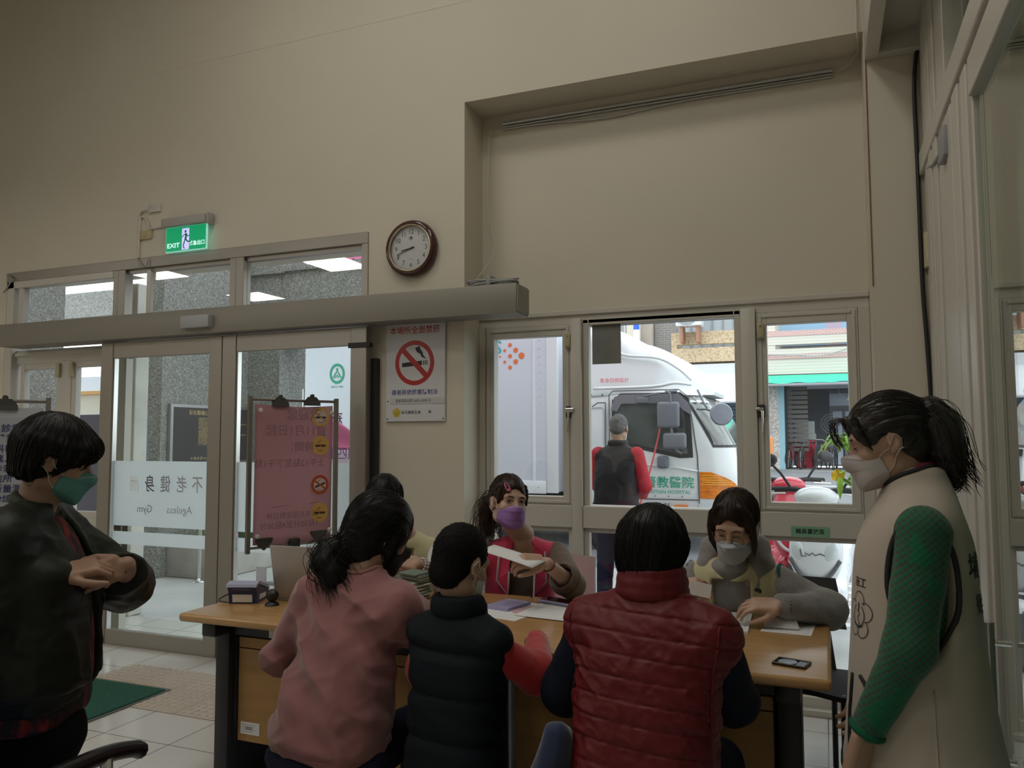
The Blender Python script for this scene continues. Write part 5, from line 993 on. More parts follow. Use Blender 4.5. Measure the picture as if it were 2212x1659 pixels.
# ================================================================= PEOPLE
def folds(amp, freq, R=np.eye(3), mask=None, sharp=1.0):
    fr_ = A3(freq); R32 = np.array(R, f4)
    def f(p, d):
        q = (p @ R32) * fr_; n = vnoise(q) * f4(.7) + vnoise(q * f4(2.1) + f4(7)) * f4(.3); r = 1 - np.abs(2 * n - 1); v = f4(amp) * (f4(.62) - r ** f4(sharp))
        return v if mask is None else v * mask(p)
    return f
def quilt(amp, sp, O, R, z0=0.0, tilt=0.0, groove=0.16):
    """puffed bands across a garment: deep seams every SP metres."""
    O_, R32 = A3(O), np.array(R, f4)
    def f(p, d):
        q = (p - O_) @ R32; t = np.mod((q[:, 2] - z0 + tilt * q[:, 0]) / f4(sp), 1.0); e = np.minimum(t, 1 - t) / f4(groove); return f4(amp) * (1 - np.clip(e, 0, 1) ** f4(.6)).astype(f4)
    return f
def body(par, C, R, s, eyes, neck, O, Rt, st, arms, hands=(), legs=(), m=skin_m, h=0.0045, nr=.050):
    F = Field(); add_head(F, C, R, s, eyes, 0); a = hp(C, R, s, (0, -.018, -.055)); F.add(chain([a, neck], [nr * .96, nr * 1.08]), .025); F.add(loft(st, O, Rt), .03)
    dn = A3((0, 0, -.055))
    for S, E, Wr in arms: F.add(cap(A3(neck) + dn, A3(S) + dn * f4(.45), .036, .034), .03); F.add(cap(A3(S) + dn * f4(.45), E, .036, .036), .03); F.add(cap(E, Wr, .036, .0255), .02)
    for hd in hands:
        for f, k in hd: F.add(f, k)
    for H_, K, An, toe in legs: F.add(cap(H_, K, .075, .052), .03); F.add(cap(K, An, .05, .035), .02); F.add(cap(An, toe, .035, .028), .02)
    return skin(F, 'body', m, par, h), F
def legs_cloth(par, pel, kn, an, m, name='trousers', r=(.095, .07, .055), hip=(.17, .13, .11), h=0.009, fold=True):
    F = Field(); F.add(ell(pel, hip), 0)
    for hj, k, a in zip(((-.09, 0, 0), (.09, 0, 0)), kn, an):
        j = A3(pel) + A3(hj); F.add(cap(j, k, r[0], r[1]), .04); F.add(cap(k, a, r[1], r[2]), .02)
    if fold: F.disp(folds(.006, (9, 9, 14)))
    return skin(F, name, m, par, h)
def shoes(par, an, d, m):
    for a in an:
        a = np.array(a, float); d_ = np.array(d, float); F = Field().add(cap(a + (0, 0, -.03), a + d_ * .13 + (0, 0, -.05), .038, .034), 0); F.cut(rbox((a[0], a[1], -.1), (.5, .5, .1), .001)); skin(F, 'shoe', m, par, .008)
TORSO = [(-.02, 0, 0, .13, .09), (.1, 0, 0, .13, .09), (.25, 0, 0, .115, .085), (.38, 0, 0, .125, .085), (.46, 0, 0, .10, .065), (.52, 0, 0, .055, .05)]
def person(label, loc): return thing('person', label, 'person', loc)
pale = skin_m; dark = black_m
def hair_disp(C, R, s, amp, kx, kz, axis='down'):
    """fine grooves along the hair: 'down' hangs from the crown, 'back' is combed back."""
    C_, R32 = A3(C), np.array(R, f4)
    def f(p, d):
        q = ((p - C_) @ R32) / f4(s)
        if axis == 'down': a = np.arctan2(q[:, 0], q[:, 1] + f4(.01)); w = np.stack([a * f4(kx), q[:, 2] * f4(kz), np.linalg.norm(q, axis=1) * f4(10)], 1)
        else: a = np.arctan2(q[:, 0], q[:, 2] + f4(.03)); w = np.stack([a * f4(kx), q[:, 1] * f4(kz), np.linalg.norm(q, axis=1) * f4(10)], 1)
        return f4(amp) * (vnoise(w.astype(f4)) + f4(.5) * vnoise((w * f4(2.3)).astype(f4)) - f4(.75))
    return f
def hloc(C, R, s, f, rad=.2): return in_frame(C, R, s, f, rad)
NAVY = mat('navy_cloth', (0.010, 0.012, 0.028), 0.9, spec=.2, bump=(240, .2, .001))
BLACKC = mat('black_cloth', (0.006, 0.006, 0.007), 0.9, spec=.15, bump=(200, .2, .001))
SHOE = mat('shoe_black', (0.02, 0.02, 0.02), 0.5)
strap_w = mat('ear_loop_white', (0.70, 0.70, 0.70), 0.7)
# ---------------------------------------------------------------- 1 woman in the pink sweater, seen from behind
def pink_sweater_woman():
    p = person('woman in a dusty pink sweater seated on the dark red stool', (-1.40, 2.03, 0))
    yaw = -8; O = (-1.40, 2.03, .50); Rt = rot(yaw, -11, 2); T = lambda v: A3(O) + np.array(Rt, f4) @ A3(v); neck = T((0, .005, .555))
    C = neck + A3((.030, .062, .105)); R = rot(-38, -24, 6); s = 1.0
    S1, E1, W1 = T((-.155, 0, .455)), A3((-1.655, 2.13, .748)), A3((-1.585, 2.37, .775)); S2, E2, W2 = T((.16, 0, .455)), A3((-1.125, 2.30, .76)), A3((-1.20, 2.52, .775))
    hl, _ = hand_prims(W1 + A3((.0, .02, .0)), frame_to((.25, 1, -.05), (0, 0, 1)), -1); h2, _ = hand_prims(W2, frame_to((-.25, 1, -.05), (0, 0, 1)), 1)
    body(p, C, R, s, 'shut', neck, O, Rt, TORSO, [(S1, E1, W1), (S2, E2, W2)], [hl, h2], h=.0055)
    G = Field(); st = [(-.022, 0, -.005, .172, .135), (.02, 0, -.01, .184, .146), (.08, 0, -.012, .184, .146), (.17, 0, -.012, .170, .138), (.28, 0, -.006, .160, .124), (.39, 0, 0, .158, .112), (.46, 0, .002, .140, .092), (.52, 0, .004, .090, .070), (.552, 0, .006, .062, .060)]
    G.add(loft(st, O, Rt, 2.3), 0); G.add(cap(T((-.07, 0, .500)), S1, .050, .060), .05).add(cap(T((.07, 0, .500)), S2, .050, .060), .05)
    for S, E, W_ in ((S1, E1, W1), (S2, E2, W2)): G.add(cap(S, E, .066, .060), .035).add(cap(E, W_, .060, .044), .025)
    low = lambda q: np.clip(((q - A3(O)) @ np.array(Rt, f4))[:, 2] * 9 + .55, 0, 1).astype(f4)
    G.disp(folds(.028, (3.0, 6, 9.5), rot(0, 0, 38), low, 1.5)).disp(folds(.009, (7, 12, 17), rot(0, 0, -32), low, 1.2))
    G.disp(lambda q, d: f4(.0045) * (((q - A3(O)) @ np.array(Rt, f4))[:, 2] < f4(.035)) * (np.abs((q - A3(O))[:, 0]) < .25)); G.cut(ell(neck + A3((.0, .012, .045)), (.058, .060, .05)), .006)
    sw = skin(G, 'sweater', mat('dusty_pink', (0.30, 0.125, 0.125), 0.9, sheen=0.35, noise=(5, .06), bump=(300, .25, .001)), p, .0055)
    ring = [T((.170 * math.cos(a), -.01 + .138 * math.sin(a), .035)) for a in np.linspace(0, 6.283, 48, endpoint=False)]; seam(G, ring, .0028, 'hem_seam', MATS['dusty_pink'], sw, .0, 6, True)
    ring = [neck + A3((.066 * math.cos(a), .062 * math.sin(a) + .008, -.004 + .012 * math.sin(a))) for a in np.linspace(0, 6.283, 36, endpoint=False)]; seam(G, ring, .0075, 'neck_rib', mat('dusty_pink_rib', (0.34, 0.15, 0.145), 0.9, sheen=.3), sw, .0, 8, True)
    legs_cloth(p, (-1.40, 2.03, .505), ((-1.56, 2.40, .50), (-1.28, 2.40, .50)), ((-1.60, 2.30, .08), (-1.30, 2.34, .08)), NAVY, r=(.080, .068, .055), hip=(.200, .165, .070))
    shoes(p, ((-1.60, 2.30, .09), (-1.30, 2.34, .09)), (0, 1, 0), SHOE)
    H = Field()
    def cran(q):
        d = ell((0, -.018, .032), (.090, .110, .100))(q); d = smin(d, ell((0, -.045, -.05), (.080, .075, .10))(q), .04)
        for sd in (-1, 1): d = smin(d, cap((sd * .066, .035, .01), (sd * .068, .035, -.065), .026, .012)(q), .03)
        return smax(d, -ell((0, .115, -.035), (.066, .070, .105))(q), .01)
    H.add(hloc(C, R, s, cran), 0); Hp = lambda v: hp(C, R, s, v)
    kn = Hp((-.004, -.100, -.078)); tail = [kn, kn + A3((-.030, -.030, -.022)), kn + A3((-.030, -.045, -.055)), kn + A3((.005, -.048, -.090)), kn + A3((.030, -.046, -.118))]
    H.add(chain(tail, [.028, .036, .043, .040, .018], .02), .02); H.disp(hair_disp(C, R, s, .0045, 16, 9, 'back'))
    ex = MB()
    for k in range(240):
        o = A3(RNG.normal(0, .018, 3)); e = A3(RNG.normal(0, .012, 3)); pts = arc([tail[0] + o * .5, tail[1] + o * 1.3, tail[2] + o * 1.6, tail[3] + o * 1.4 + e, tail[4] + o * 1.3 + e * 2 + A3((.01, 0, -.02))], 3); ex.tube(pts, [.0009] * (len(pts) - 2) + [.0006, .0002], 3, cap=False)
    lk = [Hp((.078, .040, -.03)), Hp((.080, .035, -.09)), Hp((.072, .02, -.13)), Hp((.085, -.0, -.185))]
    for k in range(26): o = A3(RNG.normal(0, .004, 3)); ex.tube(arc([q + o for q in lk], 4), .0011, 3, cap=False)
    st_ = surface_points(H, Hp((0, -.02, .04)), .2, 420); ex = strands(ex, H, st_, lambda q: (kn - q) / (np.linalg.norm(kn - q, axis=1, keepdims=True) + .02), 7, .014, .0008, .001, .12)
    skin(H, 'hair', hair_m, p, .0045, ex)
    b = MB()
    for a in np.linspace(0, 6.283, 7, endpoint=False): b.sphere(kn + A3((.03 * math.cos(a) * .6, -.012, .034 * math.sin(a))), .0085, 8)
    b.tube([kn + A3((.024 * math.cos(a), -.006, .034 * math.sin(a))) for a in np.linspace(0, 6.283, 20, endpoint=False)], .006, 6, True); b.build('hair_tie', mat('hair_tie_black', (0.02, 0.02, 0.022), 0.15, coat=.6), p, 180)
    mask_part(p, C, R, s, mat('mask_black', (0.010, 0.010, 0.012), 0.8), mat('loop_black', (0.012, 0.012, 0.013), .8))
pink_sweater_woman()
# stool under her
def stool(lab, x, y, top, col, gold):
    t = thing('stool', lab, 'stool', (x, y, 0)); lac = mat('lacquer_' + lab.split()[0], col, .12, coat=.8)
    MB().lathe([(0, top - .03), (.165, top - .03), (.185, top - .018), (.188, top - .008), (.178, top), (0, top + .002)], (x, y, 0), (0, 0, 1), 40).build('seat', lac, t, 50)
    for sx in (-1, 1):
        for sy in (-1, 1): MB().tube([(x + sx * .125, y + sy * .125, top - .03), (x + sx * .16, y + sy * .16, .20), (x + sx * .185, y + sy * .185, 0.0)], [.026, .022, .020], 10).build('leg', lac, t, 60)
    MB().tube([(x + .155 * math.cos(a), y + .155 * math.sin(a), .2) for a in np.linspace(0, 6.283, 24, endpoint=False)], .011, 8, True).build('ring', lac, t, 60)
    if gold:
        m = MB(); o = Vector((x + .115, y - .152, top - .055))
        m.box(x - .17, x + .17, y - .168, y - .158, top - .095, top - .03, .004); m.build('apron', lac, t, 40); m = MB(); o = Vector((x + .11, y - .1692, top - .062))
        for a in (0, 72, 144, 216, 288): poly(m, [(0, 0), (.009, .010), (0, .024), (-.009, .010)], o, X * math.cos(R_(a)) + Z * math.sin(R_(a)), -X * math.sin(R_(a)) + Z * math.cos(R_(a)))
        m.build('gilt_flower', mat('gilt_decal', (0.42, 0.25, 0.06), .4, metal=.4), t)
stool('glossy dark red stool with a gilt flower under the woman in the pink sweater', -1.40, 2.03, .452, (0.10, 0.008, 0.008), True)
stool('brown stool under the woman in the quilted red vest', -.45, 1.98, .46, (0.06, 0.03, 0.02), False)
# ---------------------------------------------------------------- 2 boy in the navy padded vest
def boy():
    p = person('boy with cropped hair in a navy padded vest with red sleeves', (-.985, 2.02, 0))
    O = (-.985, 2.02, .50); Rt = rot(-6, -3, 0); T = lambda v: A3(O) + np.array(Rt, f4) @ A3(v); neck = T((0, .0, .485)); C = neck + A3((-.006, .022, .106)); R = rot(-16, -20, 3); s = .90
    S1, E1, W1 = T((-.112, 0, .40)), A3((-1.125, 2.12, .765)), A3((-1.06, 2.33, .785)); S2, E2, W2 = T((.112, 0, .40)), A3((-.800, 2.17, .770)), A3((-.885, 2.42, .79))
    hl, _ = hand_prims(W1, frame_to((.2, 1, 0), (0, 0, 1)), -1, s=.75); h2, _ = hand_prims(W2, frame_to((-.6, 1, -.02), (0, 0, 1)), 1, s=.75)
    st = [(a, b, c, d * .8, e * .8) for a, b, c, d, e in TORSO]; st = [(z * .9, b, c, d, e) for z, b, c, d, e in st]
    _, F = body(p, C, R, s, 'shut', neck, O, Rt, st, [(S1, E1, W1), (S2, E2, W2)], [hl, h2], h=.0045, nr=.042)
    V = Field(); V.add(loft([(-.10, 0, 0, .148, .118), (0, 0, 0, .143, .115), (.12, 0, 0, .136, .112), (.26, 0, 0, .134, .108), (.36, 0, 0, .130, .098), (.415, 0, 0, .112, .082), (.455, 0, .002, .078, .064), (.47, 0, .002, .06, .055)], O, Rt, 2.6), 0)
    V.add(cap(T((-.05, 0, .425)), T((-.108, 0, .385)), .042, .060), .03).add(cap(T((.05, 0, .425)), T((.108, 0, .385)), .042, .060), .03)
    V.disp(quilt(.011, .115, O, Rt, .015, .02, .22)).disp(folds(.006, (9, 9, 16), rot(0, 0, 15)))
    m = mat('vest_navy', (0.0065, 0.0095, 0.014), 0.7, spec=.18, bump=(160, .2, .001)); vo = skin(V, 'vest', m, p, .005)
    K = Field(); ringc = [neck + A3((.062 * math.cos(a), .060 * math.sin(a) - .002, -.022 + (.006 if math.sin(a) < 0 else -.012))) for a in np.linspace(0, 6.283, 22)]; K.add(chain(ringc, [.020] * 22), 0); K.add(chain([q + A3((0, 0, .028)) for q in ringc], [.013] * 22), .03); skin(K, 'collar', m, vo, .0045)
    G = Field()
    for S, E, W_ in ((S1, E1, W1), (S2, E2, W2)): G.add(cap(S + A3((0, .0, -.035)), E, .040, .056), .0).add(cap(E, W_, .056, .036), .03)
    G.disp(folds(.007, (9, 11, 9), rot(20, 0, 30))); skin(G, 'sleeves', mat('fleece_red', (0.46, 0.012, 0.014), .95, sheen=.4, bump=(200, .3, .001)), p, .005)
    legs_cloth(p, (-.985, 2.02, .46), ((-1.05, 2.02, .30), (-.92, 2.02, .30)), ((-1.06, 2.01, .07), (-.91, 2.01, .07)), BLACKC, r=(.085, .07, .055), hip=(.135, .115, .10)); shoes(p, ((-1.06, 2.01, .08), (-.91, 2.01, .08)), (0, 1, 0), SHOE)
    H = Field()
    def cran(q):
        d = ell((0, -.0155, .031), (.0775, .0985, .0925))(q); d = smin(d, ell((0, -.052, -.045), (.060, .052, .055))(q), .03); d = smax(d, -ell((0, .125, -.045), (.10, .078, .12))(q), .01)
        for sd in (-1, 1): d = smax(d, -ell((sd * .085, .0, -.018), (.022, .032, .038))(q), .01)
        return smax(d, (-f4(.098) - q[:, 2]).astype(f4), .02)
    H.add(hloc(C, R, s, cran), 0).disp(lambda q, d: f4(.0035) * (vnoise(q * f4(190)) - f4(.5))); ex = MB(); cr = hp(C, R, s, (.01, -.05, .12))
    st_ = surface_points(H, hp(C, R, s, (0, -.02, .03)), .16, 1500); g = grad(H, st_)
    for q, n in zip(st_, g):
        dn = q - cr; dn = dn - n * (dn @ n); dn /= (np.linalg.norm(dn) + .01); ex.tube([q - n * .002, q + n * .0012 + dn * .003, q + n * .0018 + dn * .007], [.0008, .0006, .0003], 3, cap=False)
    skin(H, 'hair', mat('cropped_hair', (0.006, 0.0055, 0.005), .75, spec=.15), p, .004, ex)
    mask_part(p, C, R, s, mat('mask_white', (0.62, 0.64, 0.67), .8), strap_w)
boy()
# ---------------------------------------------------------------- 3 woman in the quilted red vest
def red_vest_woman():
    p = person('woman with a black bob in a quilted dark red vest, seated', (-.45, 1.98, 0))
    O = (-.45, 2.00, .52); Rt = rot(-6, -9, 0); T = lambda v: A3(O) + np.array(Rt, f4) @ A3(v); neck = T((0, .012, .535)); C = neck + A3((-.003, .040, .100)); R = rot(-8, -24, 4); s = .90
    S1, E1, W1 = T((-.165, .005, .445)), A3((-.690, 2.12, .750)), A3((-.60, 2.40, .772)); S2, E2, W2 = T((.165, .005, .445)), A3((-.250, 2.22, .745)), A3((-.30, 2.50, .772))
    hl, _ = hand_prims(W1, frame_to((.3, 1, 0), (0, 0, 1)), -1); h2, _ = hand_prims(W2, frame_to((-.3, 1, 0), (0, 0, 1)), 1); body(p, C, R, s, 'shut', neck, O, Rt, TORSO, [(S1, E1, W1), (S2, E2, W2)], [hl, h2], h=.0055)
    V = Field(); V.add(loft([(-.13, 0, -.01, .200, .165), (-.05, 0, -.01, .192, .155), (.05, 0, -.008, .184, .145), (.15, 0, -.004, .180, .138), (.27, 0, 0, .184, .132), (.38, 0, .004, .182, .12), (.45, 0, .006, .160, .10), (.505, 0, .008, .100, .076), (.535, 0, .010, .072, .066)], O, Rt, 2.7), 0)
    V.add(cap(T((-.08, .004, .485)), T((-.155, .004, .430)), .050, .084), .03).add(cap(T((.08, .004, .485)), T((.155, .004, .430)), .050, .084), .03)
    V.disp(quilt(.0050, .0515, O, Rt, .012, .05, .10)).disp(folds(.0075, (15, 15, 30), rot(0, 0, 35), None, 1.3)).disp(folds(.003, (34, 34, 48), rot(0, 0, -30)))
    m = mat('quilt_red', (0.125, 0.009, 0.013), .5, spec=.3, bump=(130, .25, .002)); vo = skin(V, 'vest', m, p, .0045)
    K = Field(); rg = [neck + A3((.076 * math.cos(a), .070 * math.sin(a) - .004, -.012 + (.010 if math.sin(a) < 0 else -.015))) for a in np.linspace(0, 6.283, 24)]
    K.add(chain(rg, [.021] * 24), 0).add(chain([q + A3((0, .004, .026)) for q in rg], [.019] * 24), .012).add(chain([q * 1 + A3((0, .008, .052)) for q in rg], [.014] * 24), .012); K.disp(folds(.004, (26, 26, 16))); skin(K, 'collar', m, vo, .0045)
    for sd in (-1, 1):
        pts = [T((sd * (.195 - .012 * math.sin(t)), -.06, .46 - .24 * (t / math.pi))) for t in np.linspace(0, math.pi, 10)]; seam(V, pts, .0045, 'armhole_piping', m, vo)
        seam(V, [T((sd * .135, -.14, -.10)), T((sd * .132, -.14, .0)), T((sd * .138, -.14, .10))], .003, 'side_seam', m, vo)
    G = Field()
    for S, E, W_ in ((S1, E1, W1), (S2, E2, W2)): G.add(cap(S, E, .060, .062), 0).add(cap(E, W_, .062, .042), .03)
    G.disp(folds(.009, (8, 9, 11), rot(0, 0, 25))); skin(G, 'sleeves', mat('navy_sleeve', (0.0055, 0.0090, 0.019), .8, spec=.2, bump=(150, .2, .001)), p, .006)
    legs_cloth(p, (-.45, 2.02, .54), ((-.58, 2.40, .50), (-.32, 2.40, .50)), ((-.58, 2.34, .08), (-.32, 2.34, .08)), NAVY, hip=(.20, .16, .10)); shoes(p, ((-.58, 2.34, .09), (-.32, 2.34, .09)), (0, 1, 0), SHOE)
    H = Field()
    def bob(q):
        d = ell((0, -.020, .030), (.099, .118, .103))(q); d = smin(d, loft([(-.105, 0, -.032, .070, .062), (-.07, 0, -.035, .088, .078), (-.02, 0, -.03, .099, .095), (.04, 0, -.02, .098, .105)], (0, 0, 0), np.eye(3), 2.2, .02)(q), .03)
        return smax(d, -ell((0, .12, -.045), (.068, .080, .110))(q), .01)
    H.add(hloc(C, R, s, bob), 0).disp(hair_disp(C, R, s, .0040, 15, 7)); ex = MB(); st_ = surface_points(H, hp(C, R, s, (0, -.02, 0)), .22, 1100)
    down = lambda q: np.tile(A3((0, 0, -1)), (len(q), 1)) + (q - A3(hp(C, R, s, (0, 0, .1)))) * f4(1.5) * A3((1, 1, 0)); strands(ex, H, st_, down, 8, .012, .0008, .0008, .10); skin(H, 'hair', hair_m, p, .0045, ex)
    MB().tube(arc([T((.19, -.06, .05)), T((.205, -.07, -.05)), T((.212, -.075, -.13)), T((.205, -.075, -.19)), T((.19, -.05, -.2))]), .008, 6).build('bag_strap', BLACKC, p, 180)
red_vest_woman()
bj = Field().add(chain([(-.655, 1.93, .70), (-.69, 1.92, .55), (-.70, 1.90, .40)], [.030, .05, .075], .03), 0).add(chain([(-.655, 1.96, .68), (-.66, 1.97, .5), (-.66, 1.96, .36)], [.03, .045, .07], .03), .03).add(cap((-.66, 1.93, .36), (-.58, 1.93, .30), .06), .03).disp(folds(.012, (22, 22, 6), rot(0, 0, 10)))
bjt = thing('blue_jacket', 'dark blue jacket hanging beside the woman in the red vest', 'jacket', (-.66, 1.93, 0)); skin(bj, 'cloth', mat('jacket_blue', (0.014, 0.026, 0.075), .95, sheen=.5, bump=(120, .4, .002)), bjt, .007)
# ---------------------------------------------------------------- 4 standing woman on the right
def right_woman():
    p = person('standing woman with a ponytail in a pale vest over green knit sleeves', (.19, 2.14, 0))
    O = (.19, 2.14, 0); Rt = rot(90); neck = A3((.188, 2.14, 1.340)); C = A3((.137, 2.135, 1.441)); R = rot(94, -16, 0); s = .90; z0 = .66
    S1, E1, W1 = A3((.198, 1.995, 1.235)), A3((.155, 1.945, .985)), A3((.072, 1.965, .805)); S2, E2, W2 = A3((.19, 2.28, 1.235)), A3((.18, 2.36, .97)), A3((.08, 2.36, .79))
    h1, _ = hand_prims(W1 + A3((-.008, 0, -.015)), frame_to((-.28, .02, -1), (.75, -.65, -.15)), -1, curl=(18, 30, 22), thumb=(.45, .85, -.35)); h2, _ = hand_prims(W2, frame_to((-.25, .0, -1), (.6, .7, 0)), 1)
    st = [(.62, 0, 0, .13, .10), (.8, 0, 0, .14, .10), (1.0, 0, 0, .12, .085), (1.15, 0, 0, .12, .08), (1.25, 0, 0, .10, .06), (1.32, 0, 0, .055, .05)]
    body(p, C, R, s, 'low', neck, O, Rt, st, [(S1, E1, W1), (S2, E2, W2)], [h1, h2], [((.19, 2.05, .6), (.19, 2.05, .45), (.20, 2.05, .17), (.10, 2.05, .13)), ((.19, 2.23, .6), (.19, 2.23, .45), (.20, 2.23, .17), (.10, 2.23, .13))], h=.004); face_parts(p, C, R, s, 'low', (0, -.5))
    V = Field(); V.add(loft([(.655, 0, -.005, .205, .180), (.75, 0, 0, .198, .166), (.88, 0, .004, .190, .152), (1.0, 0, .004, .182, .142), (1.09, 0, .004, .176, .136), (1.20, 0, .0, .172, .124), (1.27, 0, -.006, .164, .098), (1.32, 0, -.012, .112, .078), (1.355, 0, -.012, .078, .066), (1.378, 0, -.014, .068, .060)], O, Rt, 2.3), 0)
    V.cut(ell((.190, 1.935, 1.11), (.070, .100, .160)), .012); V.cut(ell((.190, 2.345, 1.11), (.070, .100, .160)), .012)
    V.cut(ell(neck + A3((-.030, 0, .045)), (.075, .052, .062)), .006)
    V.disp(folds(.010, (7, 7, 2.6), rot(0, 0, 0), lambda q: np.clip((1.15 - q[:, 2]) * 2.4, 0, 1).astype(f4)))
    cm = mat('vest_sand', (0.47, 0.405, 0.335), .85, sheen=.2, bump=(220, .15, .001)); vo = skin(V, 'vest', cm, p, .005)
    pk = [(.014, 2.0, .90), (.045, 1.97, .875), (.085, 1.955, .845)]; blk = mat('piping_black', (0.015, 0.013, 0.015), .7)
    a_ = np.linspace(0, 6.283, 44, endpoint=False)
    seam(V, [(.190 + .070 * math.cos(t), 1.99, 1.11 + .160 * math.sin(t)) for t in a_], .0065, 'armhole_piping', blk, vo, .0, 6, True); seam(V, [neck + A3((.064 * math.cos(t) - .006, .060 * math.sin(t), .014 + .022 * math.cos(t))) for t in a_], .006, 'neck_piping', blk, vo, 0, 6, True)
    seam(V, [(.19 + .182 * math.cos(t), 2.14 + .208 * math.sin(t), .664) for t in a_], .0065, 'hem_piping', blk, vo, .0, 6, True); seam(V, pk, .006, 'pocket_piping', blk, vo); seam(V, [(.012, 2.05, .895), (.006, 2.05, .80), (.012, 2.03, .72), (.05, 1.985, .685)], .006, 'front_piping', blk, vo)
    seam(V, [(.20, 1.95, .90), (.202, 1.94, .78), (.205, 1.93, .675)], .0025, 'side_seam', cm, vo)
    t = MB(); text(t, '埔', (.0, 0, 0), X, Z, .062, .012); text(t, '心', (.045, 0, -.03), X, Z, .04, .012); text(t, '衛', (.012, 0, -.085), X, Z, .05, .012); text(t, '生', (.05, 0, -.09), X, Z, .048, .012)
    t.v = [(.36, 2.03 + q[0] * 1.0, 1.155 + q[2]) for q in t.v]; on_surface(V, t, (-1, .12, 0), .0015).build('back_lettering', ink_m, vo)
    t = MB(); text(t, '志工', (0, 0, .0), X, Z, .026, .01); o = Vector((0, 0, -.075)); 
    for k in range(5): a = R_(90 + 72 * k); disc(t, o + Vector((.028 * math.cos(a), 0, .034 * math.sin(a))), X, Z, .0225, .0205, 18, a - 1.9, a + 1.9)
    stroke(t, [(0, .03), (0, .012)], .004, o, X, Z); stroke(t, [(-.006, .012), (.006, .004), (-.005, -.006), (.005, -.016), (0, -.026)], .003, o, X, Z); disc(t, o, X, Z, .026, .0235, 20, R_(120), R_(420)); stroke(t, [(-.02, -.02), (0, -.03), (.02, -.02)], .003, o, X, Z)
    t.v = [(0.0, 2.05 - q[0] * 1.1 - .02, 1.105 + q[2]) for q in t.v]; on_surface(V, t, (1, .25, 0), .0015).build('chest_emblem', ink_m, vo)
    G = Field()
    for S, E, W_ in ((S1, E1, W1), (S2, E2, W2)): G.add(cap(S, E, .056, .050), 0).add(cap(E, W_, .050, .037), .03)
    G.add(cap((.19, 2.02, 1.225), (.19, 2.26, 1.225), .055), .03); G.add(loft([(.95, 0, 0, .155, .105), (1.1, 0, 0, .15, .105), (1.2, 0, -.002, .13, .085), (1.255, 0, -.004, .08, .062)], O, Rt), .03)
    kn_ = bpy.data.materials.new('green_knit'); kn_.use_nodes = True; N, L = kn_.node_tree.nodes, kn_.node_tree.links; b = N['Principled BSDF']; MATS['green_knit'] = kn_
    tc = N.new('ShaderNodeTexCoord'); mp = N.new('ShaderNodeMapping'); mp.inputs['Scale'].default_value = (1, 1, 1); mp.inputs['Rotation'].default_value = (0, R_(12), 0); L.new(tc.outputs['Object'], mp.inputs[0]); vo_ = N.new('ShaderNodeTexVoronoi'); vo_.inputs['Scale'].default_value = 88; vo_.inputs['Randomness'].default_value = 0; vo_.voronoi_dimensions = '2D'; mp.inputs['Rotation'].default_value = (R_(90), 0, 0); m2_ = N.new('ShaderNodeMapping'); m2_.inputs['Rotation'].default_value = (0, 0, R_(40)); L.new(mp.outputs[0], m2_.inputs[0]); L.new(m2_.outputs[0], vo_.inputs['Vector'])
    rp = N.new('ShaderNodeValToRGB'); e = rp.color_ramp.elements; e[0].position, e[0].color = .25, (0.050, 0.048, 0.036, 1); e[1].position, e[1].color = .46, (0.0, 0.115, 0.045, 1); L.new(vo_.outputs['Distance'], rp.inputs[0])
    nz = N.new('ShaderNodeTexNoise'); nz.inputs['Scale'].default_value = 9; L.new(mp.outputs[0], nz.inputs['Vector']); r2 = N.new('ShaderNodeValToRGB'); r2.color_ramp.elements[0].position = .58; r2.color_ramp.elements[1].position = .60; L.new(nz.outputs['Fac'], r2.inputs[0])
    mx = N.new('ShaderNodeMix'); mx.data_type = 'RGBA'; L.new(r2.outputs[0], mx.inputs[0]); L.new(rp.outputs[0], mx.inputs[6]); mx.inputs[7].default_value = (0.0, 0.115, 0.045, 1); L.new(mx.outputs[2], b.inputs['Base Color']); b.inputs['Roughness'].default_value = .9; b.inputs['Sheen Weight'].default_value = .2
    bp = N.new('ShaderNodeBump'); bp.inputs['Strength'].default_value = .6; bp.inputs['Distance'].default_value = .003; L.new(vo_.outputs['Distance'], bp.inputs['Height']); L.new(bp.outputs[0], b.inputs['Normal'])
    G.disp(folds(.004, (10, 10, 12))); kn = skin(G, 'knit_top', kn_, p, .005)
    ax = (W1 - E1) / np.linalg.norm(W1 - E1); q = frame_to(ax, (0, 1, 0)); MB().tube([W1 + ax * .012 + A3(q[:, 0] * .034 * math.cos(t) + q[:, 2] * .034 * math.sin(t)) for t in np.linspace(0, 6.283, 28, endpoint=False)], .008, 8, True).build('cuff', mat('green_rib', (0.0, 0.10, 0.04), .9), kn, 180)
    K = Field(); K.add(chain([neck + A3((.050 * math.cos(t) - .008, .049 * math.sin(t), .022 + .018 * math.cos(t))) for t in np.linspace(0, 6.283, 22)], [.0135] * 22), 0); skin(K, 'collar', mat('magenta_collar', (0.33, 0.018, 0.075), .8, sheen=.3), p, .0045)
    sk = Field(); sk.add(loft([(.30, 0, 0, .165, .15), (.45, 0, 0, .16, .145), (.6, 0, 0, .155, .135), (.70, 0, 0, .15, .125)], O, Rt), 0).disp(folds(.012, (12, 12, 3)))
    skin(sk, 'skirt', ramp_mat('dotted_skirt', 'voronoi', 62, [(0.0, (0.012, 0.012, 0.013)), (0.66, (0.012, 0.012, 0.013)), (0.72, (0.5, 0.48, 0.45)), (1.0, (0.55, 0.52, 0.5))], .85), p, .008)
    for yy in (2.05, 2.23): skin(Field().add(cap((.20, yy, .155), (.07, yy, .125), .038, .033), 0).cut(rbox((.2, yy, -.01), (.5, .5, .098), .001)), 'shoe', SHOE, p, .008)
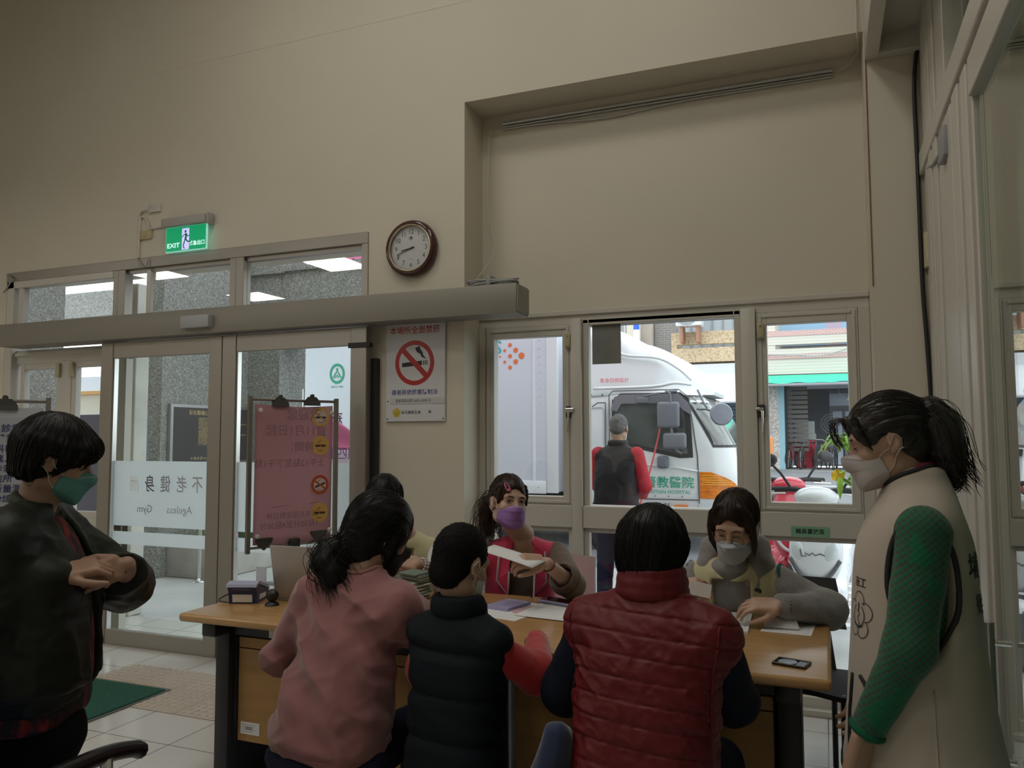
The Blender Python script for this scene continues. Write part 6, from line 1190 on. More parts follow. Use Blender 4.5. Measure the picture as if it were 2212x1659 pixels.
    H = Field()
    def shell(q):
        d = ell((0, -.018, .034), (.0845, .106, .098))(q); d = smin(d, ell((0, -.055, -.035), (.066, .055, .055))(q), .03)
        d = smax(d, -ell((0, .120, -.050), (.12, .085, .100))(q), .012)
        for sd in (-1, 1):
            d = smax(d, -ell((sd * .085, .012, -.030), (.030, .042, .050))(q), .012); d = smin(d, chain([(sd * .055, .075, .075), (sd * .070, .070, .030), (sd * .074, .050, -.012)], [.016, .012, .004])(q), .012)
        return d
    H.add(hloc(C, R, s, shell), 0); tie = A3((.210, 2.135, 1.500)); tail = [tie, tie + A3((.026, 0, .008)), tie + A3((.048, 0, -.030)), tie + A3((.056, 0, -.080)), tie + A3((.064, 0, -.118)), tie + A3((.080, 0, -.142))]
    H.add(chain([hp(C, R, s, (0, -.10, .03)), tie], [.030, .022], .02), .03); H.add(chain(tail, [.020, .033, .042, .040, .030, .010], .02), .012); H.disp(hair_disp(C, R, s, .0040, 17, 8, 'back')); ex = MB()
    for k in range(360):
        o = A3(RNG.normal(0, .0125, 3)) * A3((1, 1.1, 1)); e = A3(RNG.normal(0, .006, 3)); sp = RNG.random(); pts = arc([tail[0] + o * .5, tail[1] + o * 1.2, tail[2] + o * 1.7, tail[3] + o * 1.8 + e * .5, tail[4] + o * 1.7 + e, tail[5] + o * 1.5 + e * 1.6 + A3((.01, 0, -.012)) * sp], 3); ex.tube(pts, [.0010] * (len(pts) - 2) + [.0007, .0002], 3, cap=False)
    pts = [tie + A3((-.02, .0, -.12)), tie + A3((.03, .0, -.15)), tie + A3((.065, 0, -.175)), tie + A3((.085, 0, -.150))]
    for k in range(40): o = A3(RNG.normal(0, .006, 3)); ex.tube(arc([q + o for q in pts], 4), .0009, 3, cap=False)
    st_ = surface_points(H, hp(C, R, s, (0, 0, .05)), .2, 500); strands(ex, H, st_, lambda q: (tie - q) / (np.linalg.norm(tie - q, axis=1, keepdims=True) + .02), 7, .013, .0008, .0008, .10)
    for k in range(34):
        a = hp(C, R, s, (RNG.uniform(-.05, .05), .080, .082)); ex.tube(arc([a, a + A3((-.028, 0, -.010)) + A3(RNG.normal(0, .005, 3)), a + A3((-.030, 0, -.040)) + A3(RNG.normal(0, .006, 3)), a + A3((-.014, 0, -.072)) + A3(RNG.normal(0, .006, 3))], 4), .0007, 3, cap=False)
    skin(H, 'hair', mat('soft_black_hair', (0.017, 0.012, 0.010), .36, noise=(40, .5, (3, 3, .4))), p, .004, ex)
    MB().tube([tie + A3((.004, .025 * math.cos(t), .028 * math.sin(t))) for t in np.linspace(0, 6.283, 22, endpoint=False)], .010, 8, True).build('hair_tie', BLACKC, p, 180)
    mask_part(p, C, R, s, mat('mask_offwhite', (0.50, 0.46, 0.45), .8), mat('loop_pale', (0.55, 0.45, 0.42), .7), .002, pleats=2)
    k = 1.065; p.location = (.19 * k, 2.14 * k, 1.45 * (1 - k)); p.scale = (k, k, k)
right_woman()
# ---------------------------------------------------------------- 5 standing woman on the left
def left_woman():
    p = person('standing woman in a dark olive jacket and green mask, hands clasped', (-2.15, 1.60, 0))
    O = (-2.15, 1.60, 0); Rt = rot(-58); T = lambda v: A3(O) + np.array(Rt, f4) @ A3(v); neck = T((0, .02, 1.255)); C = A3((-2.095, 1.645, 1.392)); R = rot(-44, -20, 2); s = .95
    S1, E1, W1 = T((-.165, 0, 1.175)), A3((-2.10, 1.90, .985)), A3((-1.912, 1.735, 1.080)); S2, E2, W2 = T((.165, 0, 1.175)), A3((-2.085, 1.400, .985)), A3((-1.975, 1.575, 1.080))
    h1, tips = hand_prims(W1 + A3((-.005, -.012, .0)), frame_to((-.42, -.86, -.30), (.86, -.35, .35)), 1, curl=(28, 42, 30), thumb=(.5, .8, -.3)); h2, _ = hand_prims(W2, frame_to((.55, .80, .12), (.3, -.3, .9)), 1, curl=(35, 55, 40), thumb=(.6, .75, -.1))
    body(p, C, R, s, 'low', neck, O, Rt, [(.6, 0, 0, .14, .11), (.8, 0, 0, .14, .11), (1.0, 0, 0, .14, .10), (1.12, 0, 0, .13, .09), (1.19, 0, 0, .10, .07), (1.25, 0, 0, .055, .05)], [(S1, E1, W1), (S2, E2, W2)], [h1, h2], m=skin2_m, h=.004); face_parts(p, C, R, s, 'low', (0, -.5), hair_m)
    rg = Vector(W1) + Vector((-.05, -.10, -.03)); 
    J = Field(); J.add(loft([(.70, 0, .0, .205, .170), (.76, 0, .0, .222, .190), (.90, 0, .005, .215, .186), (1.02, 0, .005, .205, .172), (1.12, 0, 0, .190, .148), (1.19, 0, .0, .158, .11), (1.235, 0, .004, .10, .075), (1.262, 0, .01, .072, .064)], O, Rt, 2.4), 0)
    J.add(cap(T((-.07, 0, 1.225)), S1, .048, .072), .04).add(cap(T((.07, 0, 1.225)), S2, .048, .072), .04)
    for S, E, W_ in ((S1, E1, W1), (S2, E2, W2)): J.add(cap(S, E, .074, .078), .04).add(cap(E, E + (W_ - E) * f4(.80), .078, .056), .03).add(cap(E + (W_ - E) * f4(.80), E + (W_ - E) * f4(.90), .050, .044), .012)
    J.cut(rbox(T((-.02, .21, 1.02)), (.052, .14, .34), .02, Rt), .01); J.cut(ell(neck + A3((0, 0, .05)), (.064, .064, .06)), .006); J.disp(folds(.014, (7, 7, 11), rot(30, 0, 30), None, 1.4)).disp(folds(.005, (19, 19, 26), rot(0, 0, -30))).disp(lambda q, d: f4(.006) * (q[:, 2] < .755) * (np.linalg.norm(q[:, :2] - A3(O)[:2], axis=1) < .26))
    om = mat('olive_nylon', (0.0095, 0.012, 0.0075), .5, spec=.3, bump=(140, .2, .0015)); jo = skin(J, 'jacket', om, p, .0055)
    K = Field(); K.add(chain([neck + A3((.070 * math.cos(t), .068 * math.sin(t), .000 + .0) ) - A3(np.array(Rt)[:, 1] * .02 * math.cos(t - R_(32)) + np.array((0, 0, .028 * math.cos(t - R_(32))))) for t in np.linspace(R_(32 + 35), R_(32 + 325), 22)], [.018] * 22), 0)
    skin(K, 'collar', mat('olive_rib', (0.030, 0.040, 0.028), .85, bump=(200, .4, .002, (1, 1, .1))), jo, .0045)
    Sx = Field(); Sx.add(loft([(.66, 0, .01, .190, .155), (.8, 0, .012, .19, .160), (1.0, 0, .012, .17, .145), (1.12, 0, .01, .15, .125), (1.20, 0, .01, .10, .085), (1.235, 0, .01, .06, .06)], O, Rt), 0).disp(folds(.008, (10, 10, 8)))
    skin(Sx, 'shirt', ramp_mat('red_black_print', 'noise', 26, [(0.46, (0.010, 0.008, 0.009)), (0.52, (0.06, 0.006, 0.008)), (0.58, (0.20, 0.012, 0.014)), (0.7, (0.26, 0.03, 0.03))], .8, (1, 1, .55)), p, .007)
    legs_cloth(p, T((0, 0, .62)), (T((-.09, .0, .42)), T((.09, .0, .42))), (T((-.09, 0, .08)), T((.09, 0, .08))), BLACKC, r=(.10, .085, .07), hip=(.18, .15, .14)); shoes(p, (T((-.09, 0, .09)), T((.09, 0, .09))), np.array(Rt)[:, 1], SHOE)
    H = Field()
    def bob(q):
        d = ell((0, -.022, .036), (.094, .118, .103))(q); d = smin(d, loft([(-.085, 0, -.058, .060, .050), (-.05, 0, -.05, .082, .068), (0.0, 0, -.035, .094, .092), (.05, 0, -.02, .095, .110)], (0, 0, 0), np.eye(3), 2.2, .02)(q), .03)
        d = smin(d, ell((0, .070, .058), (.070, .036, .036))(q), .03); d = smax(d, -ell((0, .125, -.060), (.080, .095, .085))(q), .008)
        for sd in (-1, 1): d = smax(d, -ell((sd * .095, -.002, -.022), (.035, .026, .034))(q), .010)
        return d
    H.add(hloc(C, R, s, bob), 0).disp(hair_disp(C, R, s, .0048, 13, 7)); ex = MB(); st_ = surface_points(H, hp(C, R, s, (0, -.02, .02)), .22, 1000); down = lambda q: np.tile(A3((0, 0, -1)), (len(q), 1)) + (q - A3(hp(C, R, s, (0, -.02, .12)))) * f4(5) * A3((1, 1, .2)); strands(ex, H, st_, down, 8, .012, .0008, .0008, .12); skin(H, 'hair', hair_m, p, .0045, ex)
    mask_part(p, C, R, s, mat('mask_green', (0.10, 0.30, 0.28), .75), mat('loop_cream', (0.60, 0.56, 0.48), .7), .001)
    fd = tips[2] - W1; c_ = Vector(W1 + fd * .62); MB().lathe([(.0098, -.002), (.0108, 0), (.0098, .002), (.0090, 0), (.0098, -.002)], c_ + Vector((.006, -.004, .008)), Vector(fd), 18, False).build('ring', mat('ring_gold', (0.75, 0.62, 0.38), .2, metal=1.0), p, 180)
left_woman()
hb = thing('handbag', 'black handbag with a zip hanging beside the woman in the olive jacket', 'bag', (-2.02, 1.30, .7)); F_ = Field().add(rbox((-2.05, 1.32, .86), (.10, .05, .09), .03, rot(-50)), 0).disp(folds(.006, (18, 18, 18))); skin(F_, 'pouch', mat('bag_black', (0.010, 0.010, 0.011), .35), hb, .006)
MB().tube(arc([(-2.0, 1.36, .93), (-2.05, 1.36, 1.05), (-2.12, 1.37, 1.12), (-2.14, 1.30, 1.02), (-2.1, 1.28, .93)]), .010, 8).build('strap', MATS['bag_black'], hb, 180); MB().tube([(-1.985, 1.30, .90), (-1.96, 1.345, .905)], .004, 6).tube([(-1.965, 1.34, .90), (-1.955, 1.345, .86)], .004, 6).build('zip', steel2_m, hb)
# ---------------------------------------------------------------- vests shared by the three volunteers behind the table
def open_vest(V, T, Rt, O, w=.050):
    V.cut(rbox(T((0, .16, .16)), (w, .14, .33), .01, Rt), .012)
def opening_edges(V, T, m, par, w, r=.005):
    for sd in (-1, 1): seam(V, [T((sd * (w + .001), .16, z)) for z in (-.05, .05, .15, .25, .35, .43)] + [T((sd * (w + .012), .09, .50))], r, 'front_piping', m, par)
def armholes(V, T, m, par, r=.006, c=(.163, .36), rad=(.055, .125)):
    for sd in (-1, 1): seam(V, [T((sd * c[0], rad[0] * 1.2 * math.cos(t), c[1] + rad[1] * math.sin(t))) for t in np.linspace(0, 6.283, 40, endpoint=False)], r, 'armhole_piping', m, par, 0, 6, True)
VST = [(-.10, 0, 0, .178, .135), (0, 0, 0, .178, .135), (.12, 0, 0, .168, .128), (.27, 0, 0, .164, .125), (.38, 0, 0, .160, .112), (.455, 0, 0, .138, .090), (.505, 0, 0, .092, .070), (.53, 0, .0, .066, .060)]
SHT = [(a, b, c, d - .022, e - .020) for a, b, c, d, e in VST]
# ---------------------------------------------------------------- 6 volunteer in the pink vest
def pink_vest_woman():
    p = person('seated woman in a bright pink vest and purple mask handing over a sheet', (-1.40, 3.56, 0)); O = (-1.40, 3.57, .47); Rt = rot(-158, -15, -2); T = lambda v: A3(O) + np.array(Rt, f4) @ A3(v); neck = T((0, .0, .545)); C = A3((-1.347, 3.315, 1.158)); R = rot(-134, 2, -7); s = .98
    S1, E1, W1 = T((-.165, .01, .455)), A3((-1.035, 3.27, .815)), A3((-1.072, 3.055, .935)); S2, E2, W2 = T((.165, .01, .455)), A3((-1.62, 3.22, .80)), A3((-1.50, 3.02, .775))
    h1, _ = hand_prims(W1 + A3((-.012, -.012, .008)), frame_to((-.72, -.60, .10), (.35, -.55, .75)), -1, curl=(34, 46, 28), thumb=(.35, .90, -.30), s=.98, tcurl=.1); h2, _ = hand_prims(W2, frame_to((.4, -.9, 0), (0, 0, 1)), 1)
    body(p, C, R, s, 'open', neck, O, Rt, TORSO, [(S1, E1, W1), (S2, E2, W2)], [h1, h2], m=mat('skin_light', (0.50, 0.325, 0.24), .5, noise=(22, .06), sss=.08), h=.004); face_parts(p, C, R, s, 'open', (.10, .10))
    V = Field(); V.add(loft(VST, O, Rt, 2.4), 0).add(cap(T((-.07, 0, .475)), T((-.142, .005, .437)), .050, .072), .03).add(cap(T((.07, 0, .475)), T((.142, .005, .437)), .050, .072), .03); open_vest(V, T, Rt, O, .058); V.cut(ell(T((0, .11, .47)), (.066, .09, .11)), .01); V.disp(folds(.009, (8, 8, 4), rot(0, 0, 15)))
    vm = mat('vest_pink', (0.62, 0.035, 0.105), .75, sheen=.25, bump=(200, .2, .001)); pm = mat('piping_grey', (0.36, 0.33, 0.34), .7); vo = skin(V, 'vest', vm, p, .005); opening_edges(V, T, pm, vo, .058, .006)
    for sd in (-1, 1):
        L_ = MB(); a = [T((sd * .058, .085, .535)), T((sd * .062, .135, .42)), T((sd * .060, .150, .30)), T((sd * .125, .142, .375)), T((sd * .105, .075, .50))]; a = [Vector(q) for q in snap(V, np.array(a, f4), .010)]; L_.add(a, [(0, 1, 2, 3, 4)]); b = [q + Vector(np.array(Rt)[:, 1]) * .004 for q in a]
        LB = MB(); n = 5; LB.add(a + b, [tuple(range(5)), tuple(range(9, 4, -1))] + [(i, (i + 1) % 5, 5 + (i + 1) % 5, 5 + i) for i in range(5)]); lo = LB.build('lapel', vm, vo); MB().tube([b[1], b[2], b[3], b[4]], .0055, 6).build('lapel_piping', pm, vo, 180)
    o = Vector(T((-.115, .16, .195))); emblem(None, V, o, -Vector(np.array(Rt)[:, 0]), Z, .043, -np.array(Rt)[:, 1], vo, (mat('badge_white', (0.62, 0.63, 0.62), .7), mat('badge_green', (0.02, 0.075, 0.055), .7)))
    G = Field(); G.add(loft(SHT, O, Rt), 0); UE = E1; G.add(cap(S1, E1, .058, .056), .03).add(cap(E1, E1 + (W1 - E1) * f4(.30), .060, .066), .01); G.add(cap(S2, E2, .056, .055), .03).add(cap(E2, W2, .055, .04), .02); G.cut(cap(E1 + (W1 - E1) * f4(.22), W1, .047, .06), .006); G.add(cap(E1, E1 + (W1 - E1) * f4(.2), .043, .040), .0); G.cut(ell(neck + A3((.02, -.04, .03)), (.062, .062, .075)), .006); G.disp(folds(.007, (9, 9, 10), rot(0, 0, 30)))
    tee = skin(G, 'top', mat('tee_brown', (0.125, 0.085, 0.062), .85, sheen=.2, noise=(4, .08)), p, .0055); ax = (W1 - E1) / np.linalg.norm(W1 - E1); q = frame_to(ax, (0, 0, 1)); MB().tube([E1 + ax * .072 + A3(q[:, 0] * .058 * math.cos(t) + q[:, 2] * .058 * math.sin(t)) for t in np.linspace(0, 6.283, 28, endpoint=False)], .013, 8, True).build('rolled_cuff', mat('tee_cuff', (0.10, 0.068, 0.050), .85), tee, 180)
    t = MB(); u_, w_ = -Vector(np.array(Rt)[:, 0]), Vector(np.array(Rt)[:, 2]); o = Vector(T((0, .14, .20))); disc(t, o, u_, w_, .034, 0, 20, sy=1.1); stroke(t, [(-.04, -.03), (0, -.05), (.04, -.02), (.045, -.07)], .03, o, u_, w_); on_surface(G, t, -np.array(Rt)[:, 1], .0015).build('print', mat('print_pale', (0.30, 0.26, 0.21), .8), tee)
    t = MB(); disc(t, o + w_ * .062, u_, w_, .028, 0, 16); disc(t, o + u_ * .034 - w_ * .012, u_, w_, .018, 0, 14, sy=1.5); stroke(t, [(-.05, -.09), (0, -.10), (.05, -.09)], .05, o, u_, w_); on_surface(G, t, -np.array(Rt)[:, 1], .0022).build('print_dark', mat('print_brown', (0.05, 0.022, 0.012), .8), tee)
    legs_cloth(p, (-1.40, 3.58, .47), ((-1.50, 3.22, .49), (-1.30, 3.22, .49)), ((-1.50, 3.26, .08), (-1.30, 3.26, .08)), NAVY); shoes(p, ((-1.50, 3.26, .09), (-1.30, 3.26, .09)), (0, -1, 0), SHOE)
    H = Field()
    def shell(q):
        d = ell((0, -.018, .034), (.0835, .105, .098))(q); d = smin(d, ell((0, -.055, -.02), (.066, .055, .06))(q), .03); d = smax(d, -ell((0, .122, -.022), (.070, .078, .108))(q), .008)
        for sd in (-1, 1): d = smax(d, -ell((sd * .088, .004, -.022), (.030, .032, .045))(q), .010); d = smin(d, chain([(sd * .060, .040, .075), (sd * .069, .046, .040), (sd * .072, .044, -.01)], [.010, .010, .005])(q), .012)
        return d
    H.add(hloc(C, R, s, shell), 0); tie = hp(C, R, s, (.012, -.112, .0)); tail = [tie, tie + A3((-.038, .030, -.010)), tie + A3((-.058, .035, -.055)), tie + A3((-.058, .03, -.105)), tie + A3((-.050, .02, -.155))]; H.add(chain(tail, [.026, .036, .040, .036, .016], .02), .02).disp(hair_disp(C, R, s, .0050, 15, 8, 'back')); ex = MB()
    for k in range(340):
        o = A3(RNG.normal(0, .019, 3)); e = A3(RNG.normal(0, .018, 3)); ex.tube(arc([tail[0] + o * .5, tail[1] + o * 1.3, tail[2] + o * 1.6, tail[3] + o * 1.6 + e * .5, tail[4] + o * 1.3 + e], 3), .0010, 3, cap=False)
    st_ = surface_points(H, hp(C, R, s, (0, 0, .05)), .2, 350); strands(ex, H, st_, lambda q: (tie - q) / (np.linalg.norm(tie - q, axis=1, keepdims=True) + .02), 7, .013, .0008, .0008, .10); skin(H, 'hair', hairb_m, p, .0045, ex)
    cp_ = [(.052, .060, .085), (.045, .075, .070), (.038, .085, .055)]; cl = snap(H, np.array([hp(C, R, s, q) for q in cp_], f4), .003); d_ = (cl[2] - cl[0]); d_ /= np.linalg.norm(d_); fw = np.array(R)[:, 1]; sd = np.cross(d_, fw); sd /= np.linalg.norm(sd)
    MB().tube([cl[0], cl[0] * .7 + cl[1] * .3 + A3(sd) * .006, cl[1] + A3(sd) * .008, cl[2] + A3(sd) * .009, cl[2] - A3(sd) * .009, cl[1] - A3(sd) * .008, cl[0] * .7 + cl[1] * .3 - A3(sd) * .006], .0035, 6, True).sphere(Vector(cl[2]), .009, 8, (1, 1, .8)).build('hair_clip', mat('clip_pink', (0.55, 0.10, 0.18), .3, coat=.4), p, 180)
    mask_part(p, C, R, s, mat('mask_purple', (0.30, 0.155, 0.44), .75), strap_w, .002); MB().tube([W1 + A3(frame_to(ax, (0, 0, 1))[:, 0] * .031 * math.cos(t) + frame_to(ax, (0, 0, 1))[:, 2] * .029 * math.sin(t)) - ax * .01 for t in np.linspace(0, 6.283, 24, endpoint=False)], .0028, 6, True).build('bracelet', mat('bracelet_red', (0.13, 0.04, 0.03), .4), p, 180)
pink_vest_woman()
# ---------------------------------------------------------------- 7 volunteer behind the ponytail
cream_m = mat('vest_cream', (0.50, 0.46, 0.27), .75, sheen=.2, bump=(200, .2, .001)); teal_m = mat('piping_teal', (0.010, 0.075, 0.085), .7)
def cream_vest_woman():
    p = person('short-haired woman in a cream vest over a white shirt, behind the pink sweater', (-2.02, 3.60, 0)); O = (-2.02, 3.62, .47); Rt = rot(-160, -20, 0); T = lambda v: A3(O) + np.array(Rt, f4) @ A3(v); neck = T((0, 0, .545)); C = A3((-2.045, 3.385, 1.135)); R = rot(-170, -30, -6); s = .98
    S1, E1, W1 = T((-.160, .01, .45)), A3((-1.735, 3.33, .795)), A3((-1.765, 3.235, .865)); S2, E2, W2 = T((.165, .01, .455)), A3((-2.30, 3.30, .80)), A3((-2.12, 3.10, .80)); E1 = A3((-1.715, 3.38, .80))
    h1, _ = hand_prims(W1, frame_to((-.85, -.40, .22), (.15, -.75, .65)), -1, curl=(38, 40, 25), thumb=(.3, .9, -.35)); h2, _ = hand_prims(W2, frame_to((.5, -.85, 0), (0, 0, 1)), 1)
    body(p, C, R, s, 'low', neck, O, Rt, TORSO, [(S1, E1, W1), (S2, E2, W2)], [h1, h2], h=.0045); face_parts(p, C, R, s, 'low', (0, -.5), hair_m)
    V = Field(); V.add(loft(VST, O, Rt, 2.4), 0).add(cap(T((-.07, 0, .475)), T((-.142, .005, .437)), .050, .070), .03).add(cap(T((.07, 0, .475)), T((.142, .005, .437)), .050, .070), .03); open_vest(V, T, Rt, O, .052); V.disp(folds(.009, (10, 10, 4), rot(0, 0, 10))); vo = skin(V, 'vest', cream_m, p, .005); armholes(V, T, teal_m, vo)
    o = Vector(T((-.075, .16, .22))); emblem(None, V, o, -Vector(np.array(Rt)[:, 0]), Z, .036, -np.array(Rt)[:, 1], vo, (mat('badge_yellow', (0.42, 0.34, 0.10), .7), mat('badge_dark', (0.05, 0.06, 0.03), .7)))
    G = Field(); G.add(loft(SHT, O, Rt), 0).add(cap(S1, S1 + (E1 - S1) * f4(.75), .056, .060), .03).add(cap(S2, S2 + (E2 - S2) * f4(.75), .056, .06), .03); G.cut(ell(neck + A3((.01, -.035, .04)), (.060, .062, .07)), .006); G.disp(folds(.007, (9, 9, 9))); tp = skin(G, 'shirt', mat('shirt_white', (0.60, 0.60, 0.62), .8, sheen=.2), p, .0055)
    ax = (E1 - S1) / np.linalg.norm(E1 - S1); q = frame_to(ax, (0, 1, 0)); MB().tube([S1 + (E1 - S1) * f4(.82) + A3(q[:, 0] * .060 * math.cos(t) + q[:, 2] * .060 * math.sin(t)) for t in np.linspace(0, 6.283, 26, endpoint=False)], .005, 6, True).build('sleeve_trim', mat('trim_plum', (0.06, 0.03, 0.05), .7), tp, 180)
    ax = (W1 - E1) / np.linalg.norm(W1 - E1); q = frame_to(ax, (0, 1, 0)); bd = MB()
    for rr, off in ((.034, -.015), (.036, -.03)):
        for t in np.linspace(0, 6.283, 16, endpoint=False): bd.sphere(Vector(W1 + ax * off + A3(q[:, 0] * rr * math.cos(t) + q[:, 2] * rr * math.sin(t))), .006, 6)
    bd.build('bead_bracelet', mat('bead_clear', (0.55, 0.50, 0.50), .1, coat=.5), p, 180)
    legs_cloth(p, (-2.02, 3.62, .47), ((-2.12, 3.24, .49), (-1.92, 3.24, .49)), ((-2.12, 3.28, .08), (-1.92, 3.28, .08)), NAVY); shoes(p, ((-2.12, 3.28, .09), (-1.92, 3.28, .09)), (0, -1, 0), SHOE)
    H = Field()
    def bob(q):
        d = ell((0, -.018, .036), (.088, .108, .100))(q); d = smin(d, loft([(-.10, 0, -.05, .070, .052), (-.04, 0, -.04, .083, .078), (.04, 0, -.02, .088, .100)], (0, 0, 0), np.eye(3), 2.2, .02)(q), .03); d = smax(d, -ell((0, .122, -.055), (.070, .080, .095))(q), .008)
        for sd in (-1, 1): d = smin(d, chain([(sd * .050, .075, .078), (sd * .074, .058, .02), (sd * .078, .045, -.060)], [.016, .013, .004])(q), .012)
        return d
    H.add(hloc(C, R, s, bob), 0).disp(hair_disp(C, R, s, .0045, 14, 7)); ex = MB(); st_ = surface_points(H, hp(C, R, s, (0, -.01, .02)), .22, 600, lambda q: ((q - A3(C)) @ np.array(R, f4))[:, 1] < .03); down = lambda q: np.tile(A3((0, 0, -1)), (len(q), 1)) + (q - A3(hp(C, R, s, (0, -.02, .12)))) * f4(5) * A3((1, 1, .2)); strands(ex, H, st_, down, 8, .012, .0008, .0008, .1); skin(H, 'hair', hair_m, p, .0045, ex)
    mask_part(p, C, R, s, MATS['mask_white'], strap_w, .001)
cream_vest_woman()
# ---------------------------------------------------------------- 8 volunteer in the grey hoodie
def hoodie_woman():
    p = person('seated woman with glasses in a grey hoodie and cream vest, looking down at papers', (-.33, 3.46, 0)); O = (-.33, 3.47, .47); Rt = rot(176, -23, 2); T = lambda v: A3(O) + np.array(Rt, f4) @ A3(v); neck = T((0, 0, .545)); C = A3((-.330, 3.105, 1.118)); R = rot(170, -26, -3); s = 1.0
    S1, E1, W1 = T((-.165, .01, .455)), A3((-.012, 3.215, .800)), A3((-.178, 3.035, .838)); S2, E2, W2 = T((.165, .01, .455)), A3((-.585, 3.16, .81)), A3((-.535, 3.02, .878))
    h1, _ = hand_prims(W1, frame_to((-.97, -.22, .02), (-.05, -.45, .88)), -1, curl=(22, 34, 22), thumb=(.35, .85, -.5), spread=1.3); h2, tp2 = hand_prims(W2, frame_to((.80, -.45, .25), (-.1, -.70, .70)), 1, curl=(40, 45, 25), thumb=(.35, .88, -.30))
    body(p, C, R, s, 'low', neck, O, Rt, TORSO, [(S1, E1, W1), (S2, E2, W2)], [h1, h2], m=MATS['skin_light'], h=.004); face_parts(p, C, R, s, 'low', (0, -.6))
    V = Field(); V.add(loft([(a, b, c, d + .026, e + .018) for a, b, c, d, e in VST], O, Rt, 2.4), 0).add(cap(T((-.07, 0, .475)), T((-.150, .005, .435)), .056, .078), .03).add(cap(T((.07, 0, .475)), T((.150, .005, .435)), .056, .078), .03); open_vest(V, T, Rt, O, .074); V.cut(ell(neck + A3((0, -.05, .02)), (.080, .085, .10)), .01); V.disp(folds(.010, (10, 10, 3.5), rot(0, 0, 8))); vo = skin(V, 'vest', cream_m, p, .005); armholes(V, T, teal_m, vo, .007, (.172, .36), (.060, .13)); seam(V, [T((.091, .16, z)) for z in (-.05, .05, .15, .25)], .007, 'front_piping', teal_m, vo)
    o = Vector(T((.128, .16, .245))); emblem(None, V, o, -Vector(np.array(Rt)[:, 0]), Z, .040, -np.array(Rt)[:, 1], vo, (mat('badge_pale', (0.40, 0.44, 0.36), .7), mat('badge_teal', (0.012, 0.050, 0.062), .7)))
    t = MB(); text(t, '衛生志工', (0, 0, 0), X, Z, .020, .004); t.v = [tuple(Vector(T((.128, .16, .165))) - Vector(np.array(Rt)[:, 0]) * q[0] + Vector(np.array(Rt)[:, 2]) * q[2]) for q in t.v]; on_surface(V, t, -np.array(Rt)[:, 1], .0015).build('lettering', mat('badge_ink', (0.12, 0.10, 0.06), .8), vo)
    G = Field(); G.add(loft(SHT, O, Rt), 0)
    for S, E, W_ in ((S1, E1, W1), (S2, E2, W2)): G.add(cap(S, E, .056, .066), .025).add(cap(E, E + (W_ - E) * f4(.88), .066, .046), .03)
    G.add(ell(neck + A3((0, .0, -.045)), (.080, .062, .045)), .03); G.cut(ell(neck + A3((0, -.030, .055)), (.056, .055, .062)), .006); G.disp(folds(.013, (7, 7, 9), rot(25, 0, 30), None, 1.4)).disp(folds(.004, (22, 22, 22)))
    gm_ = mat('hoodie_grey', (0.235, 0.228, 0.222), .95, sheen=.4, noise=(150, .10), bump=(250, .3, .0015)); ho = skin(G, 'hoodie', gm_, p, .005)
    K = Field(); rgp = [(.095 * math.cos(t), -.055 + .085 * math.sin(t), .500 + .022 * math.cos(2 * t)) for t in np.linspace(R_(-20), R_(200), 14)]; pts = [T((x, -y - .105, z + .02)) for x, y, z in rgp]; K.add(chain([T((-.100, .06, .46)), T((-.112, .0, .515)), T((-.085, -.06, .555)), T((0, -.095, .555)), T((.085, -.06, .545)), T((.105, .0, .50)), T((.095, .06, .46))], [.026, .042, .050, .050, .044, .034, .022], .03), 0).disp(folds(.008, (12, 12, 12))); skin(K, 'hood', gm_, ho, .005)
    b = Vector(T((-.098, .108, .435))); n_ = Vector(np.array(Rt)[:, 1]); b = Vector(snap(K, np.array([b], f4), .004)[0]); MB().lathe([(.0, .006), (.012, .007), (.017, .004), (.018, .0)], b, n_, 20).build('button', mat('button_dark', (0.035, 0.03, 0.028), .3), ho, 60); seam(G, [T((-.08, .16, .17)), T((0, .16, .185)), T((.08, .16, .17))], .0022, 'chest_seam', gm_, ho)
    seam(G, [T((.075, .15, .44)), T((.078, .16, .30)), T((.07, .16, .12))], .003, 'drawstring', mat('string_mauve', (0.30, 0.24, 0.25), .8), ho)
    rl = Vector(snap(V, np.array([T((-.135, .16, .275))], f4), .002)[0]); MB().lathe([(.0, .009), (.015, .008), (.0185, .003), (.0185, 0)], rl, n_, 22).build('badge_reel', mat('reel_white', (0.58, 0.60, 0.58), .3), p, 60); MB().tube(arc([rl + n_ * .01, rl + n_ * .012 - Z * .05, rl + n_ * .01 - Z * .10, rl + n_ * .012 - Z * .16]), .002, 6).build('lanyard', white_m, p)
    ib = Vector(T((-.095, .155, -.010))); cd_ = MB(); cd_.box(-.045, .045, -.0015, .0015, -.03, .03, .002, 1, Matrix.Translation(ib + n_ * .035) @ Matrix(np.array(Rt)).to_4x4()); cd_.build('name_card', mat('card_clear', (0.52, 0.54, 0.56), .2), p); t = MB()
    u_, w_ = -Vector(np.array(Rt)[:, 0]), Vector(np.array(Rt)[:, 2]); o = ib + n_ * .0375; text(t, '志工', o + w_ * .015 - u_ * .012, u_, w_, .012); text(t, '衛生所', o - w_ * .008 - u_ * .012, u_, w_, .013, .004); poly(t, [(.018, -.022), (.036, -.022), (.036, .012), (.018, .012)], o, u_, w_); t.build('card_print', mat('card_ink', (0.10, 0.09, 0.09), .7), p)
    legs_cloth(p, (-.33, 3.48, .47), ((-.43, 3.12, .49), (-.23, 3.12, .49)), ((-.43, 3.16, .08), (-.23, 3.16, .08)), NAVY); shoes(p, ((-.43, 3.16, .09), (-.23, 3.16, .09)), (0, -1, 0), SHOE)
    H = Field()
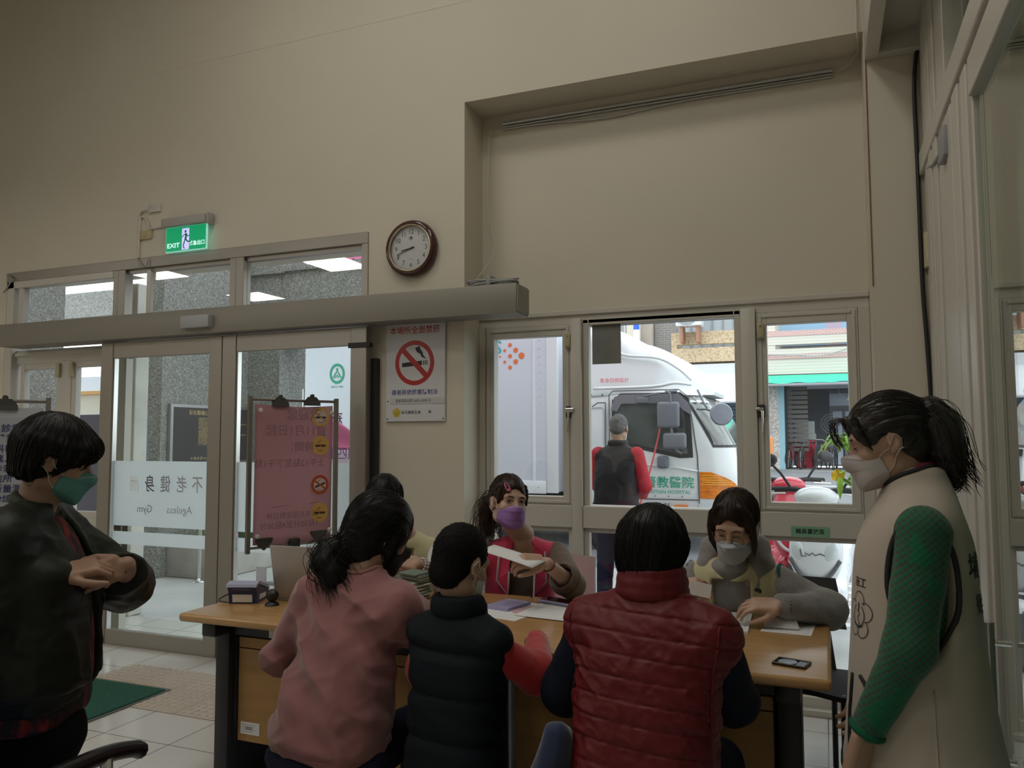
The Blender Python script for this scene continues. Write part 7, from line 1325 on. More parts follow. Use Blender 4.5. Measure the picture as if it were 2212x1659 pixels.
    def shell(q):
        d = ell((0, -.018, .036), (.086, .107, .099))(q); d = smin(d, ell((0, -.060, -.04), (.070, .055, .075))(q), .03); d = smax(d, -ell((0, .125, -.030), (.066, .080, .118))(q), .008); d = smax(d, -cap((0, .12, .10), (0, .02, .142), .0045)(q), .004)
        for sd in (-1, 1):
            d = smin(d, chain([(sd * .040, .045, .100), (sd * .066, .050, .070), (sd * .077, .052, .02), (sd * .080, .052, -.045), (sd * .070, .040, -.105)], [.012, .014, .013, .012, .005])(q), .014); d = smax(d, -ell((sd * .092, -.01, -.02), (.024, .024, .035))(q), .008)
        return d
    H.add(hloc(C, R, s, shell), 0).disp(hair_disp(C, R, s, .0045, 15, 6)); ex = MB(); st_ = surface_points(H, hp(C, R, s, (0, 0, .03)), .22, 700, lambda q: ((q - A3(C)) @ np.array(R, f4))[:, 1] < .02); down = lambda q: np.tile(A3((0, 0, -1)), (len(q), 1)) + (q - A3(hp(C, R, s, (0, -.02, .12)))) * f4(6) * A3((1, 1, .2)); strands(ex, H, st_, down, 8, .012, .0008, .0008, .1); skin(H, 'hair', mat('dark_brown_hair', (0.018, 0.010, 0.007), .4, spec=.25, noise=(40, .5, (3, 3, .4))), p, .004, ex)
    g = MB(); Hh = lambda v: Vector(hp(C, R, s, v))
    for sd in (-1, 1): g.tube([Hh((sd * .034 + .025 * math.cos(t) * (1 - .15 * abs(math.cos(t)) ** 3), .106 - .35 * abs(sd * .034 + .025 * math.cos(t) - 0) ** 1.6 * .6, -.006 + .0155 * math.sin(t))) for t in np.linspace(0, 6.283, 28, endpoint=False)], .0010, 6, True).tube([Hh((sd * .059, .094, -.001)), Hh((sd * .077, .055, .003)), Hh((sd * .081, -.005, .004))], .0012, 6)
    g.tube([Hh((-.010, .106, -.003)), Hh((0, .109, .0)), Hh((.010, .106, -.003))], .0012, 6); go = g.build('glasses', mat('frame_bronze', (0.16, 0.09, 0.06), .25, metal=.7), p, 180); ln_ = MB()
    for sd in (-1, 1): ln_.add([Hh((sd * .034 + .0245 * math.cos(t), .1045, -.006 + .015 * math.sin(t))) for t in np.linspace(0, 6.283, 20, endpoint=False)], [tuple(range(20))])
    ln_.build('lenses', glass_m, go)
    mask_part(p, C, R, s, mat('mask_paleblue', (0.40, 0.46, 0.52), .8), strap_w, .002, ztop=-.020); ax = (W1 - E1) / np.linalg.norm(W1 - E1); q = frame_to(ax, (0, 0, 1)); bd = MB()
    for t in np.linspace(0, 6.283, 22, endpoint=False): bd.sphere(Vector(W1 - ax * .022 + A3(q[:, 0] * .038 * math.cos(t) + q[:, 2] * .038 * math.sin(t))), .0058, 8)
    bd.build('bead_bracelet', mat('bead_red', (0.11, 0.018, 0.012), .25, coat=.4), p, 180); return tp2
TIPS8 = hoodie_woman()
# ---------------------------------------------------------------- 9 man outside the wide window
def outside_man():
    p = person('man in a black padded vest and red sleeves standing outside the wide window', (-1.74, 6.72, 0)); O = (-1.74, 6.72, 0); Rt = rot(-12, -3, 0); T = lambda v: A3(O) + np.array(Rt, f4) @ A3(v); neck = T((0, .03, 1.40)); C = neck + A3((0, .04, .13)); R = rot(0, -20, 0); s = 1.0
    S1, E1, W1 = T((-.185, .02, 1.30)), T((-.22, .08, 1.03)), T((-.12, .28, .95)); S2, E2, W2 = T((.185, .02, 1.30)), T((.235, .08, 1.03)), T((.12, .30, .95))
    h1, _ = hand_prims(W1, frame_to((.5, .8, 0), (0, 0, 1)), -1); h2, _ = hand_prims(W2, frame_to((-.5, .8, 0), (0, 0, 1)), 1); body(p, C, R, s, 'shut', neck, O, Rt, [(.85, 0, 0, .15, .1), (1.0, 0, 0, .15, .1), (1.15, 0, .02, .15, .1), (1.28, 0, .03, .14, .08), (1.36, 0, .03, .07, .06)], [(S1, E1, W1), (S2, E2, W2)], [h1, h2], m=skin2_m, h=.006)
    V = Field(); V.add(loft([(.78, 0, 0, .20, .145), (.95, 0, 0, .195, .14), (1.15, 0, .015, .195, .135), (1.26, 0, .03, .19, .115), (1.33, 0, .03, .14, .085), (1.38, 0, .03, .075, .066)], O, Rt, 2.6), 0).add(cap(T((-.08, .03, 1.335)), T((-.165, .02, 1.285)), .045, .065), .03).add(cap(T((.08, .03, 1.335)), T((.165, .02, 1.285)), .045, .065), .03).add(chain([neck + A3((.068 * math.cos(a), .066 * math.sin(a), .005)) for a in np.linspace(0, 6.283, 18)], [.022] * 18), .02).disp(folds(.012, (8, 8, 8))); skin(V, 'vest', mat('vest_charcoal', (0.016, 0.013, 0.016), .6, spec=.25, bump=(100, .2, .002)), p, .008)
    G = Field(); 
    for S, E, W_ in ((S1, E1, W1), (S2, E2, W2)): G.add(cap(S, E, .066, .062), 0).add(cap(E, W_, .062, .045), .03)
    G.disp(folds(.008, (10, 10, 10))); skin(G, 'sleeves', mat('sleeve_red', (0.42, 0.018, 0.03), .8), p, .008); legs_cloth(p, T((0, 0, .86)), (T((-.1, .02, .48)), T((.1, .02, .48))), (T((-.1, 0, .08)), T((.1, 0, .08))), NAVY, r=(.105, .08, .065), hip=(.18, .13, .14)); shoes(p, (T((-.1, 0, .09)), T((.1, 0, .09))), (0, 1, 0), SHOE)
    H = Field()
    def cran(q):
        d = ell((0, -.016, .032), (.080, .100, .093))(q); d = smin(d, ell((0, -.055, -.03), (.062, .050, .05))(q), .03); d = smax(d, -ell((0, .125, -.04), (.10, .08, .12))(q), .01)
        for sd in (-1, 1): d = smax(d, -ell((sd * .085, .0, -.018), (.022, .032, .038))(q), .01)
        return d
    H.add(hloc(C, R, s, cran), 0).disp(lambda q, d: f4(.003) * (vnoise(q * f4(170)) - f4(.5))); skin(H, 'hair', mat('grey_hair', (0.075, 0.072, 0.07), .6, noise=(60, .6)), p, .006); mask_part(p, C, R, s, MATS['mask_white'], strap_w)
outside_man()
# ================================================================= TABLES AND WHAT LIES ON THEM
oak = ramp_mat('beech_laminate', 'noise', 3.2, [(0.3, (0.40, 0.225, 0.085)), (0.5, (0.44, 0.255, 0.10)), (0.7, (0.47, 0.28, 0.115))], .22, (1, 14, 8))
oakp = ramp_mat('beech_panel', 'noise', 3.0, [(0.3, (0.37, 0.20, 0.06)), (0.5, (0.41, 0.23, 0.075)), (0.7, (0.43, 0.245, 0.08))], .45, (1, 14, 9)); iron = mat('table_iron', (0.016, 0.018, 0.022), .45, bump=(180, .2, .001))
def table(lab, x0, x1):
    t = thing('table', lab, 'table', ((x0 + x1) / 2, 2.85, 0)); MB().box(x0, x1, 2.442, 3.26, .724, .757, .012, 4).build('tabletop', oak, t, 40)
    for sx in (x0 + .12, x1 - .12):
        MB().box(sx - .035, sx + .035, 2.56, 2.615, 0, .70, .008).box(sx - .02, sx + .02, 2.62, 3.1, .05, .66, .006).box(sx - .035, sx + .035, 2.46, 3.2, 0, .05, .01).box(sx - .035, sx + .035, 2.48, 3.2, .665, .724, .008).build('leg', iron, t, 40)
        m = MB(); [m.box(sx - .028 + .014 * k, sx - .022 + .014 * k, 2.554, 2.56, .06, .66) for k in range(4)]
    MB().box(x0 + .17, x1 - .17, 2.60, 2.618, .235, .645, .002, 1).build('modesty_panel', oakp, t); MB().box(x0 + .16, x1 - .16, 2.58, 2.62, .655, .72, .004, 1).build('rail', iron, t, 40); MB().box(x0 + .17, x1 - .17, 2.60, 3.18, .60, .604).build('shelf', iron, t)
    MB().tube([(x0 + .12, 2.9, .12), (x1 - .12, 2.9, .12)], .016, 8).build('stretcher', iron, t); return t
t1 = table('left beech topped folding table with the laptop on it', -2.41, -1.209); t2 = table('right beech topped folding table with the ink pad on it', -1.206, -.005)
st_ = thing('asset_sticker', 'small white sticker low on the front panel of the left table', 'sticker', (-2.17, 2.598, .3)); MB().box(-2.222, -2.128, 2.5975, 2.6, .265, .312).build('paper', paper_m, st_); t = MB()
for k in range(4): poly(t, [(-.035, -.001), (.03 - .01 * (k % 2), -.001), (.03 - .01 * (k % 2), .001), (-.035, .001)], (-2.178, 2.5972, .302 - .009 * k), X, Z)
poly(t, [(-.02, -.006), (.015, -.006), (.015, .008), (-.02, .008)], (-2.178, 2.5973, .288), X, Z); t.build('print', mat('sticker_grey', (0.32, 0.33, 0.36), .7), st_)
tag(MB().box(-2.07, -1.75, 2.572, 2.580, .660, .690, .001, 1).build('white_strip', mat('strip_white', (0.72, 0.70, 0.68), .5)), 'white paper strip stuck under the edge of the left table', 'strip')
tag(MB().box(-1.19, -.95, 2.556, 2.576, .660, .705, .004).build('pink_tray', mat('tray_pink', (0.40, 0.07, 0.10), .5)), 'dull pink tray edge under the tabletop between the boy and the red vest', 'tray')
ZT = .7572
# laptop
lp = thing('laptop', 'silver grey laptop with its lid toward the viewer on the left table', 'laptop', (-2.0, 2.85, ZT)); slv = mat('laptop_silver', (0.44, 0.41, 0.38), .38, metal=.25, noise=(5, .05)); Ml = Matrix.Translation((-2.035, 2.80, ZT)) @ Matrix.Rotation(R_(5), 4, 'Z')
MB().box(-.175, .175, 0, .245, 0, .017, .005, 2, Ml).build('base', slv, lp, 40); MB().box(-.175, .175, -.004, .004, .0, .232, .004, 2, Ml @ Matrix.Translation((0, .0, .012)) @ Matrix.Rotation(R_(12), 4, 'X')).build('lid', slv, lp, 40); MB().box(-.16, .16, .02, .15, .017, .0185, 0, 1, Ml).build('keyboard', black_m, lp)
MB().tube(arc([(-1.90, 2.78, ZT + .004), (-1.80, 2.72, ZT + .004), (-1.70, 2.74, ZT + .004), (-1.6, 2.8, ZT + .004)]), .004, 6).build('cable', black_m, lp, 180)
# card terminal
cr_ = thing('card_terminal', 'blue and white card terminal at the left end of the table', 'terminal', (-2.33, 2.72, ZT)); tb = mat('terminal_blue', (0.018, 0.035, 0.14), .35); tw = mat('terminal_lilac', (0.40, 0.42, 0.60), .35); Mt = Matrix.Translation((-2.31, 2.73, ZT)) @ Matrix.Rotation(R_(20), 4, 'Z')
def tp(pts): return [Mt @ Vector(q) for q in pts]
def slab(mb, prof, x0, x1): a = tp([(x0, y, z) for y, z in prof]); b = tp([(x1, y, z) for y, z in prof]); n = len(prof); return mb.add(a + b, [tuple(range(n)), tuple(range(2 * n - 1, n - 1, -1))] + [(i, n + i, n + (i + 1) % n, (i + 1) % n) for i in range(n)])
slab(MB(), [(-.055, 0), (.085, 0), (.085, .035), (.03, .055), (-.04, .075), (-.075, .07), (-.062, .045)], -.06, .06).build('body', tb, cr_); slab(MB(), [(-.08, .071), (-.076, .082), (-.04, .092), (.05, .062), (.088, .042), (.085, .036), (.03, .057), (-.04, .078)], -.064, .064).build('cover', tw, cr_)
m = MB(); slab(m, [(-.0605, .046), (-.0700, .062), (-.0710, .062), (-.0615, .046)], -.042, .036); m.build('window', mat('terminal_window', (0.30, 0.30, 0.32), .3), cr_); m = MB(); slab(m, [(-.0570, .006), (-.0600, .038), (-.0610, .038), (-.0580, .006)], -.044, .040); m.build('label', paper_m, cr_)
m = MB(); a = tp([(.0605, -.03, .012), (.0605, .05, .012), (.0605, .05, .030), (.0605, -.03, .034)]); m.add(a, [(0, 1, 2, 3)]); m.build('side_label', paper_m, cr_); MB().tube(arc([Mt @ Vector((-.05, .06, .03)), Vector((-2.39, 2.72, ZT + .03)), Vector((-2.405, 2.66, ZT + .01)), Vector((-2.36, 2.66, ZT + .004)), Mt @ Vector((-.03, -.05, .004))]), .0025, 6).build('cable', black_m, cr_)
qs = thing('card_stand', 'small white card standing in a clear holder behind the card terminal', 'card', (-2.33, 2.84, ZT)); MB().box(-2.365, -2.31, 2.845, 2.848, ZT + .02, ZT + .125, .001, 1).build('card', mat('card_white', (0.62, 0.64, 0.68), .5), qs); MB().box(-2.37, -2.305, 2.82, 2.87, ZT, ZT + .022, .004).build('holder', glass_mat('acrylic'), qs)
wb = thing('webcam', 'small black webcam in front of the laptop', 'webcam', (-2.17, 2.70, ZT)); MB().sphere((-2.155, 2.695, ZT + .040), .028, 16, (1, .8, .9)).build('head', black_m, wb, 180); MB().lathe([(.030, 0), (.026, .010), (.012, .018), (.010, .03)], (-2.155, 2.695, ZT), n=20).build('foot', black_m, wb, 50); MB().cyl((-2.155, 2.715, ZT + .04), (-2.155, 2.722, ZT + .04), .012, 16).build('lens', mat('lens_black', (0.01, 0.01, 0.012), .05), wb)
# papers
def sheet(nm, lab, c, w_, h_, rz, z, lines=5, m=paper_m, cat='paper', grp=None, thick=.0012, cols=0):
    o = thing(nm, lab, cat, (c[0], c[1], z), grp); Mx = Matrix.Translation((c[0], c[1], z)) @ Matrix.Rotation(R_(rz), 4, 'Z'); MB().box(-w_ / 2, w_ / 2, -h_ / 2, h_ / 2, 0, thick, 0, 1, Mx).build('sheet', m, o); t = MB()
    for k in range(lines):
        y = h_ * (.40 - .8 * k / max(1, lines - 1)); t.add([Mx @ Vector(q) for q in ((-w_ * .42, y - .0007, thick + .0003), (w_ * .42, y - .0007, thick + .0003), (w_ * .42, y + .0007, thick + .0003), (-w_ * .42, y + .0007, thick + .0003))], [(0, 1, 2, 3)])
    for k in range(cols):
        x = w_ * (-.42 + .84 * k / max(1, cols - 1)); t.add([Mx @ Vector(q) for q in ((x - .0006, -h_ * .4, thick + .0003), (x + .0006, -h_ * .4, thick + .0003), (x + .0006, h_ * .4, thick + .0003), (x - .0006, h_ * .4, thick + .0003))], [(0, 1, 2, 3)])
    if lines or cols: t.build('print', mat('print_grey', (0.42, 0.43, 0.47), .8), o)
    return o
sheet('document', 'white form lying under the booklet beside the boy', (-1.20, 2.97), .25, .31, -12, ZT, 6)
sheet('document', 'pale pink slip between the booklet and the phone', (-1.10, 3.02), .10, .24, -38, ZT + .0014, 0, mat('slip_pink', (0.60, 0.40, 0.44), .7))
sheet('document', 'white form under the phone on the right table', (-1.00, 2.98), .27, .24, -6, ZT + .0028, 5)
sheet('document', 'small white card at the right end of the forms under the phone', (-.93, 3.04), .12, .08, 12, ZT + .0044, 2)
bk = sheet('booklet', 'lilac covered booklet on the form beside the boy', (-1.23, 3.02), .115, .165, -14, ZT + .0014, 0, mat('booklet_lilac', (0.36, 0.34, 0.56), .5), 'booklet', None, .012)
ph = thing('phone', 'phone with a dark red lit screen in a lilac case on the forms', 'phone', (-1.06, 3.13, ZT)); Mp = Matrix.Translation((-1.05, 3.135, ZT + .006)) @ Matrix.Rotation(R_(72), 4, 'Z'); MB().box(-.040, .040, -.082, .082, 0, .012, .006, 3, Mp).build('case', mat('case_lilac', (0.27, 0.27, 0.42), .4), ph, 40); MB().box(-.034, .034, -.076, .076, .0118, .0128, .0004, 1, Mp).build('screen', mat('screen_maroon', (0.035, 0.004, 0.010), .06, coat=.5), ph)
sheet('notepad', 'white form pad with a ruled table in front of the woman in the hoodie', (-.365, 3.06), .17, .30, 2, ZT, 7, cols=3, thick=.008, cat='pad')
cf = sheet('document', 'folded form with a curled flap on the right table near the ink pad', (-.145, 3.07), .17, .21, -4, ZT, 7, cols=3)
MB().grid(lambda u, v: (-.225 + .12 * v - .02 * math.sin(3 * u), 3.02 + .15 * u, ZT + .004 + .052 * math.sin(math.pi * min(1, u * 1.05)) * (1 - .35 * v)), 14, 4, .0012).build('curled_flap', paper_m, cf, 180)
ip = thing('ink_pad', 'open black ink pad tin at the near right corner of the table', 'ink pad', (-.115, 2.57, ZT)); Mi = Matrix.Translation((-.117, 2.578, ZT)) @ Matrix.Rotation(R_(-14), 4, 'Z'); fr_ = MB(); [fr_.box(a, b, c, d, 0, .009, .002, 1, Mi) for a, b, c, d in ((-.05, .05, -.036, -.030), (-.05, .05, .030, .036), (-.05, -.044, -.03, .03), (.044, .05, -.03, .03))]; fr_.box(-.045, .045, -.031, .031, 0, .003, 0, 1, Mi).build('tray', mat('pad_bronze', (0.05, 0.042, 0.038), .3, metal=.5), ip, 40)
m = MB(); disc(m, Mi @ Vector((-.012, 0, .0068)), Mi.to_3x3() @ X, Mi.to_3x3() @ Y, .028, 0, 30); m.build('ink', mat('ink_wet', (0.004, 0.004, 0.004), .15), ip); MB().box(.018, .042, -.027, .027, .003, .006, 0, 1, Mi).build('insert', mat('pad_grey', (0.10, 0.10, 0.105), .3), ip)
# stack of cards by the cream vested volunteer
for k in range(16):
    nm = tag(MB().box(-.055, .055, -.042, .042, 0, .0062, .0008, 1, Matrix.Rotation(R_(-22 + random.uniform(-9, 9)), 4, 'Z') @ Matrix.Rotation(R_(4), 4, 'X')).build('card', mat('card_%s' % ('green' if k % 2 else 'cream'), (0.16, 0.20, 0.17) if k % 2 else (0.52, 0.54, 0.48), .6)), 'grey green insurance card in the stack by the cream vest' if k % 2 else 'pale card in the stack by the cream vest', 'card', 'grey green cards in the stack' if k % 2 else 'pale cards in the stack'); nm.location = (-1.665 + random.uniform(-.008, .008), 3.03 + random.uniform(-.008, .008), ZT + .006 + .0068 * k)
rl = thing('tape_roll', 'round yellowish tape dispenser lid beside the stack of cards', 'tape', (-1.74, 3.02, ZT)); MB().lathe([(.0, .0), (.030, .0), (.030, .024), (.012, .026), (0, .026)], (-1.76, 3.10, ZT), n=26).build('roll', mat('tape_yellow', (0.46, 0.40, 0.16), .4), rl, 50)
# things held
hs = thing('form_sheet', 'long thin sheet held out by the woman in the pink vest', 'paper', (-1.2, 2.98, .97)); MB().grid(lambda u, v: (-1.325 + .235 * u + .02 * v, 3.00 - .02 * u + .10 * v - .05, 0.990 - .055 * u + .012 * v + .003 * math.sin(2.5 * u)), 8, 3, .0012).build('sheet', paper_m, hs, 180)
hc = thing('white_card', 'white slip held in the right hand of the woman in the hoodie', 'paper', (-.45, 2.95, .88)); c0 = Vector((-.475, 2.93, .905)); MB().box(-.012, .075, -.0006, .0006, -.028, .022, 0, 1, Matrix.Translation(c0) @ Matrix.Rotation(R_(8), 4, 'Y')).build('slip', paper_m, hc)
hw = thing('white_card', 'white slip held by the woman in the cream vest behind the pink sweater', 'paper', (-1.88, 3.16, .88)); MB().box(-.05, .03, -.0006, .0006, -.035, .03, 0, 1, Matrix.Translation((-1.875, 3.17, .875)) @ Matrix.Rotation(R_(-30), 4, 'Y')).build('slip', paper_m, hw)
# chairs
def shell_chair(nm, lab, c, rz, m, fm_, top=.84, w_=.44):
    o = thing(nm, lab, 'chair', (0, 0, 0)); MB().grid(lambda u, v: ((u - .5) * w_, -.21 + .42 * v, .44 + .015 * math.cos(math.pi * (u * 2 - 1)) - .0), 12, 10, .02).build('seat', m, o, 60); MB().grid(lambda u, v: ((u - .5) * w_ * (1 - .12 * v), -.20 - .10 * v - .03 * math.cos((u - .5) * 3), .60 + (top - .60) * v), 12, 8, .02).build('backrest', m, o, 60)
    for sx in (-1, 1): MB().tube([(sx * .19, .18, 0), (sx * .19, .18, .43)], .012, 8).build('leg', fm_, o); MB().tube([(sx * .19, -.22, 0), (sx * .19, -.20, .43), (sx * .17, -.25, .62), (sx * .15, -.285, .75)], .012, 8).build('leg', fm_, o)
    o.location = c; o.rotation_euler = (0, 0, R_(rz)); return o
shell_chair('chair', 'mauve plastic chair under the woman in the pink vest', (-1.36, 3.66, 0), 178, mat('chair_mauve', (0.40, 0.27, 0.28), .45), steel2_m, .83, .52); shell_chair('chair', 'black chair under the woman in the grey hoodie', (-.17, 3.58, 0), 185, mat('chair_black', (0.009, 0.009, 0.010), .7), black_m, .80, .50); shell_chair('chair', 'dark chair under the woman in the cream vest', (-2.02, 3.70, 0), 180, MATS['chair_black'], black_m, .80)
bc = thing('armchair', 'blue plastic seat with black armrests at the bottom left corner', 'chair', (-1.95, 1.2, 0)); bl = mat('seat_blue', (0.02, 0.09, 0.42), .4); MB().box(-2.2, -1.75, 1.1, 1.55, .42, .45, .012).build('seat', bl, bc, 40); MB().box(-2.2, -1.80, 1.20, 1.24, .47, .715, .015).build('backrest', bl, bc, 40)
for x in (-2.24, -1.70): MB().tube(arc([(x + .02, 1.18, .668), (x + .015, 1.35, .668), (x - .01, 1.50, .655), (x - .025, 1.60, .632), (x - .03, 1.635, .615)]), [.022] * 4 * 8 + [.022], 10).build('armrest', mat('armrest_black', (0.012, 0.012, 0.014), .22), bc, 60); MB().tube([(x, 1.25, .66), (x, 1.25, 0)], .015, 8).build('leg', steel2_m, bc); MB().tube([(x, 1.5, .65), (x, 1.5, 0)], .015, 8).build('leg', steel2_m, bc)
# ---- poster boards
pst = mat('frame_chrome', (0.30, 0.28, 0.26), .25, metal=.9)
def clip(mb, o, u, w): o = Vector(o); n = u.cross(w); mb.add([o + u * a + w * b + n * c for a, b, c in ((-.05, 0, .008), (.05, 0, .008), (.05, -.022, .012), (-.05, -.022, .012), (-.025, .03, .006), (.025, .03, .006), (-.05, 0, -.008), (.05, 0, -.008), (.05, -.022, -.012), (-.05, -.022, -.012), (-.025, .03, -.006), (.025, .03, -.006))], [(0, 1, 2, 3), (4, 5, 1, 0), (9, 8, 7, 6), (6, 7, 11, 10), (4, 10, 11, 5), (3, 2, 8, 9), (0, 6, 9, 3), (1, 2, 8, 7)]); mb.cyl(o + w * .035 - n * .008, o + w * .035 + n * .008, .012, 12); return mb
def board(lab, A, B, z0, z1, pm):
    A, B = Vector(A), Vector(B); u = (B - A).normalized(); n = u.cross(Z); b = thing('poster_stand', lab, 'stand', ((A.x + B.x) / 2, (A.y + B.y) / 2, 0)); wd = (B - A).length; r = .012
    for p in (A, B): MB().box(-r, r, -r, r, z0, z1, .002, 1, Matrix.Translation((p.x, p.y, 0)) @ Matrix.Rotation(math.atan2(u.y, u.x), 4, 'Z')).build('upright', pst, b, 40)
    for z in (z1 - .02, z0 + .03): MB().cyl(A + Z * z, B + Z * z, .0085, 12).build('crossbar', pst, b, 40)
    mid = (A + B) / 2; MB().cyl((mid.x, mid.y, .02), (mid.x, mid.y, z0 + .03), .014, 12).lathe([(.19, 0), (.185, .012), (.03, .03), (.016, .05)], mid, n=28).build('pole', pst, b, 40); MB().box(-.035, .035, -.03, .03, -.05, .045, .01, 2, Matrix.Translation(mid + Z * (z0 + .02))).build('bracket', black_m, b, 40); return b, u, n, wd
A, B = (-3.035, 3.575, 0), (-2.790, 4.06, 0); b, u, n, wd = board('stainless poster stand with a pink sheet between the table and the door', A, B, .80, 1.69, None); A = Vector(A); pm_ = film_mat('pink_sheet', (0.62, 0.38, 0.40), .90)
MB().grid(lambda s, v: A + u * (.028 + (wd - .056) * s) + n * (.004 + .004 * math.sin(5 * s + 3 * v)) + Z * (.845 - .012 * math.sin(3.1 * s) + .80 * v), 16, 16, .001).build('pink_sheet', pm_, b, 180)
dr_ = n * .012; t = MB(); wv = -u
for body_, sx, z, sz in (('歡迎您', .60, 1.585, .075), ('自11月1日起', .52, 1.490, .070), ('時間：', .55, 1.395, .062), ('上午12點至下午1點', .45, 1.300, .052), ('週末及國定假日休', .48, 1.0, .040), ('1點30分至4點30分', .45, .945, .046)): text(t, body_, A + u * (wd * sx) + dr_ + Z * z, u, Z, sz, .003, mirror=True)
stroke(t, [(0, 0), (.10, .006)], .004, A + u * .13 + dr_ + Z * 1.052, u, Z); stroke(t, [(0, 0), (.05, .008)], .005, A + u * .37 + dr_ + Z * 1.06, u, Z); t.build('faint_lettering', mat('show_through', (0.30, 0.16, 0.18), .8), b)
yel, orr, wht = mat('sticker_yellow', (0.62, 0.36, 0.10), .6), mat('sticker_orange', (0.48, 0.07, 0.02), .5), mat('sticker_white', (0.62, 0.50, 0.47), .6)
for k, (z, ring) in enumerate(((1.575, 1), (1.405, 0), (1.170, 2), (1.005, 0))):
    sk = thing('round_sticker', ['white and tan no smoking sticker at the top of the pink sheet', 'yellow no smoking sticker, second from the top of the pink sheet', 'orange ringed no smoking sticker on the pink sheet', 'yellow no smoking sticker at the bottom of the pink sheet'][k], 'sticker', tuple(A + u * (wd * .80) + Z * z)); o = A + u * (wd * .80) + n * .012 + Z * z; m = MB(); disc(m, o, u, Z, .058, 0, 36); m.build('disc', [yel, yel, orr, yel][k], sk)
    if ring: m = MB(); disc(m, o + n * .0008, u, Z, .040, 0, 36); m.build('centre', wht, sk)
    m = MB(); q = o + n * .0016; tl = .0 if ring < 2 else .35; c_, s__ = math.cos(tl), math.sin(tl); poly(m, [(a * c_ - b_ * s__, a * s__ + b_ * c_) for a, b_ in ((-.034, -.008), (-.006, -.008), (.002, .004), (-.034, .004))], q, u, Z); poly(m, [(a * c_ - b_ * s__, a * s__ + b_ * c_) for a, b_ in ((.006, -.008), (.034, -.008), (.034, .004), (-.002, .004))], q, u, Z); stroke(m, [(-.01, .012), (-.016, .022), (-.004, .026), (.004, .034)], .003, q, u, Z); stroke(m, [(-.018, -.028), (0, -.034), (.018, -.028)], .003, q, u, Z); m.build('cigarette_symbol', mat('sticker_ink', (0.06, 0.03, 0.03), .6), sk)
    if ring: m = MB(); stroke(m, [(-.034, .024), (.034, -.024)], .009, o + n * .0022, u, Z); m.build('bar', orr if ring == 2 else mat('bar_tan', (0.40, 0.20, 0.14), .6), sk)
for sx, z, w_ in ((.33, 1.655, Z), (.70, 1.665, Z), (.17, .86, -Z), (.80, .875, -Z)): clip(MB(), A + u * (wd * sx) + Z * z + n * .004, u * (1 if w_ == Z else -1), w_).build('clip', mat('clip_steel', (0.10, 0.095, 0.09), .35, metal=.6), b)
m = MB()
for sx, z in ((.10, 1.61), (.93, 1.60), (.09, .895), (.92, .90)): m.lathe([(.013, 0), (.013, .006), (0, .009)], A + u * (wd * sx) + n * .014 + Z * z, n, 14)
m.build('magnets', mat('magnet_white', (0.62, 0.60, 0.58), .4), b); lr = MB(); 
A2, B2 = (-3.62, 2.22, 0), (-3.325, 2.555, 0); b2, u, n, wd = board('stainless poster stand with a white notice at the far left behind the woman in olive', A2, B2, .80, 1.64, None); A = Vector(A2)
MB().grid(lambda s, v: A + u * (.02 + (wd - .04) * s) + n * .008 + Z * (.95 + .64 * v), 4, 4, .001).build('notice', mat('notice_white', (0.50, 0.51, 0.54), .5), b2); dn = n * .011
m = MB().add([A + u * .03 + dn + Z * 1.14, A + u * (wd - .03) + dn + Z * 1.14, A + u * (wd - .03) + dn + Z * 1.545, A + u * .03 + dn + Z * 1.545], [(0, 1, 2, 3)]); m.build('grey_sheet', mat('notice_grey', (0.42, 0.43, 0.47), .5), b2); t = MB(); dn = n * .013
for k, (bt, sz) in enumerate((('進出醫療及診所', .040), ('驗尿採病一律禁止', .040), ('請戴一般外科口罩', .038), ('否則禁止進入', .038), ('請攜帶健保卡就醫', .037), ('配合醫療院所', .037), ('聯合醫療院所量測', .037), ('出入口及動線', .037))): text(t, bt, A + u * (wd * .46) + dn + Z * (1.495 - .045 * k), u, Z, sz, .010)
t.build('lettering', mat('notice_navy', (0.03, 0.035, 0.13), .6), b2); m = MB(); m.add([A + u * .03 + dn + Z * 1.10, A + u * (wd - .03) + dn + Z * 1.10, A + u * (wd - .03) + dn + Z * 1.142, A + u * .03 + dn + Z * 1.142], [(0, 1, 2, 3)]); text(m, '出', A + u * (wd * .23) + dn * 1.1 + Z * 1.495, u, Z, .050, .016); m.build('red_band', mat('notice_red', (0.42, 0.04, 0.03), .6), b2); m = MB(); m.add([A + u * .03 + dn + Z * 1.535, A + u * (wd * .55) + dn + Z * 1.535, A + u * (wd * .55) + dn + Z * 1.565, A + u * .03 + dn + Z * 1.565], [(0, 1, 2, 3)]); m.build('yellow_band', mat('notice_yellow', (0.55, 0.45, 0.04), .6), b2); clip(MB(), A + u * (wd * .62) + Z * 1.60 + n * .004, u, Z).build('clip', MATS['clip_steel'], b2)
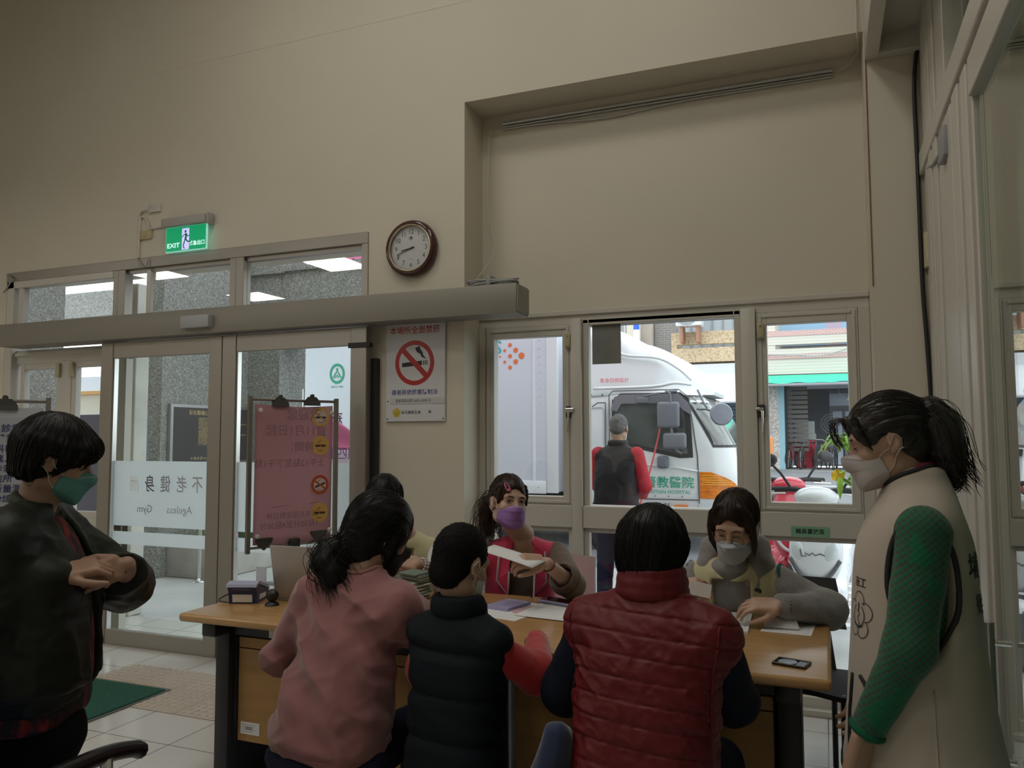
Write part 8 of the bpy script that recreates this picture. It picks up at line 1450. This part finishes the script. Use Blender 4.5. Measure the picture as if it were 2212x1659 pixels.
# ================================================================= SCOOTERS, RIDER AND PLANTS OUTSIDE
def scooter(lab, col, accent, loc, rz):
    s_ = thing('scooter', lab, 'scooter', (0, 0, 0)); b = mat('scooter_' + lab.split()[0], col, .2, coat=.5); a_ = mat('accent_' + lab.split()[0], accent, .4)
    for y in (.62, -.62):
        w_ = MB().lathe([(.12, -.05), (.20, -.055), (.235, -.03), (.235, .03), (.20, .055), (.12, .05)], (0, y, .235), (1, 0, 0), 26).build('wheel', rub, s_, 40); MB().lathe([(0, -.03), (.11, -.03), (.12, 0), (.11, .03), (0, .03)], (0, y, .235), (1, 0, 0), 18).build('rim', mat('rim_silver', (0.45, 0.45, 0.47), .3, metal=.8), w_, 40)
    F = Field().add(loft([(.40, 0, .42, .10, .05), (.55, 0, .44, .165, .065), (.72, 0, .42, .175, .07), (.88, 0, .38, .14, .06), (.98, 0, .34, .10, .05)], (0, 0, 0)), 0).add(ell((0, .34, 1.02), (.15, .12, .075)), .04); skin(F, 'front_shield', b, s_, .012)
    F = Field().add(cap((0, .56, .40), (0, .72, .40), .075, .06), 0); skin(F, 'front_mudguard', b, s_, .012); F = Field().add(chain([(0, .30, .30), (0, -.05, .28), (0, -.2, .45)], [.13, .13, .15], .05), 0).add(loft([(.42, 0, -.35, .14, .30), (.6, 0, -.38, .155, .34), (.72, 0, -.42, .12, .32)], (0, 0, 0)), .05).add(cap((0, -.6, .62), (0, -.85, .70), .10, .05), .05); skin(F, 'body', b, s_, .014)
    F = Field().add(cap((0, -.05, .77), (0, -.65, .80), .13, .11), 0); F.cut(rbox((0, -.3, .60), (.4, .8, .10), .01)); skin(F, 'seat', rub, s_, .012); MB().tube([(-.33, .26, 1.06), (-.16, .33, 1.07), (0, .34, 1.05), (.16, .33, 1.07), (.33, .26, 1.06)], .02, 8).build('handlebar', rub, s_, 60)
    for sx in (-1, 1):
        F = Field().add(ell((sx * .34, .30, 1.27), (.075, .022, .052), rot(0, 0, sx * 20)), 0); m = skin(F, 'mirror', mat('mirror_black', (0.035, 0.036, 0.042), .3), s_, .006); MB().tube([(sx * .17, .32, 1.07), (sx * .24, .33, 1.18), (sx * .31, .315, 1.25)], .010, 6).build('stalk', rub, m)
        F = Field().add(ell((sx * .095, .475, .64), (.05, .03, .095), rot(0, 0, sx * 25)), 0); skin(F, 'headlight', mat('lamp_clear', (0.62, 0.66, 0.70), .08, coat=.6), s_, .006); MB().tube([(sx * .29, .33, 1.05), (sx * .36, .36, 1.035), (sx * .20, .40, 1.045)], .007, 6).build('brake_lever', steel2_m, s_)
    MB().tube(arc([(-.165, .475, .60), (-.09, .505, .49), (0, .51, .455), (.09, .505, .49), (.165, .475, .60)]), .014, 8).build('trim', a_, s_, 180); MB().lathe([(.018, 0), (.016, .004), (0, .005)], (0, .502, .76), (0, 1, .15), 14).build('emblem', a_, s_); t = MB(); stroke(t, [(.09, .03), (.08, -.02), (.05, -.015), (.06, .005), (.03, -.01), (.01, .006), (-.01, -.01), (-.04, .004), (-.07, -.008)], .008, (0, .512, .64), X, Z); t.build('script_mark', a_, s_)
    MB().box(-.10, .10, -.93, -.92, .45, .58).build('plate', white_m, s_); s_.location = loc; s_.rotation_euler = (0, 0, R_(rz)); return s_
scooter('white scooter with dark mirrors facing the right window', (0.72, 0.73, 0.76), (0.10, 0.10, 0.12), (-.03, 6.35, 0), 172); scooter('red scooter parked behind the white scooter', (0.55, 0.03, 0.06), (0.6, 0.6, 0.6), (-.42, 7.75, 0), 196)
# leafy branches with a yellow flower
def branch(lab, base, pts, seed, n, flower=None):
    random.seed(seed); o = thing('branch', lab, 'plant', base); MB().tube(arc([base] + pts), .008, 6).build('stem', mat('stem_green', (0.12, 0.16, 0.05), .7), o, 180); P = arc(pts, 6); m = MB()
    for k in range(n): q = Vector(P[int(random.random() * (len(P) - 1))]) + Vector((random.uniform(-.05, .05), random.uniform(-.08, .08), random.uniform(-.03, .03))); leaf_geo(m, q, (random.uniform(-1, 1), random.uniform(-.8, .8), random.uniform(-.2, .5)), Z, random.uniform(.07, .12), random.uniform(.03, .045), .9)
    m.build('leaves', leafl, o, 180)
    if flower:
        m = MB(); q = Vector(flower)
        for k in range(5): a = R_(72 * k); leaf_geo(m, q, (math.cos(a), -.5, math.sin(a)), Y, .045, .045, .1)
        m.build('flower', mat('petal_yellow', (0.75, 0.48, 0.01), .5), o, 180)
branch('leafy green branch outside level with the ponytailed woman\'s forehead', (.42, 5.45, 0), [(.40, 5.45, 1.0), (.30, 5.42, 1.36), (.14, 5.40, 1.44), (.0, 5.40, 1.42)], 3, 60); branch('leafy green spray at the upper right edge of the right window', (.45, 5.5, 0), [(.43, 5.5, 1.2), (.30, 5.45, 1.66), (.19, 5.42, 1.72)], 5, 34); branch('low leafy stem with a yellow flower outside the right window', (.40, 5.3, 0), [(.38, 5.3, .8), (.25, 5.3, 1.05), (.13, 5.3, 1.16), (.07, 5.3, 1.20)], 8, 26, (.06, 5.28, 1.21))
# delivery rider passing behind the lorry
def rider():
    p = person('rider in a red vest on a motorcycle passing behind the lorry', (-1.75, 15.2, .1)); O = (-1.75, 15.2, .92); Rt = rot(90, -12); T = lambda v: A3(O) + np.array(Rt, f4) @ A3(v); neck = T((0, 0, .5)); C = neck + A3((-.05, 0, .15)); R = rot(90, -8); st = [(a * .95, b, c, d, e) for a, b, c, d, e in TORSO]
    S1, E1, W1 = T((-.16, 0, .42)), T((-.24, .2, .25)), T((-.22, .42, .22)); S2, E2, W2 = T((.16, 0, .42)), T((.24, .2, .25)), T((.22, .42, .22)); h1, _ = hand_prims(W1, frame_to((-1, 0, 0), (0, 0, 1)), -1, curl=(60, 60, 40)); h2, _ = hand_prims(W2, frame_to((-1, 0, 0), (0, 0, 1)), 1, curl=(60, 60, 40))
    body(p, C, R, 1, 'shut', neck, O, Rt, st, [(S1, E1, W1), (S2, E2, W2)], [h1, h2], h=.009); V = Field().add(loft([(a, b, c, d + .04, e + .04) for a, b, c, d, e in st], O, Rt), 0); skin(V, 'vest', mat('rider_red', (0.62, 0.03, 0.03), .6), p, .012); G = Field()
    for S, E, W_ in ((S1, E1, W1), (S2, E2, W2)): G.add(cap(S, E, .06, .055), 0).add(cap(E, W_, .055, .045), .03)
    skin(G, 'sleeves', NAVY, p, .012); legs_cloth(p, T((0, 0, 0)), (T((-.16, .42, -.08)), T((.16, .42, -.08))), (T((-.14, .28, -.52)), T((.14, .28, -.52))), NAVY); H = Field().add(in_frame(C, R, 1, lambda q: ell((0, -.015, .03), (.09, .11, .10))(q), .2), 0); H.cut(ell(hp(C, R, 1, (0, .13, -.05)), (.1, .1, .1))); skin(H, 'hair', mat('rider_hair', (0.14, 0.07, 0.04), .6), p, .01); mask_part(p, C, R, 1, MATS['mask_white'], strap_w)
rider(); scooter('blue motorcycle under the rider in the red vest', (0.03, 0.08, 0.45), (0.5, 0.5, 0.5), (-1.95, 15.2, .1), 90)
bxo = thing('delivery_box', 'orange delivery box on the blue motorcycle', 'box', (-1.25, 15.2, .9)); MB().box(-1.42, -.92, 14.95, 15.45, .93, 1.45, .05, 3).build('case', mat('box_orange', (0.75, 0.24, 0.03), .5), bxo, 40)
# person sitting inside the shop
def sitter():
    p = person('person sitting in the shop doorway beside the wooden chair', (1.75, 28.3, .37)); O = (1.75, 28.3, .85); T = lambda v: A3(O) + A3(v); neck = T((0, 0, .52)); C = neck + A3((0, -.03, .14)); R = rot(180, -10); Rt = rot(180, 0)
    S1, E1, W1 = T((-.17, 0, .43)), T((-.22, -.1, .2)), T((-.12, -.32, .12)); S2, E2, W2 = T((.17, 0, .43)), T((.22, -.1, .2)), T((.12, -.32, .12)); h1, _ = hand_prims(W1, frame_to((.3, -1, 0), (0, 0, 1)), 1); h2, _ = hand_prims(W2, frame_to((-.3, -1, 0), (0, 0, 1)), -1); ft = [(T((-.1, 0, 0)), T((-.14, -.42, .02)), T((-.12, -.48, -.42)), T((-.12, -.62, -.45))), (T((.1, 0, 0)), T((.14, -.42, .02)), T((.12, -.48, -.42)), T((.12, -.62, -.45)))]
    body(p, C, R, 1, 'shut', neck, O, Rt, TORSO, [(S1, E1, W1), (S2, E2, W2)], [h1, h2], ft, h=.012); V = Field().add(loft([(a, b, c, d + .04, e + .04) for a, b, c, d, e in TORSO], O, Rt), 0)
    for S, E, W_ in ((S1, E1, W1), (S2, E2, W2)): V.add(cap(S, E, .06, .055), .03).add(cap(E, W_, .055, .045), .03)
    skin(V, 'jacket', mat('sitter_dark', (0.03, 0.032, 0.04), .8), p, .015); legs_cloth(p, T((0, 0, 0)), (T((-.14, -.42, .02)), T((.14, -.42, .02))), (T((-.12, -.47, -.36)), T((.12, -.47, -.36))), NAVY, h=.015); H = Field().add(in_frame(C, R, 1, lambda q: ell((0, -.015, .03), (.09, .11, .10))(q), .2), 0); H.cut(ell(hp(C, R, 1, (0, .13, -.05)), (.1, .1, .1))); skin(H, 'hair', hair_m, p, .012)
sitter(); sto = thing('stool', 'low dark stool under the person in the shop doorway', 'stool', (1.75, 28.35, .37)); MB().box(1.53, 1.97, 28.15, 28.6, .72, .77, .01).build('seat', BLACKC, sto); [MB().box(x, x + .04, y, y + .04, .37, .72).build('leg', BLACKC, sto) for x in (1.55, 1.91) for y in (28.17, 28.54)]
